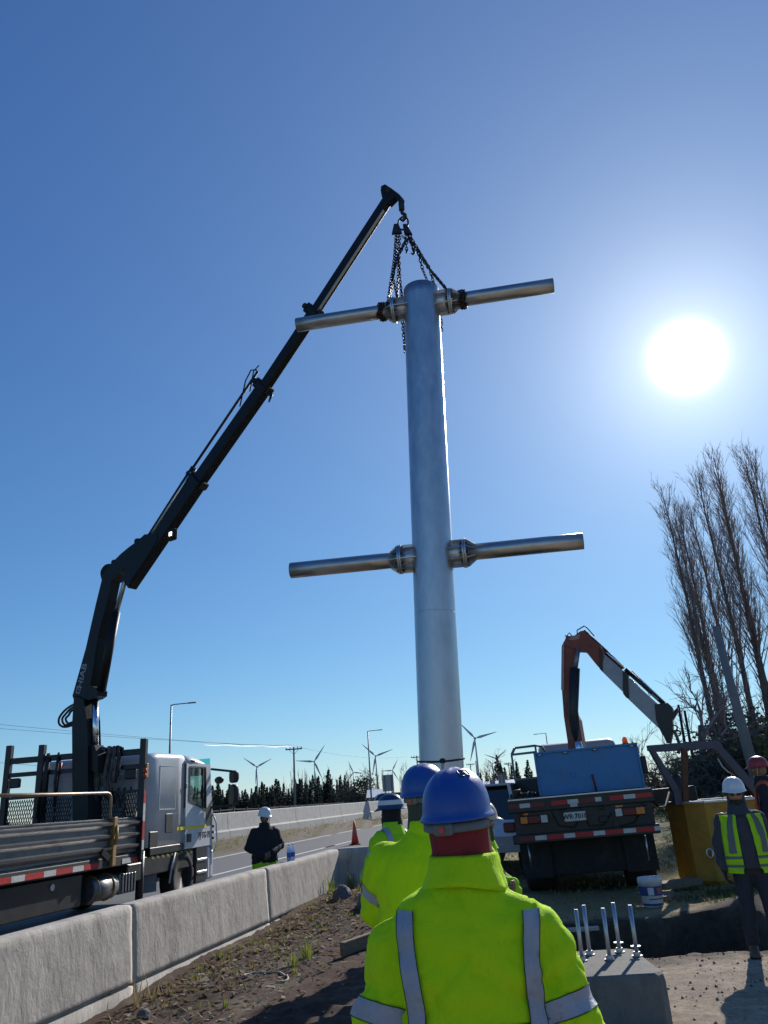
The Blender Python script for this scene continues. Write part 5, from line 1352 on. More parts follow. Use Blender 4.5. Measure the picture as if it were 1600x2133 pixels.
# open left door: frame with an empty window above a dark panel
dM = frame((-0.70, 4.2, 0), (-0.95, 0.30, 0), (0, 0, 1), (0.36, 0.93, 0))
dd = MB(); dd.prism([(0, 1.1), (0.62, 1.1), (0.62, 1.95), (0, 1.95)], dM, 0.05)
dro = dd.build('cab_door', M_trim, bt_)
fr2 = MB(); F = lambda x, z: dM @ V((x, z, 0.025))
for a, b in (((0.02, 1.952), (0.02, 2.66)), ((0.02, 2.66), (0.52, 2.66)), ((0.52, 2.66), (0.62, 2.52)), ((0.62, 2.52), (0.62, 1.952)), ((0.02, 1.965), (0.62, 1.965)), ((0.05, 2.52), (0.6, 2.52))): fr2.bar(F(*a), F(*b), 0.045, 0.05)
fr2.build('window_frame', mat('teal_frame', (0.10, 0.16, 0.17), 0.5), dro)
MB().tube([F(0.02, 2.66), F(-0.14, 2.62), F(-0.20, 2.50), F(-0.24, 2.35)], 0.024, 6).build('grab_bar', M_trim, dro)
# crane
BP = Plane((3.55, 15.75), (5.45, 14.95))
bcx = lambda pts, t, nm, m, w=0.0, par=None: bld(BP.poly_px(MB(), pts, t, w), nm, m, bt_, par)
cc_ = bcx([(1194, 1640), (1222, 1640), (1219, 1560), (1209, 1500), (1202, 1488), (1178, 1492), (1186, 1545)], 0.34, 'crane_column', M_cran)
cb_ = bcx([(1177, 1494), (1173, 1440), (1174, 1346), (1181, 1330), (1199, 1334), (1206, 1358), (1200, 1400), (1194, 1492)], 0.22, 'crane_boom', M_cran)
bcx([(1172, 1438), (1173, 1348), (1178, 1338), (1178, 1440)], 0.30, 'boom_edge', mat('faded_pink_paint', (0.45, 0.25, 0.22), 0.6, var=0.15), 0.0, cb_)
bld(MB().tube([BP.hit(1203, 1560, -.05), BP.hit(1194, 1480, -.16), BP.hit(1198, 1392, -.16)], 0.10, 14), 'boom_cylinder', M_black, bt_, cb_)
bld(MB().cyl(BP.hit(1198, 1395, -.16), BP.hit(1204, 1352, -.12), 0.05, None, 12), 'boom_cylinder_rod', M_sil, bt_, cb_)
bld(MB().cyl(BP.hit(1204, 1545, -.2), BP.hit(1211, 1575, -.2), 0.075, None, 14), 'slew_rod', M_chrome, bt_, cc_)
kb_ = bcx([(1178, 1344), (1182, 1328), (1200, 1326), (1212, 1317), (1218, 1316), (1254, 1348), (1262, 1360), (1255, 1397), (1248, 1390), (1222, 1358), (1206, 1357), (1196, 1352)], 0.30, 'knuckle_boom', M_cran)
bcx([(1187, 1334), (1196, 1327), (1211, 1324), (1209, 1333), (1196, 1336)], 0.31, 'faded_patch', MATS['faded_pink_paint'], 0, kb_)
s1 = bcx([(1252, 1356), (1306, 1404), (1309, 1452), (1254, 1398)], 0.25, 'boom_section', M_sil)
s2 = bcx([(1302, 1404), (1370, 1466), (1378, 1522), (1308, 1455)], 0.20, 'boom_section', M_sil)
bcx([(1299, 1398), (1309, 1404), (1312, 1456), (1306, 1454), (1300, 1446)], 0.29, 'end_collar', M_black, 0, s1)
bcx([(1250, 1352), (1256, 1356), (1258, 1400), (1252, 1396)], 0.32, 'end_collar', M_black, 0, kb_)
for k, (a, b, r, m) in enumerate((((1216, 1314), (1264, 1358), 0.035, M_black), ((1221, 1322), (1300, 1392), 0.02, M_chrome), ((1264, 1356), (1298, 1389), 0.022, M_chrome), ((1303, 1394), (1383, 1466), 0.045, M_black), ((1316, 1398), (1386, 1464), 0.016, M_chrome), ((1313, 1414), (1366, 1468), 0.018, M_chrome), ((1262, 1362), (1296, 1394), 0.03, M_black))):
    bld(MB().cyl(BP.hit(*a), BP.hit(*b), r, None, 10), 'extension_cylinder', m, bt_)
bld(MB().tube([BP.hit(1203, 1322), BP.hit(1202, 1313), BP.hit(1217, 1304), BP.hit(1223, 1308), BP.hit(1238, 1325)], 0.013, 6), 'guard_hoop', M_black, bt_)
bld(MB().tube([BP.hit(1180, 1326), BP.hit(1186, 1318), BP.hit(1196, 1330)], 0.012, 6), 'hose', M_rubber, bt_)
bld(MB().tube([BP.hit(1177, 1324), BP.hit(1190, 1327), BP.hit(1200, 1324)], 0.012, 6), 'hose', M_rubber, bt_)
bld(MB().tube([BP.hit(1350, 1444, -.1), BP.hit(1354, 1450, -.1), BP.hit(1358, 1446, -.1), BP.hit(1372, 1458, -.1)], 0.010, 6), 'pipe', M_galv, bt_)
hd2 = bcx([(1365, 1468), (1392, 1465), (1400, 1472), (1405, 1482), (1412, 1474), (1414, 1480), (1402, 1500), (1403, 1522), (1398, 1548), (1390, 1548), (1384, 1535), (1374, 1516), (1368, 1500)], 0.26, 'boom_head', M_black)
for q in ((1405, 1516), (1412, 1527)): bld(MB().ring(BP.hit(*q), BP.n, 0.05, 0.014, 14, 6), 'shackle', M_dark, bt_, hd2)
# outrigger on the right with its jack and hose
ob = MB().bar(V((4.35, 15.6, 1.42)), V((5.55, 15.75, 1.45)), 0.22, 0.26, ch=0.02); obo = bld(ob, 'outrigger_beam', M_black, bt_)
jx = at(1412, 1640, 15.6); bld(MB().tube([V((jx.x, 15.6, 0.05)), V((jx.x, 15.6, 1.3)), V((jx.x, 15.6, 1.72)), V((jx.x, 15.6, 1.80))], [0.06, 0.10, 0.11, 0.07], 14), 'outrigger_jack', M_black, bt_, obo)
bld(MB().tube([at(1363, 1668, 14.6), at(1372, 1682, 14.7), at(1386, 1680, 15.0), at(1394, 1650, 15.4)], 0.018, 6), 'hose', M_rubber, bt_)

# ------------------------------------------------------------------ yellow skip and its lifting frame
M_yel = mat('yellow_skip_paint', (0.46, 0.23, 0.025), 0.6, var=0.15, vs=3, streak=((0.12, 0.07, 0.04), 0.7, 1.0, (9, 9, 1.0), 0.58, 0.74), bump2=(0.4, 2.5, (1, 1, 1), 0.08), stain=(0.22, 0.14, 0.05), st_amt=0.6, st_scale=2.5, bump=0.12, bs=12)
M_frame = mat('violet_grey_steel', (0.075, 0.075, 0.10), 0.45, 0.4, var=0.2, vs=5)
skx = at(1532, 1750, 14.6)
sk = empty('yellow_skip', (skx.x, 14.5, 0), R(6), label='tall yellow steel skip with a dark lifting frame beside the blue truck', cat='skip')
g0 = gz(skx.x, 14.6)
sw_ = 0.74
def sring(z, g):
    k = 0.24
    return [V(p) for p in ((-sw_ + k + g, -0.05 + g, z), (sw_ - k - g, -0.05 + g, z), (sw_ - g, 0.22 + g, z), (sw_ - g, 0.95 - g, z), (sw_ - k - g, 1.2 - g, z), (-sw_ + k + g, 1.2 - g, z), (-sw_ + g, 0.95 - g, z), (-sw_ + g, 0.22 + g, z))]
ss = MB(); ss.loft([sring(g0 - 0.02, 0.05), sring(g0 + 0.06, 0.0), sring(1.30, 0.0), sring(1.30, 0.045), sring(0.2, 0.045)], True, True, False); ss.build('body', M_yel, sk)
rm = MB(); q = sring(1.315, -0.012)
for i in range(8): rm.bar(q[i], q[(i + 1) % 8], 0.06, 0.035)
rm.build('rim', M_galv, sk)
MB().box((-0.02, -0.075, 0.86), (0.06, -0.051, 0.94), 0.01).build('latch', M_dark, sk)
hl = MB(); hl.ring((-0.58 + 0.0, -0.075, 0.50), (0, 1, 0), 0.055, 0.016, 14, 6, 1.3); hl.box((-0.545, -0.07, 0.47), (-0.50, -0.0505, 0.53)); hl.build('lifting_eye', M_galv, sk)
SP = Plane((4.0, 14.75), (6.5, 14.75))
spx = lambda pts, t, nm, m, w=0.0: bld(SP.poly_px(MB(), pts, t, w), nm, m, sk)
spx([(1349, 1553), (1490, 1543), (1502, 1552), (1496, 1566), (1480, 1560), (1372, 1566), (1351, 1564)], 0.16, 'frame_beam', M_frame)
spx([(1349, 1556), (1362, 1562), (1418, 1652), (1416, 1672), (1406, 1660)], 0.14, 'frame_strut', M_frame)
spx([(1362, 1570), (1372, 1568), (1402, 1620), (1396, 1624)], 0.08, 'frame_strut', M_frame, 0.15)
spx([(1492, 1545), (1508, 1562), (1590, 1655), (1582, 1672), (1512, 1590), (1494, 1568)], 0.14, 'frame_strut', M_frame)
bld(MB().tube([SP.hit(1496, 1580, -.05), SP.hit(1505, 1597, -.05), SP.hit(1516, 1607, -.05), SP.hit(1531, 1616, -.05)], 0.015, 6), 'safety_cable', M_galv, sk)
spx([(1400, 1648), (1424, 1648), (1428, 1676), (1404, 1676)], 0.2, 'pivot_block', M_frame)
spx([(1416, 1560), (1426, 1560), (1429, 1672), (1418, 1672)], 0.10, 'hanging_post', mat('rust_brown', (0.13, 0.06, 0.03), 0.85, var=0.3, vs=6, bump=0.2), -0.1)
bld(MB().tube([BP.hit(1404, 1522, -.2), BP.hit(1410, 1535, -.2), BP.hit(1416, 1552, -.1), BP.hit(1413, 1570, -.1)], 0.03, 7), 'lifting_strap', M_strap, sk)
bld(MB().box(SP.hit(1423, 1553) - V((0.25, .07, 0.03)), SP.hit(1423, 1553) + V((0.12, .07, 0.05)), 0.01), 'lifting_plate', M_frame, sk)

# ------------------------------------------------------------------ silver SUV behind
M_car = mat('silver_car_paint', (0.55, 0.56, 0.58), 0.25, 0.3, var=0.03, coat=0.6)
M_cwin = mat('dark_car_glass', (0.02, 0.024, 0.028), 0.08, var=0.1, rvar=0.02, spec=0.8)
def car(loc, rz, label, m, sc=1.0, group='parked vehicles'):
    r = empty('parked_car', loc, rz, label=label, cat='car', group=group); r.scale = (sc,) * 3
    prof = [(-2.25, 0.45), (-2.3, 0.75), (-2.2, 1.05), (2.0 - 0.7, 1.08), (2.25, 0.98), (2.4, 0.75), (2.35, 0.42)]
    b = MB(); rings = []
    for x_, k in ((-0.92, 0.93), (-0.9, 0.985), (-0.75, 1.0), (0.75, 1.0), (0.9, 0.985), (0.92, 0.93)):
        rings.append([V((x_, y * (0.985 if k < 0.95 else 1), 0.75 + (z - 0.75) * k)) for y, z in prof])
    b.loft(rings, True, True, False); b.build('body', m, r)
    g = MB(); gp = [(-2.15, 1.05), (-1.95, 1.62), (-1.6, 1.70), (0.2, 1.70), (0.6, 1.6), (1.25, 1.07)]
    g.loft([[V((x_, y, z)) for y, z in gp] for x_ in (-0.84, -0.70, 0.70, 0.84)][1:3], True, True, False)
    g.v = [(v[0] * (1.2 - 0.22 * (v[2] - 1.05) / 0.65), v[1], v[2]) for v in g.v]
    g.build('cabin', M_cwin, r)
    MB().box((-0.68, -1.95, 1.695), (0.68, 0.25, 1.745), 0.03).build('roof', m, r)
    for s_ in (-1, 1):
        for ya, yb in ((-2.12, -1.93), (-0.95, -0.9), (0.95, 0.42)): MB().bar((s_ * 0.825, ya, 1.07), (s_ * 0.69, yb, 1.70), 0.09, 0.04, (s_, 0, 0.2)).build('pillar', m, r)
        for yw in (-1.45, 1.5):
            wheel(r, root_m(r) @ V((s_ * 0.80, yw, 0.36)), root_m(r).to_3x3() @ V((s_, 0, 0)), 0.36 * sc, 0.24 * sc, mrim=M_sil)
        MB().box((s_ * 0.72 - 0.12, -2.33, 0.82), (s_ * 0.72 + 0.12, -2.24, 1.0), 0.02).build('tail_lamp', M_redd, r)
        MB().box((s_ * 0.98 - 0.08, 0.75, 1.05), (s_ * 0.98 + 0.08, 0.85, 1.2), 0.03).build('mirror', m, r)
    MB().box((-0.26, -2.335, 0.72), (0.26, -2.30, 0.84), 0.005).build('number_plate', M_wht, r)
    return r
p = at(1052, 1680, 19.0); car((p.x + 0.2, 20.4, gz(p.x, 20.4)), R(-24), 'silver car parked behind the left side of the blue truck', M_car, 1.08)
p = at(1022, 1650, 44); car((p.x, 44, gz(p.x, 44)), R(-80), 'white car far behind, right of the nearest blue helmet', M_white)
p = at(800, 1655, 85); car((p.x, 85, gz(p.x, 85) + 0.1), R(80), 'tiny white car on the far carriageway below the tall sign', M_white)

# ------------------------------------------------------------------ concrete footing block with anchor bolts
M_block = mat('grey_footing_concrete', (0.19, 0.178, 0.163), 0.9, var=0.2, vs=4, streak=((0.07, 0.06, 0.052), 0.7, 1.0, (6, 6, 2.0), 0.52, 0.7), bump=0.5, bs=50, stain=(0.15, 0.14, 0.13), st_amt=0.5, st_scale=3)
blk = empty('concrete_footing', (1.27, 7.16, 0), R(-3), label='grey concrete footing block with upright anchor bolts behind the nearest worker', cat='footing')
bk = MB(); hb = 0.36; N_ = 26; rows = []
def blk_ring(z, e, c):
    return [V(p) for p in ((-0.62 + c - e, -0.52 - e, z), (0.62 - c + e, -0.52 - e, z), (0.62 + e, -0.52 + c - e, z), (0.62 + e, 0.52 - c + e, z), (0.62 - c + e, 0.52 + e, z), (-0.62 + c - e, 0.52 + e, z), (-0.62 - e, 0.52 - c + e, z), (-0.62 - e, -0.52 + c - e, z))]
bk.loft([blk_ring(-0.4, 0.0, 0.05), blk_ring(0.30, 0.0, 0.05), blk_ring(0.345, -0.008, 0.05), blk_ring(0.36, -0.03, 0.05)], True, True, False)
bk.build('block', M_block, blk)
for (bx_, by_) in ((-0.30, 0.12), (-0.22, 0.30), (-0.02, 0.28 - 0.2), (0.08, 0.30), (0.20, 0.06), (0.34, 0.34), (0.44, 0.14), (-0.25, -0.16), (0.05, -0.25)):
    if (bx_, by_) == (0.05, -0.25): continue
    bx_ += 0.12
    bo = MB().cyl((bx_, by_, 0.30), (bx_ + 0.004, by_, 0.74), 0.0165, None, 12).build('anchor_bolt', M_galv, blk)
    MB().cyl((bx_, by_, 0.362), (bx_, by_, 0.368), 0.044, None, 16).build('washer', M_galv, bo)
    MB().cyl((bx_, by_, 0.369), (bx_, by_, 0.395), 0.030, None, 6, smooth=False).build('nut', M_galv, bo)
    if bx_ > 0.37: MB().cyl((bx_, by_, 0.43), (bx_, by_, 0.437), 0.042, None, 16).build('washer', M_galv, bo)

# ------------------------------------------------------------------ bucket
bc = gnd(1362, 1890); bg = gz(bc.x, bc.y)
M_bkt = mat('white_bucket_plastic', (0.66, 0.66, 0.66), 0.45, var=0.06, stain=(0.3, 0.28, 0.25), st_amt=0.4, st_scale=6)
bcz = empty('paint_bucket', (bc.x, bc.y, bg), 0.4, label='white plastic paint bucket with a blue printed label beside the pit', cat='bucket')
rg_ = lambda r, z: [V((math.cos(TAU * k / 28) * r, math.sin(TAU * k / 28) * r, z)) for k in range(28)]
MB().loft([rg_(0.135, 0), rg_(0.14, 0.01), rg_(0.162, 0.30), rg_(0.172, 0.305), rg_(0.174, 0.36), rg_(0.166, 0.385), rg_(0.155, 0.385), rg_(0.15, 0.3)], True, True, True).build('shell', M_bkt, bcz)
def lab(z0, z1, a0, a1, m, e):
    mb = MB(); f = lambda z: 0.14 + 0.022 * z / 0.29 + e
    mb.loft([[V((math.cos(a) * f(z), math.sin(a) * f(z), z)) for a in np.linspace(R(a0), R(a1), 14)] for z in (z0, z1)], False, False, True, closed=False); mb.build('label_print', m, bcz)
M_lblue = mat('label_blue', (0.03, 0.06, 0.22), 0.5); M_lred = mat('label_red', (0.4, 0.12, 0.1), 0.5)
lab(0.15, 0.275, 150, 390, M_lblue, 0.0025); lab(0.16, 0.26, 215, 245, M_bkt, 0.004); lab(0.17, 0.25, 262, 300, M_lred, 0.004); lab(0.02, 0.05, 150, 390, M_lblue, 0.0025); lab(0.10, 0.115, 215, 300, M_lblue, 0.0025)
MB().tube([(0.175, 0, 0.32), (0.19, 0.08, 0.24), (0.12, 0.16, 0.18), (0, 0.185, 0.165), (-0.12, 0.16, 0.18), (-0.19, 0.08, 0.24), (-0.175, 0, 0.32)], 0.004, 5).build('handle', M_galv, bcz)

# ------------------------------------------------------------------ planks, hose, cone, bottles
def plank(p0, p1, w, t, label, m=M_wood, name='plank'):
    c = (V(p0) + V(p1)) / 2
    r = MB().bar(V(p0) - c, V(p1) - c, w, t, ch=0.006).build(name, m); r.location = c; tag(r, label, 'plank', 'loose planks'); return r
a = gnd(712, 1978, 0.07); b = gnd(790, 1950, 0.10)
plank(a, b, 0.07, 0.15, 'weathered board on edge left of the nearest worker')
plank(V((4.05, 13.95, 0.10)), V((4.75, 14.15, 0.12)), 0.30, 0.10, 'thick board under the right rear corner of the blue truck')
plank(V((3.75, 12.9, 0.05)), V((4.0, 13.5, 0.05)), 0.28, 0.06, 'short pale board on the grass right of the bucket')
plank(V((1.3, 10.9, 0.03)), V((2.3, 10.75, 0.05)), 0.10, 0.04, 'thin pale lath across the pit behind the bolts', mat('pale_lath', (0.4, 0.36, 0.3), 0.8, var=0.2))
hp = [gnd(600 - 30 * math.cos(t) + 4 * t, 2028 - 9 * math.sin(t) * (1 + 0.2 * t), 0.07) for t in np.linspace(0, 5.2, 22)]
hp = [V((p.x, p.y, gz(p.x, p.y) + 0.012)) for p in [gnd(545 - 36 * math.cos(t) + 6 * t, 2030 - 9 * math.sin(t), 0.03) for t in np.linspace(-0.6, 4.6, 26)]]
tag(MB().tube(hp, 0.011, 6).build('rope_loop', Mr2), 'pale bit of rope curled on the dirt', 'rope')
cn = gnd(740, 1759); M_cone = mat('cone_orange', (0.75, 0.07, 0.03), 0.5, var=0.08, transl=0.15)
cz = empty('traffic_cone', (cn.x, cn.y, -0.012), label='orange traffic cone on the road', cat='traffic cone')
MB().box((-0.24, -0.24, 0), (0.24, 0.24, 0.04), 0.012).build('base', mat('cone_base', (0.10, 0.015, 0.01), 0.8), cz)
MB().loft([[V((math.cos(TAU * k / 20) * r, math.sin(TAU * k / 20) * r, z)) for k in range(20)] for r, z in ((0.17, 0.04), (0.105, 0.42), (0.10, 0.43), (0.08, 0.60), (0.03, 0.95))]).build('cone', M_cone, cz)
MB().loft([[V((math.cos(TAU * k / 20) * r, math.sin(TAU * k / 20) * r, z)) for k in range(20)] for r, z in ((0.112, 0.43), (0.086, 0.60))], False, False).build('collar', mat('cone_collar', (0.5, 0.12, 0.1), 0.4), cz)
M_pet = mat('clear_plastic', (0.30, 0.42, 0.66), 0.15, var=0.2, vs=30, transl=0.6, trans_col=(0.6, 0.75, 0.95), rvar=0.05)
M_plab = mat('bottle_label', (0.05, 0.10, 0.40), 0.5, var=0.3, vs=40)
bA = gnd(582, 1792, 0.86)
for k in range(2):
    bp0 = road(-4.62, 0) ; yy = 13.1 + 0.14 * k
    q = road(-4.60 + 0.02 * k, yy, 0.862)
    bo = empty('water_bottle', q, label='%s of two clear water bottles on the concrete barrier' % ('left' if k == 0 else 'right'), cat='bottle', group='water bottles on the barrier')
    bo.scale = (0.85, 0.85, 0.8)
    pr = ((0.036, 0), (0.04, 0.012), (0.04, 0.20), (0.03, 0.25), (0.014, 0.28), (0.014, 0.30))
    MB().loft([[V((math.cos(TAU * a / 14) * r, math.sin(TAU * a / 14) * r, z)) for a in range(14)] for r, z in pr]).build('body', M_pet, bo)
    MB().cyl((0, 0, 0.07), (0, 0, 0.16), 0.0415, None, 14, cap=False).build('label_band', M_plab, bo)
    MB().cyl((0, 0, 0.295), (0, 0, 0.318), 0.0165, None, 12).build('cap', M_wht, bo)

# ------------------------------------------------------------------ rocks, stones, litter, weeds
M_rock = mat('rock_grey', (0.13, 0.12, 0.12), 0.9, var=0.25, vs=8, bump=0.5, bs=25)
def rock(loc, s_, label, seed):
    mb = MB(); mb.sphere((0, 0, 0), 1, 14, 10)
    o = V((seed, 0, 0)); vs = []
    for v in mb.v:
        v = V(v); k = 1 + 0.28 * noise.noise(v * 1.3 + o) + 0.10 * noise.noise(v * 3.4 + o); vs.append((v.x * k * s_[0], v.y * k * s_[1], v.z * k * s_[2]))
    mb.v = vs; mb.sm = [False] * len(mb.sm); r = mb.build('rock', M_rock); r.location = loc; r.rotation_euler = (0, 0, seed)
    tag(r, label, 'rock', 'loose rocks by the barrier')
for i, (px, py, s_, lb) in enumerate(((715, 1893, (0.17, 0.15, 0.14), 'rounded grey rock at the barrier foot below the last joint'), (770, 1905, (0.24, 0.2, 0.17), 'large dark rock left of the second worker'), (300, 2112, (0.07, 0.06, 0.05), 'small stone at the nearest barrier joint'))):
    p = gnd(px, py, 0.05); rock((p.x, p.y, gz(p.x, p.y) + s_[2] * 0.35), s_, lb, i * 3.7 + 1)
rgs = random.Random(77)
st = MB(); ico = []
for k in range(5200):
    if k < 2600: x_, y_ = rgs.uniform(-4.2, 1.6), rgs.uniform(4.2, 14.5)
    elif k < 4200: x_, y_ = rgs.uniform(0.8, 4.6), rgs.uniform(5.2, 9.2)
    else: x_, y_ = rgs.uniform(-3, 6), rgs.uniform(4.5, 16)
    xr = x_ * math.cos(ROAD_H) - y_ * math.sin(ROAD_H)
    if xr < -4.35: continue
    if abs(x_ - 1.36) < 0.68 and abs(y_ - 7.12) < 0.58: continue
    s_ = 0.004 + 0.015 * rgs.random() ** 4; z = gz(x_, y_) + s_ * 0.2
    a = rgs.uniform(0, TAU); q = [V((x_, y_, z)) + V((math.cos(a + TAU * i / 5) * s_ * rgs.uniform(.7, 1.3), math.sin(a + TAU * i / 5) * s_ * rgs.uniform(.7, 1.3), 0)) for i in range(5)]
    t_ = V((x_ + rgs.gauss(0, s_ * .3), y_ + rgs.gauss(0, s_ * .3), z + s_ * rgs.uniform(0.5, 1)))
    st.cur = 0 if rgs.random() < (0.75 if x_ < 0.9 else 0.3) else 1
    st.add(q + [t_], [(i, (i + 1) % 5, 5) for i in range(5)])
tag(st.build('loose_gravel', [mat('gravel_dark', (0.07, 0.058, 0.05), 0.95, var=0.4, vs=3), mat('gravel_pale', (0.26, 0.22, 0.18), 0.95, var=0.3, vs=3)]), 'loose stones and clods scattered on the bare earth', 'gravel', kind='stuff')
lt = MB()
for k in range(3600):
    y_ = rgs.uniform(5.5, 16.5); xr = -4.33 + abs(rgs.gauss(0, 0.75)); p = road(xr, y_ / math.cos(ROAD_H) * 0.98)
    if p.x > 0.6: continue
    z = gz(p.x, p.y) + 0.008; a = rgs.uniform(0, TAU); L_ = rgs.uniform(0.02, 0.07); w = L_ * rgs.uniform(0.12, 0.4)
    u = V((math.cos(a), math.sin(a), rgs.gauss(0, 0.3))) * L_; n_ = V((-math.sin(a), math.cos(a), rgs.gauss(0, 0.5))) * w
    c = V((p.x, p.y, z)); lt.cur = 0 if rgs.random() < 0.7 else 1
    lt.add([c - u, c + n_ + V((0, 0, .008)), c + u, c - n_], [(0, 1, 2, 3)])
tag(lt.build('dead_leaves', [mat('dead_leaf', (0.20, 0.15, 0.09), 0.9, var=0.4, vs=5, transl=0.4), mat('pale_straw', (0.42, 0.37, 0.27), 0.9, var=0.2, vs=5, transl=0.4)]), 'dead leaves and straw strewn along the barrier foot', 'leaf litter', kind='stuff')
M_weed = mat('weed_green', (0.12, 0.15, 0.035), 0.8, var=0.4, vs=8, transl=0.4, trans_col=(0.25, 0.30, 0.05))
M_straw = mat('dry_grass', (0.36, 0.28, 0.14), 0.9, var=0.3, vs=6, transl=0.3)
def tuft(mb, x_, y_, n, h, sp, rg):
    z = gz(x_, y_) - 0.01
    for _ in range(n):
        a = rg.uniform(0, TAU); l = rg.uniform(0.4, 1.0) * h; d = V((math.cos(a), math.sin(a), 0)); b0 = V((x_, y_, z)) + d * rg.uniform(0, sp * 0.3)
        t_ = b0 + d * rg.uniform(0.1, 0.7) * l * 0.8 + V((0, 0, l)); m_ = b0.lerp(t_, 0.5) + V((0, 0, l * 0.12)); w = V((-d.y, d.x, 0)) * 0.005 * (1 + h * 2)
        mb.add([b0 - w, b0 + w, m_ + w * .8, t_, m_ - w * .8], [(0, 1, 2, 4), (4, 2, 3)])
wd_ = MB()
for k in range(330):
    y_ = rgs.uniform(7.6, 17); xr = -4.34 + abs(rgs.gauss(0, 0.33)) + (0.5 if rgs.random() < 0.25 else 0); p = road(xr, y_); wd_.cur = 0 if rgs.random() < 0.35 else 1
    tuft(wd_, p.x, p.y, rgs.randint(4, 12), rgs.uniform(0.02, 0.11), 0.1, rgs)
for px, py, n, h in ((640, 1985, 40, 0.22), (610, 2005, 30, 0.16), (700, 1890, 30, 0.28), (735, 1870, 40, 0.35), (690, 1880, 16, 0.4), (285, 2090, 7, 0.34), (315, 2075, 6, 0.3), (220, 2100, 6, 0.2), (455, 2000, 12, 0.12), (760, 1890, 40, 0.25)):
    p = gnd(px, py, 0.05); wd_.cur = 0 if n > 10 else 1; tuft(wd_, p.x, p.y, n, h, 0.25, rgs)
tag(wd_.build('weeds', [M_weed, M_straw]), 'green and dry weeds along the foot of the concrete barrier', 'weeds', kind='stuff')
gr = MB()
for k in range(5200):
    x_ = rgs.uniform(1.2, 12); y_ = 11.6 + 16 * rgs.random() ** 1.5
    if PIT[0] - .2 < x_ < PIT[1] + .2 and y_ < PIT[3] + .2: continue
    if nz(x_, y_, 0.8, 3) < -0.25: continue
    gr.cur = 0 if nz(x_, y_, 0.5, 9) + 0.02 * (y_ - 14) > 0.1 else 1
    tuft(gr, x_, y_, 4, rgs.uniform(0.04, 0.12), 0.08, rgs)
tag(gr.build('rough_grass', [mat('grass_green', (0.075, 0.09, 0.025), 0.85, var=0.4, vs=3, transl=0.35, trans_col=(0.14, 0.17, 0.03)), M_straw]), 'rough patchy grass around the blue truck and the skip', 'grass', kind='stuff')
vb_ = MB()
for k in range(900):
    xr = rgs.uniform(-15.9, -14.4); p = road(xr, rgs.uniform(24, 75)); vb_.cur = 0 if rgs.random() < 0.4 else 1
    tuft(vb_, p.x, p.y, 4, rgs.uniform(0.06, 0.2), 0.15, rgs)
for k in range(1500):
    p = road(rgs.uniform(-60, -28), rgs.uniform(40, 150)); vb_.cur = 0 if rgs.random() < 0.5 else 1
    tuft(vb_, p.x, p.y, 4, rgs.uniform(0.2, 0.5), 0.5, rgs)
tag(vb_.build('verge_grass', [M_weed, M_straw]), 'dry grass on the median verge and the far field', 'grass', kind='stuff')
# ------------------------------------------------------------------ people
def remesh(mb, voxel, smooth=4, name='m'):
    me = bpy.data.meshes.new(name); me.from_pydata(mb.v, [], mb.f); me.update()
    o = bpy.data.objects.new('tmp', me); COL.objects.link(o)
    md = o.modifiers.new('r', 'REMESH'); md.mode = 'VOXEL'; md.voxel_size = voxel; md.use_smooth_shade = True
    if smooth:
        sm = o.modifiers.new('s', 'SMOOTH'); sm.iterations = smooth; sm.factor = 0.5
    dg = bpy.context.evaluated_depsgraph_get()
    r = bpy.data.meshes.new_from_object(o.evaluated_get(dg)); r.name = name
    bpy.data.objects.remove(o); bpy.data.meshes.remove(me)
    r.polygons.foreach_set('use_smooth', [True] * len(r.polygons))
    return r
def displace(me, fn):
    n = len(me.vertices); co = np.empty(n * 3, np.float32); me.vertices.foreach_get('co', co); co = co.reshape(-1, 3)
    no = np.array([tuple(v.normal) for v in me.vertices], np.float32)
    d = np.array([fn(V(co[i]), V(no[i])) for i in range(n)], np.float32)
    me.vertices.foreach_set('co', (co + no * d[:, None]).ravel()); me.update()
def bvh_of(me):
    return BVHTree.FromPolygons([v.co.copy() for v in me.vertices], [tuple(p.vertices) for p in me.polygons])
def oval(c, rx, ry, n=20, p=2.0):
    c = V(c); out = []
    for k in range(n):
        a = TAU * k / n; ca, sa = math.cos(a), math.sin(a); e = 2.0 / p
        out.append(c + V((math.copysign(abs(ca) ** e, ca) * rx, math.copysign(abs(sa) ** e, sa) * ry, 0)))
    return out
def limb(mb, pts, rs, n=12):
    # smooth tapered limb with rounded ends, resampled
    P = [V(p) for p in pts]; Q = []; Rr = []
    for i in range(len(P) - 1):
        for t in range(6):
            f = t / 6; Q.append(P[i].lerp(P[i + 1], f)); Rr.append(rs[i] * (1 - f) + rs[i + 1] * f)
    Q.append(P[-1]); Rr.append(rs[-1])
    mb.tube(Q, Rr, n)
    mb.sphere(P[0], rs[0], 10, 6); mb.sphere(P[-1], rs[-1], 10, 6)
    for i in range(1, len(P) - 1): mb.sphere(P[i], rs[i] * 1.02, 10, 6)
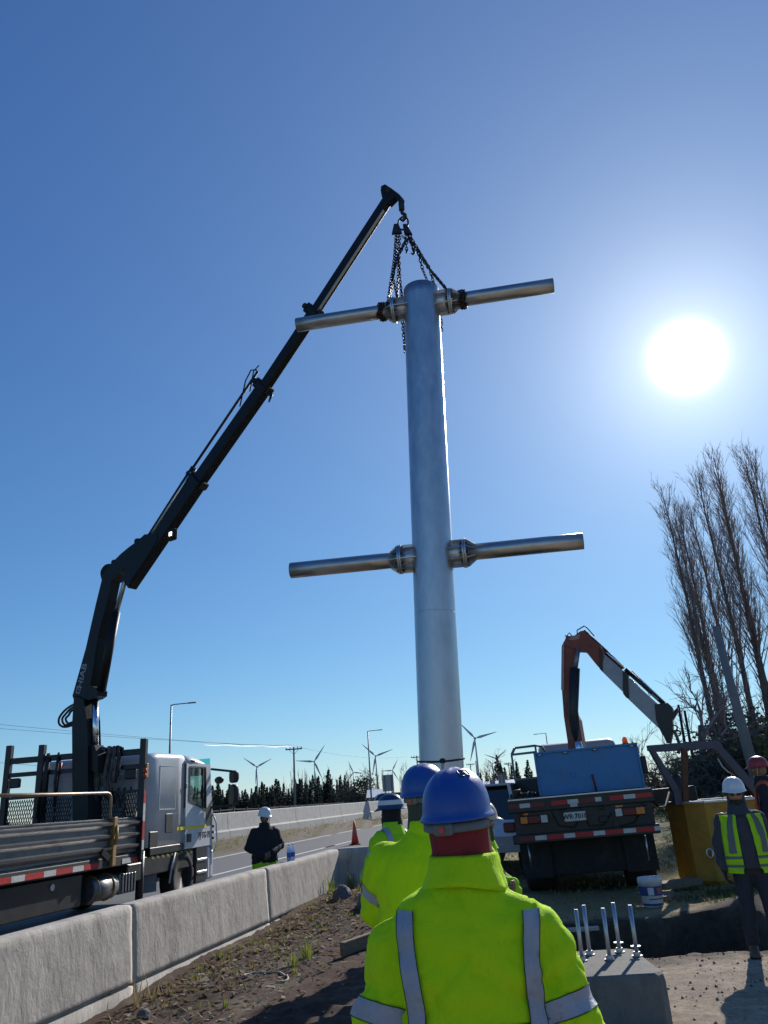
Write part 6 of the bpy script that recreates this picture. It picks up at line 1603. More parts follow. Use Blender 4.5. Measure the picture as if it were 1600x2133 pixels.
def hand(mb, w, d, n, side, curl=0.6, s=1.0):
    d = d.normalized(); n = (n - d * n.dot(d)).normalized(); l = d.cross(n) * side
    rings = []
    for t, a, b in ((-0.03, 0.026, 0.020), (0.0, 0.028, 0.019), (0.04, 0.040, 0.017), (0.085, 0.043, 0.013), (0.095, 0.038, 0.009)):
        rings.append([w + d * t * s + (l * math.cos(TAU * k / 12) * a + n * math.sin(TAU * k / 12) * b) * s for k in range(12)])
    mb.loft(rings)
    for off, L, r in ((-0.031, 0.072, 0.0088), (-0.0105, 0.082, 0.0092), (0.0105, 0.077, 0.009), (0.031, 0.060, 0.008)):
        p = w + (d * 0.082 + l * -off) * s; dd = d.copy(); pts = [p]
        for j, f in enumerate((0.45, 0.32, 0.23)):
            q = Matrix.Rotation(curl * (0.7 + 0.25 * j) * (1 if d.cross(n).length else 1), 3, d.cross(n)); dd = (q @ dd).normalized() if j or True else dd
            pts.append(pts[-1] + dd * L * f * s)
        mb.tube(pts, [r * s, r * 0.97 * s, r * 0.9 * s, r * 0.7 * s], 8); mb.sphere(pts[-1], r * 0.7 * s, 8, 5)
    p = w + (d * 0.022 + l * 0.030) * s; pts = [p, p + (d * 0.6 + l * 0.75 + n * 0.25).normalized() * 0.034 * s]
    pts.append(pts[-1] + (d * 0.85 + l * 0.35 + n * 0.4).normalized() * 0.03 * s); pts.append(pts[-1] + (d * 0.9 + n * 0.5).normalized() * 0.024 * s)
    mb.tube(pts, [0.014 * s, 0.012 * s, 0.0105 * s, 0.008 * s], 8); mb.sphere(pts[-1], 0.008 * s, 8, 5)
def head_part(mb, c, s=1.0):
    # skull, face with brow, nose, lips, chin; local +Y is forward
    n, m = 28, 22; rings = []
    for i in range(m + 1):
        a = math.pi * i / m; z = -math.cos(a); q = max(math.sin(a), 0.02); r = []
        for k in range(n):
            t = TAU * k / n; x, y = math.cos(t) * q, math.sin(t) * q
            px, py, pz = x * 0.074, y * 0.095, z * 0.118
            if y > 0:                                   # face
                jaw = max(0, -z - 0.2); px *= 1 - 0.30 * jaw; py += -0.01 * jaw
                fx = math.exp(-(px / 0.011) ** 2)
                py += 0.022 * fx * math.exp(-((pz + 0.022) / 0.020) ** 2) * y          # nose
                py += 0.010 * math.exp(-(px / 0.045) ** 2) * math.exp(-((pz - 0.024) / 0.012) ** 2) * y   # brow
                py -= 0.009 * math.exp(-((abs(px) - 0.031) / 0.014) ** 2) * math.exp(-((pz - 0.006) / 0.010) ** 2) * y   # eye sockets
                py += 0.006 * math.exp(-(px / 0.022) ** 2) * math.exp(-((pz + 0.058) / 0.009) ** 2) * y   # lips
                py += 0.008 * math.exp(-(px / 0.024) ** 2) * math.exp(-((pz + 0.095) / 0.016) ** 2) * y   # chin
            else: py *= 1.06
            r.append(c + V((px, py, pz)) * s)
        rings.append(r)
    mb.loft(rings)
    for sx in (-1, 1): mb.sphere(c + V((sx * 0.078, -0.005, -0.005)) * s, 0.03 * s, 10, 8, (0.35, 0.7, 1.05))
def eyes(parent, c, M, s=1.0):
    for sx in (-1, 1):
        mb = MB(); mb.sphere(V((sx * 0.031, 0.079, 0.006)) * s, 0.0115 * s, 10, 7); mb.v = [tuple(c + M @ V(v)) for v in mb.v]; e = mb.build('eye', mat('eye_white', (0.6, 0.58, 0.55), 0.3), parent)
        mb = MB(); mb.sphere(V((sx * 0.031, 0.0875, 0.006)) * s, 0.0055 * s, 8, 6); mb.v = [tuple(c + M @ V(v)) for v in mb.v]; mb.build('iris', M_trim, e)
        mb = MB(); mb.tube([V((sx * 0.016, 0.093, 0.026)) * s, V((sx * 0.031, 0.090, 0.031)) * s, V((sx * 0.048, 0.078, 0.026)) * s], [0.003 * s, 0.004 * s, 0.002 * s], 6); mb.v = [tuple(c + M @ V(v)) for v in mb.v]; mb.build('eyebrow', mat('dark_hair', (0.015, 0.012, 0.01), 0.8), parent)
def helmet(parent, c, M, m, rx=0.112, ry=0.138, h=0.132, vents=False, band=None, stripe=None, strap=None, cap=False):
    mb = MB(); n = 40; rings = []
    def dome(v, t, off=0.0):
        a = v * math.pi / 2; q = math.cos(a) ** 0.78; x, y = math.cos(t) * q * (rx + off), math.sin(t) * q * (ry + off)
        z = (h + off) * math.sin(a) ** 0.92 if a > 0 else 0
        z += 0.005 * math.exp(-(x / 0.010) ** 2) * math.sin(a) * (1 if v > 0.15 else 0) + 0.0035 * (math.exp(-((abs(x) - 0.035) / 0.008) ** 2)) * (1 if v > 0.25 else 0)
        return V((x, y, z))
    def brim(t, k, dz):
        f = max(0, math.sin(t)) ** 3; q = 1 + (0.075 + 0.30 * f) * k
        return V((math.cos(t) * rx * (1 + 0.085 * k), math.sin(t) * ry * q, dz - 0.014 * f * k))
    T = [TAU * k / n for k in range(n)]
    rings = [[brim(t, 0.0, -0.010) * 0.985 for t in T], [brim(t, 1.0, -0.016) for t in T], [brim(t, 1.04, -0.011) for t in T], [brim(t, 0.55, -0.004) for t in T], [dome(0.0, t) + V((0, 0, 0.004)) for t in T]]
    for i in range(1, 13): rings.append([dome(min(i / 12, 0.995), t) for t in T])
    mb.loft(rings, False, True, True)
    mb.v = [tuple(c + M @ V(v)) for v in mb.v]; o = mb.build('helmet', m, parent)
    def put(b, nm, mm): b.v = [tuple(c + M @ V(v)) for v in b.v]; return b.build(nm, mm, o)
    if vents:
        for k in range(3):
            t = R(-72 + 0 * k); b = MB(); x0 = 0.012 + k * 0.016
            if k == 2: continue
            t0 = R(-18 - 20 * k)
            P4 = [dome(v, t0 + dt, 0.002) for v, dt in ((0.60, -0.10), (0.60, 0.10), (0.76, 0.16), (0.76, -0.16))]
            b.add(P4, [(0, 1, 2, 3)]); put(b, 'vent', M_trim)
            b = MB()
            for q in range(4): b.tube([P4[q], P4[(q + 1) % 4]], 0.0016, 5)
            put(b, 'vent_rim', m)
    if stripe:
        for v0, v1 in ((0.12, 0.34),):
            b = MB(); b.loft([[dome(v, t, 0.0015) for t in T] for v in (v0, (v0 + v1) / 2, v1)], False, False, True); put(b, 'stripe', stripe)
    if band:
        b = MB(); A_ = [R(a) for a in range(180, 361, 10)]
        b.loft([[V((math.cos(t) * (0.102 + e), math.sin(t) * (0.118 + e) - 0.002, z)) for t in A_] for e, z in ((0.0, -0.020), (0.004, -0.021), (0.005, -0.043), (0.0, -0.046))], False, False, True, closed=False); put(b, 'suspension_band', band)
        b = MB(); b.box((-0.030, -0.135, -0.052), (0.030, -0.112, -0.016), 0.006); put(b, 'ratchet', band)
        b = MB(); b.cyl((0, -0.134, -0.034), (0, -0.141, -0.034), 0.009, None, 12); put(b, 'ratchet_knob', mat('knob_orange', (0.6, 0.07, 0.04), 0.5))
    if strap:
        for sx in (-1, 1):
            b = MB(); b.tube([V((sx * 0.095, 0.03, -0.01)), V((sx * 0.088, 0.035, -0.08)), V((sx * 0.05, 0.05, -0.145)), V((0, 0.06, -0.155))], 0.005, 6); put(b, 'chin_strap', strap)
    return o
M_hv = mat('hi_vis_yellow', (0.62, 0.98, 0.010), 0.85, var=0.07, vs=5, bump=0.5, bs=170, bump2=(0.55, 7.0, (1.5, 1.5, 0.7), 0.05), stain=(0.55, 0.84, 0.015), st_amt=0.5, st_scale=5, streak=((0.25, 0.34, 0.02), 0.22, 1.0, (5, 5, 3), 0.60, 0.78), transl=0.05, trans_col=(0.75, 0.95, 0.01), rvar=0.04, spec=0.2)
M_hv2 = mat('hi_vis_yellow_worn', (0.44, 0.82, 0.03), 0.85, var=0.1, vs=5, bump=0.3, bs=160, transl=0.16, trans_col=(0.65, 0.85, 0.03), spec=0.2)
M_tape = mat('silver_tape', (0.40, 0.42, 0.48), 0.5, 0.2, var=0.15, vs=18, bump=0.6, bs=30, bump2=(0.7, 12.0, (1, 1, 0.5), 0.03), streak=((0.16, 0.17, 0.20), 0.8, 1.0, (16, 16, 9), 0.60, 0.68), stain=(0.30, 0.31, 0.34), st_amt=0.4, st_scale=9)
M_hblue = mat('helmet_blue', (0.008, 0.07, 0.34), 0.42, var=0.08, vs=6, bump=0.12, bs=120, coat=0.1, streak=((0.05, 0.12, 0.36), 0.55, 1.0, (30, 30, 45), 0.60, 0.70), stain=(0.02, 0.05, 0.2), st_amt=0.4, st_scale=9)
M_hwhite = mat('helmet_white', (0.68, 0.69, 0.70), 0.35, var=0.05, stain=(0.4, 0.38, 0.35), st_amt=0.25)
M_hnavy = mat('helmet_navy', (0.012, 0.035, 0.12), 0.4, var=0.1)
M_htan = mat('helmet_tan', (0.55, 0.43, 0.27), 0.4, var=0.08)
M_hred = mat('helmet_red', (0.28, 0.03, 0.03), 0.35, var=0.1)
M_band = mat('helmet_band_grey', (0.13, 0.15, 0.16), 0.6, var=0.1)
M_skin = mat('skin_tan', (0.30, 0.16, 0.10), 0.55, var=0.1, vs=20)
M_jean = mat('dark_denim', (0.022, 0.027, 0.045), 0.85, var=0.25, vs=12, bump=0.25, bs=120)
M_blk = mat('black_cloth', (0.013, 0.013, 0.016), 0.85, var=0.2, vs=12, bump=0.25, bs=100)
M_boot = mat('boot_leather', (0.13, 0.085, 0.05), 0.7, var=0.25, vs=12, bump=0.2)
M_sole = mat('boot_sole', (0.02, 0.018, 0.016), 0.9)
wr = lambda p, k=1.0: k * (0.006 * noise.noise(V((p.x * 6, p.y * 6, p.z * 11))) + 0.003 * noise.noise(V((p.x * 15, p.y * 15, p.z * 21))))
def person(label, loc, rz, H, cfg):
    """standing figure facing local +Y; the body is one mesh, clothes and helmet are its children"""
    s = H / 1.72
    J = dict(sh=0.185, zs=1.375, elb=((-0.27, -0.03, 1.10), (0.27, -0.03, 1.10)), wri=((-0.27, 0.10, 0.87), (0.27, 0.10, 0.87)),
             ank=((-0.11, -0.02, 0.09), (0.11, -0.02, 0.09)), kne=((-0.105, 0.03, 0.49), (0.105, 0.03, 0.49)), yaw=0.0, pit=0.0, tor=1.0, voxel=0.016, curl=0.55, palm=None)
    J.update(cfg)
    P = lambda p: V(p) * s
    hc = P((0, 0.015, 1.60)); HM = Matrix.Rotation(J['yaw'], 3, 'Z') @ Matrix.Rotation(J['pit'], 3, 'X')
    # body
    b = MB()
    b.loft([oval(P((0, 0, z)), rx * s, ry * s) for z, rx, ry in ((0.82, 0.13, 0.10), (0.92, 0.16, 0.105), (1.05, 0.145, 0.10), (1.22, 0.165, 0.11), (1.34, 0.17, 0.10), (1.41, 0.10, 0.07), (1.46, 0.055, 0.058))])
    limb(b, [P((0, 0, 1.38)), P((0, 0.005, 1.46)), hc + V((0, -0.01, -0.04)) * s], [0.06 * s, 0.056 * s, 0.056 * s])
    for i, sx in enumerate((-1, 1)):
        limb(b, [P((sx * J['sh'] * 0.95, 0, J['zs'])), P(J['elb'][i]), P(J['wri'][i])], [0.052 * s, 0.042 * s, 0.028 * s])
        limb(b, [P((sx * 0.085, 0, 0.88)), P(J['kne'][i]), P(J['ank'][i])], [0.078 * s, 0.052 * s, 0.036 * s])
        a = P(J['ank'][i]); limb(b, [a, a + P((sx * 0.01, 0.06, -0.05)), a + P((sx * 0.015, 0.15, -0.062))], [0.036 * s, 0.03 * s, 0.02 * s])
    bm = remesh(b, 0.014, 3, 'person')
    hp_ = MB(); hd = MB(); head_part(hd, V((0, 0, 0)), s)
    hd.v = [tuple(hc + HM @ V(v)) for v in hd.v]
    hp_.add(hd.v, hd.f, True)
    for i, sx in enumerate((-1, 1)):
        e, w = P(J['elb'][i]), P(J['wri'][i]); d = J['hd'][i] if 'hd' in J else (w - e); pn = V(J['palm'][i]) if J['palm'] else V((-sx, 0.2, 0))
        hand(hp_, w, V(d), pn, -sx, J['curl'], s * J.get('hs', 1.0))
    tmp = hp_.mesh('tmp', M_skin)
    import bmesh
    bb = bmesh.new(); bb.from_mesh(bm); bb.from_mesh(tmp); bb.to_mesh(bm); bb.free(); bpy.data.meshes.remove(tmp)
    bm.polygons.foreach_set('use_smooth', [True] * len(bm.polygons))
    bm.materials.clear(); bm.materials.append(J.get('skin', M_skin)); bm.update()
    root = link('person', bm); root.location = loc; root.rotation_euler = (J.get('lean', 0), 0, rz)
    tag(root, label, 'person', 'road workers')
    eyes(root, hc, HM, s)
    # trousers and boots
    t = MB(); tz = J['tor']
    t.loft([oval(P((0, 0, z)), rx * s, ry * s) for z, rx, ry in ((0.80, 0.155, 0.115), (0.88, 0.18, 0.125), (0.98, 0.175, 0.12), (1.03, 0.165, 0.115))])
    for i, sx in enumerate((-1, 1)):
        a = P(J['ank'][i]); limb(t, [P((sx * 0.092, 0, 0.86)), P(J['kne'][i]), a + P((0, 0.0, 0.02))], [0.100 * s, 0.078 * s, 0.066 * s])
    tm = remesh(t, 0.018, 2, 'trousers'); displace(tm, lambda p, n: wr(p, 1.0) + 0.004 * math.sin(p.z * 60 + 5 * p.x) * (1 if p.z < 0.3 else 0.2))
    tm.materials.append(J.get('trou', M_jean)); link('trousers', tm, root)
    for i, sx in enumerate((-1, 1)):
        a = P(J['ank'][i]); bo = MB(); q = R(8) * -sx
        prof = [(-0.085, 0.045, 0.05), (-0.06, 0.048, 0.11), (-0.02, 0.05, 0.16), (0.03, 0.048, 0.13), (0.08, 0.05, 0.085), (0.14, 0.052, 0.065), (0.185, 0.045, 0.055), (0.205, 0.025, 0.04)]
        rings = [[a + Matrix.Rotation(q, 3, 'Z') @ (V((math.cos(TAU * k / 14) * w, y + 0.02, max(0.012, (hh / 2 + math.sin(TAU * k / 14) * hh / 2)) )) * s) - V((0, 0, a.z)) for k in range(14)] for y, w, hh in prof]
        bo.loft(rings); bb_ = bo.build('boot', J.get('boot', M_boot), root)
        so = MB(); so.loft([[a + Matrix.Rotation(q, 3, 'Z') @ (V((x * 1.06, y + 0.02, z)) * s) - V((0, 0, a.z)) for x, y in ((-0.045, -0.09), (0.045, -0.09), (0.054, 0.10), (0.045, 0.19), (0, 0.215), (-0.045, 0.19), (-0.054, 0.10))] for z in (0.0, 0.022)], True, True, False); so.build('sole', M_sole, bb_)
    # jacket or hoodie
    jk = MB(); hem = J.get('hem', 0.80); g = tz
    rg_ = [(hem, 0.225 * g, 0.165 * g, 0), (0.95, 0.222 * g, 0.160 * g, 0), (1.10, 0.232 * g, 0.158 * g, 0), (1.24, 0.238 * g, 0.152 * g, -0.005), (1.33, 0.215 * g * J.get('yoke', 1), 0.138 * g, -0.008), (1.395, 0.165 * g * J.get('yoke', 1) ** 1.6, 0.115 * g, -0.008), (1.44, 0.112 * g, 0.098 * g, -0.004), (1.475, 0.085, 0.085, 0)]
    jk.loft([oval(P((0, cy, z)), rx * s, ry * s, 28, 2.35) for z, rx, ry, cy in rg_])
    sr = J.get('sleeve', (0.096, 0.083, 0.058))
    for i, sx in enumerate((-1, 1)):
        limb(jk, [P((sx * J['sh'], -0.005, J['zs'] - 0.03)), P(J['elb'][i]), P(J['wri'][i])], [r * s for r in sr], 16)
    jm = remesh(jk, J['voxel'], 5, 'jacket'); kk = J.get('wrinkle', 1.0)
    def wf(p, n):
        d = wr(p, 1.3 * kk)
        q_ = V((p.x * 4.5 + p.z * 3.0 * (1 if p.x > 0 else -1), p.y * 4.0, p.z * 4.2))
        low = 1.0 if abs(p.x) / s > 0.19 else (0.75 if p.z / s < 1.28 else 0.25)
        d -= kk * 0.008 * low * (1 - abs(noise.noise(q_))) ** 9
        d -= kk * 0.004 * low * (1 - abs(noise.noise(q_ * 2.1 + V((7, 3, 1))))) ** 8
        ax = abs(p.x) / s
        if ax > 0.2: d += kk * 0.0095 * math.sin(p.z * 48 + 18 * p.y + 6 * noise.noise(p * 5)) * max(0, noise.noise(V((p.x * 4, p.y * 4, p.z * 5))) + 0.35)      # sleeve folds
        else: d += kk * 0.006 * noise.noise(V((p.x * 3, 0, p.z * 3 + 5))) + kk * 0.008 * max(0, noise.noise(V((p.x * 9 + p.z * 5, 1, p.z * 2.2))) ) * (1 if p.z / s < 1.3 else 0.3)
        return d
    displace(jm, wf); jm.materials.append(J['jack']); jo = link(J.get('jname', 'jacket'), jm, root)
    bv = bvh_of(jm)
    def cast(o, d):
        h_ = bv.ray_cast(o, d); return h_
    def ribbon(paths, nm, m, par=None, off=0.004):
        mb = MB(); rows = [r for r in paths if r]
        mb.loft(rows, False, False, True, closed=False); rb = mb.build(nm, m, par or jo)
        if J.get('stitch'):
            sb = MB()
            for e in (0, -1): sb.tube([r[e] for r in rows], 0.0016, 4, cap=False)
            sb.build('stitched_edge', mat('stitch_olive', (0.05, 0.09, 0.02), 0.9), rb)
        return rb
    def surf(o, d):
        h_ = bv.ray_cast(V(o), V(d))
        return None if h_[0] is None else h_[0] + h_[1] * (0.004 if h_[1].dot(V(d)) < 0 else -0.004) - V(d) * 0.006
    if J.get('tape'):
        # two braces over the shoulders, down the back and the front
        for sx in (-1, 1):
            for sg in (-1, 1):
                rows = []
                for i in range(40):
                    z = (1.425 - (1.425 - hem - 0.02) * i / 39) * s; row = []
                    f_ = min(1, i / 22); a0_, a1_ = J.get('strip', (0.125, 0.135)); xc = sx * (a0_ * (1 - f_) + a1_ * f_ + 0.004 * math.sin(i * 0.35 + sx)) * s * g
                    for k in range(4):
                        x = xc + (k / 3 - 0.5) * J.get('tapew', 0.052) * s
                        q = surf((x, sg * 0.6, z), (0, -sg, 0)); row.append(q)
                    if all(row):
                        if rows and abs(row[1].y - rows[-1][1].y) > (0.03 if i > 14 else 0.12): break
                        if max(q.y for q in row) - min(q.y for q in row) < (0.05 if i > 10 else 0.14): rows.append(row)
                if len(rows) > 1: ribbon(rows, 'reflective_strip', M_tape)
            rows = []
            for i in range(0 if J.get('stitch') else 9):
                y = (-0.10 + 0.2 * i / 8) * s; row = [surf((sx * J.get('strip', (0.125, 0))[0] * s * g + (k / 3 - 0.5) * J.get('tapew', 0.052) * s, y, 1.7 * s), (0, 0, -1)) for k in range(4)]
                if all(row) and max(q.z for q in row) - min(q.z for q in row) < 0.045 and min(q.z for q in row) > 1.30 * s: rows.append(row)
            if len(rows) > 1: ribbon(rows, 'reflective_strip', M_tape)
        for zb in J.get('bands', (1.02,)):
            rows = []
            for i in range(61):
                a = TAU * i / 60; row = []
                for k in range(4):
                    z = (zb + (k / 3 - 0.5) * 0.052) * s; h_ = bv.ray_cast(V((0, 0, z)), V((math.cos(a), math.sin(a), 0)))
                    row.append(None if h_[0] is None else h_[0] + V((math.cos(a), math.sin(a), 0)) * 0.0055)
                if all(row) and max((r - V((0, 0, r.z))).length for r in row) < 0.31 * s * g: rows.append(row)
                elif rows: ribbon(rows, 'reflective_band', M_tape) if len(rows) > 1 else None; rows = []
            if len(rows) > 1: ribbon(rows, 'reflective_band', M_tape)
    if J.get('cuffs'):
        for i, sx in enumerate((-1, 1)):
            e, w = P(J['elb'][i]), P(J['wri'][i]); S0 = P((sx * J['sh'], 0, J['zs']))
            for (A0, B0, t0) in ((S0, e, J['cuffs'][0]), (e, w, J['cuffs'][1])):
                if t0 is None: continue
                d = (B0 - A0); Ld = d.length; d.normalize(); x, y, _ = basis(d); rows = []
                for k in range(37):
                    a = TAU * k / 36; u = x * math.cos(a) + y * math.sin(a); row = []
                    for q in range(4):
                        o = A0 + d * (Ld * t0 + (q / 3 - 0.5) * 0.055 * s); h_ = bv.ray_cast(o, u, 0.16)
                        row.append(o + u * 0.085 * s if h_[0] is None else h_[0] + u * 0.004)
                    rows.append(row)
                ribbon(rows, 'sleeve_band', M_tape)
    if J.get('collar'):
        cm = MB(); K = 44; rr = []
        for (r1, z, o_) in ((0.080, 1.445, 0), (0.090, 1.49, 0), (0.096, 1.522, 0), (0.101, 1.530, 0), (0.107, 1.522, 0), (0.114, 1.49, 0), (0.130, 1.452, 0), (0.134, 1.440, 0), (0.126, 1.437, 0)):
            r = []
            for k in range(K):
                a = R(-90 + 155 - 310 * k / (K - 1)); w_ = 0.004 * math.sin(a * 5 + z * 30) + 0.006 * noise.noise(V((math.cos(a) * 2, math.sin(a) * 2, z * 9)))
                drop = 0.016 * max(0, math.sin(a)) + (0.012 if z < 1.46 else 0) * (math.cos(a * 2 + 0.6))
                r.append(P((math.cos(a) * (r1 + w_), math.sin(a) * (r1 * 1.02 + w_) - 0.002, z - drop)))
            rr.append(r)
        cm.loft(rr, False, False, True, closed=False); cm.build('collar', J['jack'], jo)
    elif J.get('collar') is None:
        cm = MB(); cm.loft([oval(P((0, 0.0, z)), r * s, r * 1.02 * s, 24) for z, r in ((1.39, 0.135), (1.43, 0.118), (1.47, 0.104), (1.51, 0.098), (1.515, 0.092), (1.45, 0.084))], False, False); cm.build('collar', J['jack'], jo)
    if J.get('balaclava'):
        bl = MB(); K = 40; rr = []
        for z, rx, ry, cy in ((-0.175, 0.085, 0.09, -0.01), (-0.15, 0.098, 0.104, -0.01), (-0.11, 0.101, 0.108, -0.008), (-0.06, 0.094, 0.106, -0.006), (-0.01, 0.091, 0.106, -0.005), (0.05, 0.088, 0.106, -0.005), (0.08, 0.080, 0.10, -0.005)):
            r = []
            for k in range(K):
                a = TAU * k / K; w_ = 0.009 * noise.noise(V((math.cos(a) * 2.2 + z * 9, math.sin(a) * 2.2, z * 24))) + 0.003 * math.sin(z * 120 + 9 * math.cos(a))
                fr_ = max(0, math.sin(a)) ** 2 if (-0.04 < z < 0.06) else 0      # face opening at the eyes stays on the skin
                r.append(hc + HM @ V((math.cos(a) * (rx + w_), (math.sin(a) * (ry + w_) + cy) * (1 - (0.22 if J.get('open', True) else 0) * fr_), z)) * s if not (J.get('faceless') and math.sin(a) > 0.42 and z > -0.13) else hc + HM @ V((math.cos(a) * 0.05, 0.0, z)) * s)
            rr.append(r)
        bl.loft(rr, False, False, True); bl.build('balaclava', J['balaclava'], root)
    if J.get('beard'):
        q = MB(); K = 16; rr = []
        for z, ry in ((-0.052, 0.099), (-0.085, 0.100), (-0.112, 0.088), (-0.122, 0.06)):
            rr.append([hc + HM @ V((math.cos(a) * 0.070 * (1 + (z + .05) * 2), math.sin(a) * ry, z)) * s for a in np.linspace(R(5), R(175), K)])
        q.loft(rr, False, False, True, closed=False); q.build('beard', MATS['dark_hair'], root)
    if J.get('glasses'):
        q = MB()
        for sx in (-1, 1):
            q.sphere(hc + HM @ (V((sx * 0.033, 0.092, 0.004)) * s), 0.026 * s, 12, 8, (1, 0.35, 0.62)); q.tube([hc + HM @ (V((sx * 0.055, 0.086, 0.008)) * s), hc + HM @ (V((sx * 0.082, 0.0, 0.006)) * s)], 0.003, 5)
        q.build('glasses', mat('dark_lens', (0.01, 0.008, 0.007), 0.1, rvar=0.02), root)
    hm, kw = J['helmet']; helmet(root, hc + HM @ (V((0, -0.004, 0.048)) * s), HM, hm, **kw)
    if J.get('gloves'):
        for i, sx in enumerate((-1, 1)):
            q = MB(); hand(q, P(J['wri'][i]), V(J['hd'][i]) if 'hd' in J else P(J['wri'][i]) - P(J['elb'][i]), V(J['palm'][i]) if J['palm'] else V((-sx, 0.2, 0)), -sx, J['curl'], s * 1.10); q.build('glove', J['gloves'], root)
    if J.get('extra'): J['extra'](root, jo, bv, P, s, hc, HM)
    return root
def gp(x, y): return (x, y, gz(x, y))

# 1 nearest worker, from behind
person('worker with a red balaclava in front, seen from behind in a bright yellow jacket', (0.168, 2.6, 0.005), R(-4), 1.715, dict(
    jack=M_hv, stitch=True, yoke=1.10, collar=True, voxel=0.0085, tor=1.06, tape=True, bands=(1.08,), cuffs=(0.72, None), hem=0.74, sh=0.212, zs=1.312, wrinkle=1.7, strip=(0.172, 0.152), tapew=0.048,
    elb=((-0.282, -0.03, 1.05), (0.282, -0.03, 1.05)), wri=((-0.31, 0.10, 0.82), (0.30, 0.10, 0.82)), sleeve=(0.094, 0.083, 0.066),
    helmet=(M_hblue, dict(vents=True, band=M_band, rx=0.104, ry=0.134)), balaclava=mat('balaclava_red', (0.26, 0.026, 0.030), 0.9, var=0.15, vs=9, bump=0.3, bs=120, transl=0.15, trans_col=(0.5, 0.05, 0.03)),
    yaw=R(-22), pit=R(4), trou=M_blk))
# 2 second worker
person('worker with a grey green balaclava, second from the front, seen from behind', gp(0.115, 4.25), R(-6), 1.80, dict(
    jack=M_hv, collar=None, voxel=0.013, tor=1.16, tape=False, cuffs=(0.62, None), hem=0.76, sh=0.215, zs=1.36,
    elb=((-0.29, 0.10, 1.12), (0.29, 0.10, 1.12)), wri=((-0.20, 0.32, 1.02), (0.20, 0.32, 1.02)), sleeve=(0.105, 0.085, 0.062),
    helmet=(M_hblue, dict(band=M_band)), balaclava=mat('balaclava_grey', (0.055, 0.062, 0.05), 0.9, var=0.15, vs=9, bump=0.3, bs=120), yaw=R(-30), pit=R(5), trou=M_blk,
    tape2=True, bands=(1.0,)))
# 3 third worker, half hidden
person('worker in a dark blue helmet with a white stripe, half hidden on the left', gp(-0.13, 8.3), R(38), 1.68, dict(
    jack=M_hv2, collar=None, tape=True, bands=(1.0,), cuffs=(0.55, 0.5), hem=0.80, helmet=(M_hnavy, dict(stripe=M_hwhite)),
    balaclava=mat('balaclava_black', (0.012, 0.012, 0.012), 0.9, var=0.15, vs=9), yaw=R(25), open=True, trou=M_blk, skin=mat('skin_dark', (0.12, 0.065, 0.04), 0.55),
    elb=((-0.27, 0.04, 1.10), (0.28, 0.0, 1.08)), wri=((-0.20, 0.26, 1.0), (0.22, 0.22, 0.92)), gloves=M_blk))
# 4 worker with crossed arms on the right of the helmet
def harness(root, jo, bv, P, s, hc, HM):
    m = mat('harness_red', (0.30, 0.05, 0.03), 0.7, var=0.15)
    for sx in (-1, 1):
        for sg in (-1, 1):
            rows = []
            for i in range(26):
                z = (1.39 - 0.5 * i / 25) * s; row = []
                for k in range(3):
                    x = (sx * (0.115 - 0.03 * math.sin(i / 25 * 3.1)) + (k / 2 - 0.5) * 0.04) * s; h_ = bv.ray_cast(V((x, sg * 0.6, z)), V((0, -sg, 0)))
                    row.append(None if h_[0] is None else h_[0] + V((0, sg * 0.009, 0)))
                if all(row): rows.append(row)
            mb = MB(); mb.loft(rows, False, False, True, closed=False); mb.build('harness_strap', m, root)
person('worker with a tan helmet and crossed arms, mostly hidden behind the nearest helmet', gp(0.635, 7.0), R(-105), 1.60, dict(
    jack=M_hv2, collar=None, tape=False, cuffs=(0.5, 0.45), hem=0.78, helmet=(M_htan, {}), balaclava=mat('balaclava_green', (0.02, 0.09, 0.045), 0.9, var=0.15, vs=9, bump=0.3, bs=100),
    yaw=R(20), trou=M_blk, elb=((-0.27, 0.02, 1.10), (0.27, 0.02, 1.10)), wri=((0.02, 0.24, 1.10), (-0.05, 0.25, 1.03)), hd=(V((0.9, 0.15, 0)), V((-0.9, 0.1, 0.0))), palm=((0, -1, 0), (0, -1, 0)), extra=harness))
# 5 man in black across the barrier
def hivis_hem(root, jo, bv, P, s, hc, HM):
    mb = MB(); mb.loft([oval(P((0, 0, z)), rx * s, ry * s, 28, 2.3) for z, rx, ry in ((0.70, 0.222, 0.165), (0.78, 0.236, 0.176), (0.85, 0.232, 0.172))], False, False); mb.build('vest_hem', M_hv2, root)
person('man in a black jacket and white helmet standing behind the concrete barrier', (-2.55, 15.0, -0.012), R(180 + 22), 1.665, dict(
    jack=M_blk, collar=None, hem=0.815, tor=1.08, wrinkle=1.2, helmet=(M_hwhite, dict(strap=M_blk)), yaw=R(15), pit=R(-6), skin=mat('skin_medium_brown', (0.20, 0.11, 0.07), 0.55),  # one even medium brown skin tone
    elb=((-0.30, -0.02, 1.10), (0.30, -0.02, 1.10)), wri=((-0.08, 0.24, 1.00), (0.09, 0.25, 0.97)), hd=(V((0.8, 0.35, -0.2)), V((-0.8, 0.35, -0.2))), palm=((0, -1, 0.2), (0, -1, 0.2)), extra=hivis_hem, trou=M_blk, sleeve=(0.10, 0.085, 0.062)))
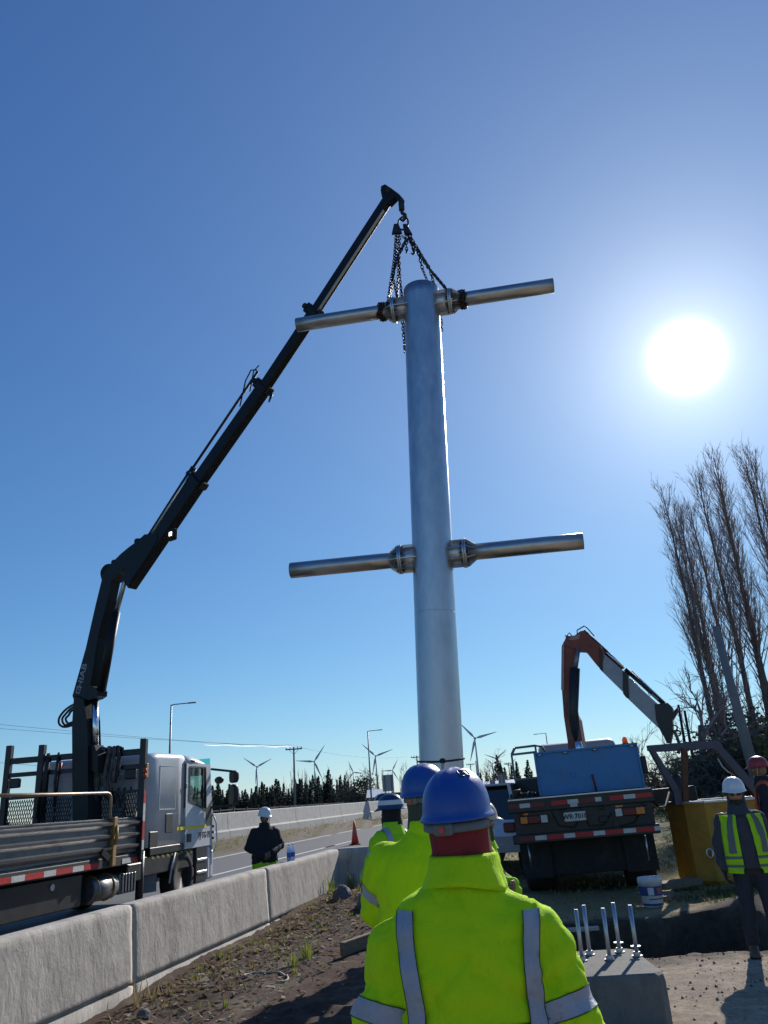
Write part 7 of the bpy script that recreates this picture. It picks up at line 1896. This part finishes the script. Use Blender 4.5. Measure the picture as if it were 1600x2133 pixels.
# 6 man in the white helmet at the right
def vest(root, jo, bv, P, s, hc, HM):
    # open sleeveless vest: shell over the hoodie with a gap at the front
    mb = MB(); rows = []; A_ = [R(a) for a in range(112, 429, 6)]
    for i in range(22):
        z = (1.40 - 0.58 * i / 21); row = []
        f = i / 21
        for a in A_:
            h_ = bv.ray_cast(V((0, 0, min(z, 1.39) * s)), V((math.cos(a), math.sin(a), 0)))
            r = 0.2 if h_[0] is None else (h_[0] - V((0, 0, h_[0].z))).length
            lim = 0.20 + 0.05 * abs(math.sin(a)); lim = min(lim, 0.195 + 0.02 * f + (0.06 if abs(math.cos(a)) > 0.75 else 0))
            r = min(r, lim * s) + 0.014 + 0.016 * f + 0.006 * noise.noise(V((math.cos(a) * 3, math.sin(a) * 3, z * 5)))
            row.append(V((math.cos(a) * r, math.sin(a) * r, z * s)))
        rows.append(row)
    mb.loft(rows, False, False, True, closed=False); vo = mb.build('vest', M_hv2, root)
    # strips on the vest: two round the waist and the braces
    for (i0, i1) in ((15, 17), (18, 20)):
        q = MB(); q.loft([[p + V((p.x, p.y, 0)).normalized() * 0.004 for p in rows[i]] for i in range(i0, i1)], False, False, True, closed=False); q.build('reflective_band', mat('dull_tape', (0.10, 0.13, 0.13), 0.6, var=0.15), vo)
    for a0 in (2, 46):
        q = MB(); q.loft([[p + V((p.x, p.y, 0)).normalized() * 0.0045 for p in rows[i][a0 + 1:a0 + 5]] for i in range(0, 15)], False, False, True, closed=False); q.build('reflective_strip', MATS['dull_tape'], vo)
M_hood = mat('grey_hoodie', (0.045, 0.05, 0.065), 0.9, var=0.15, vs=10, bump=0.3, bs=120)
person('bearded man in a white helmet and open yellow vest at the right', gp(3.50, 8.75), R(180 - 12), 1.63, dict(
    jack=M_hood, jname='hoodie', collar=None, hem=0.86, wrinkle=1.2, helmet=(M_hwhite, {}), balaclava=mat('hood_grey', (0.085, 0.09, 0.095), 0.9, var=0.15, vs=9, bump=0.25, bs=100), beard=True, glasses=True, faceless=True,
    yaw=R(-6), skin=mat('skin_ruddy', (0.34, 0.17, 0.11), 0.55), elb=((-0.27, -0.06, 1.10), (0.27, -0.06, 1.10)), wri=((-0.27, 0.02, 0.86), (0.27, 0.02, 0.86)), gloves=M_blk, extra=vest,
    ank=((-0.13, 0.03, 0.09), (0.11, -0.12, 0.09)), kne=((-0.115, 0.06, 0.49), (0.105, 0.0, 0.49)), sleeve=(0.088, 0.072, 0.052)))
# 7 man in the red helmet
def orange_panels(root, jo, bv, P, s, hc, HM):
    m = mat('hi_vis_orange', (0.75, 0.12, 0.03), 0.8, var=0.1, transl=0.15)
    for sx in (-1, 1):
        rows = []
        for i in range(12):
            y = (-0.11 + 0.22 * i / 11) * s; row = []
            for k in range(5):
                h_ = bv.ray_cast(V((sx * (0.11 + 0.035 * k) * s, y, 1.7 * s)), V((0, 0, -1))); row.append(None if h_[0] is None else h_[0] + V((0, 0, 0.008)))
            if all(row): rows.append(row)
        if rows:
            mb = MB(); mb.loft(rows, False, False, True, closed=False); mb.build('orange_panel', m, root)
        for sg in (-1, 1):
            rows = []
            for i in range(16):
                z = (1.36 - 0.4 * i / 15) * s; row = []
                for k in range(4):
                    h_ = bv.ray_cast(V((sx * (0.10 + 0.03 * k) * s, sg * 0.6, z)), V((0, -sg, 0))); row.append(None if h_[0] is None else h_[0] + V((0, sg * 0.008, 0)))
                if all(row): rows.append(row)
            if rows:
                mb = MB(); mb.loft(rows, False, False, True, closed=False); mb.build('orange_panel', m, root)
person('man in a red helmet and dark jacket with orange shoulders at the right edge', gp(5.02, 11.5), R(62), 1.665, dict(
    jack=mat('navy_jacket', (0.014, 0.016, 0.026), 0.85, var=0.2, vs=9, bump=0.2), collar=None, hem=0.80, helmet=(M_hred, dict(strap=mat('white_cord', (0.5, 0.48, 0.45), 0.8))), yaw=R(12),
    skin=mat('skin_brown', (0.24, 0.13, 0.08), 0.55), extra=orange_panels))
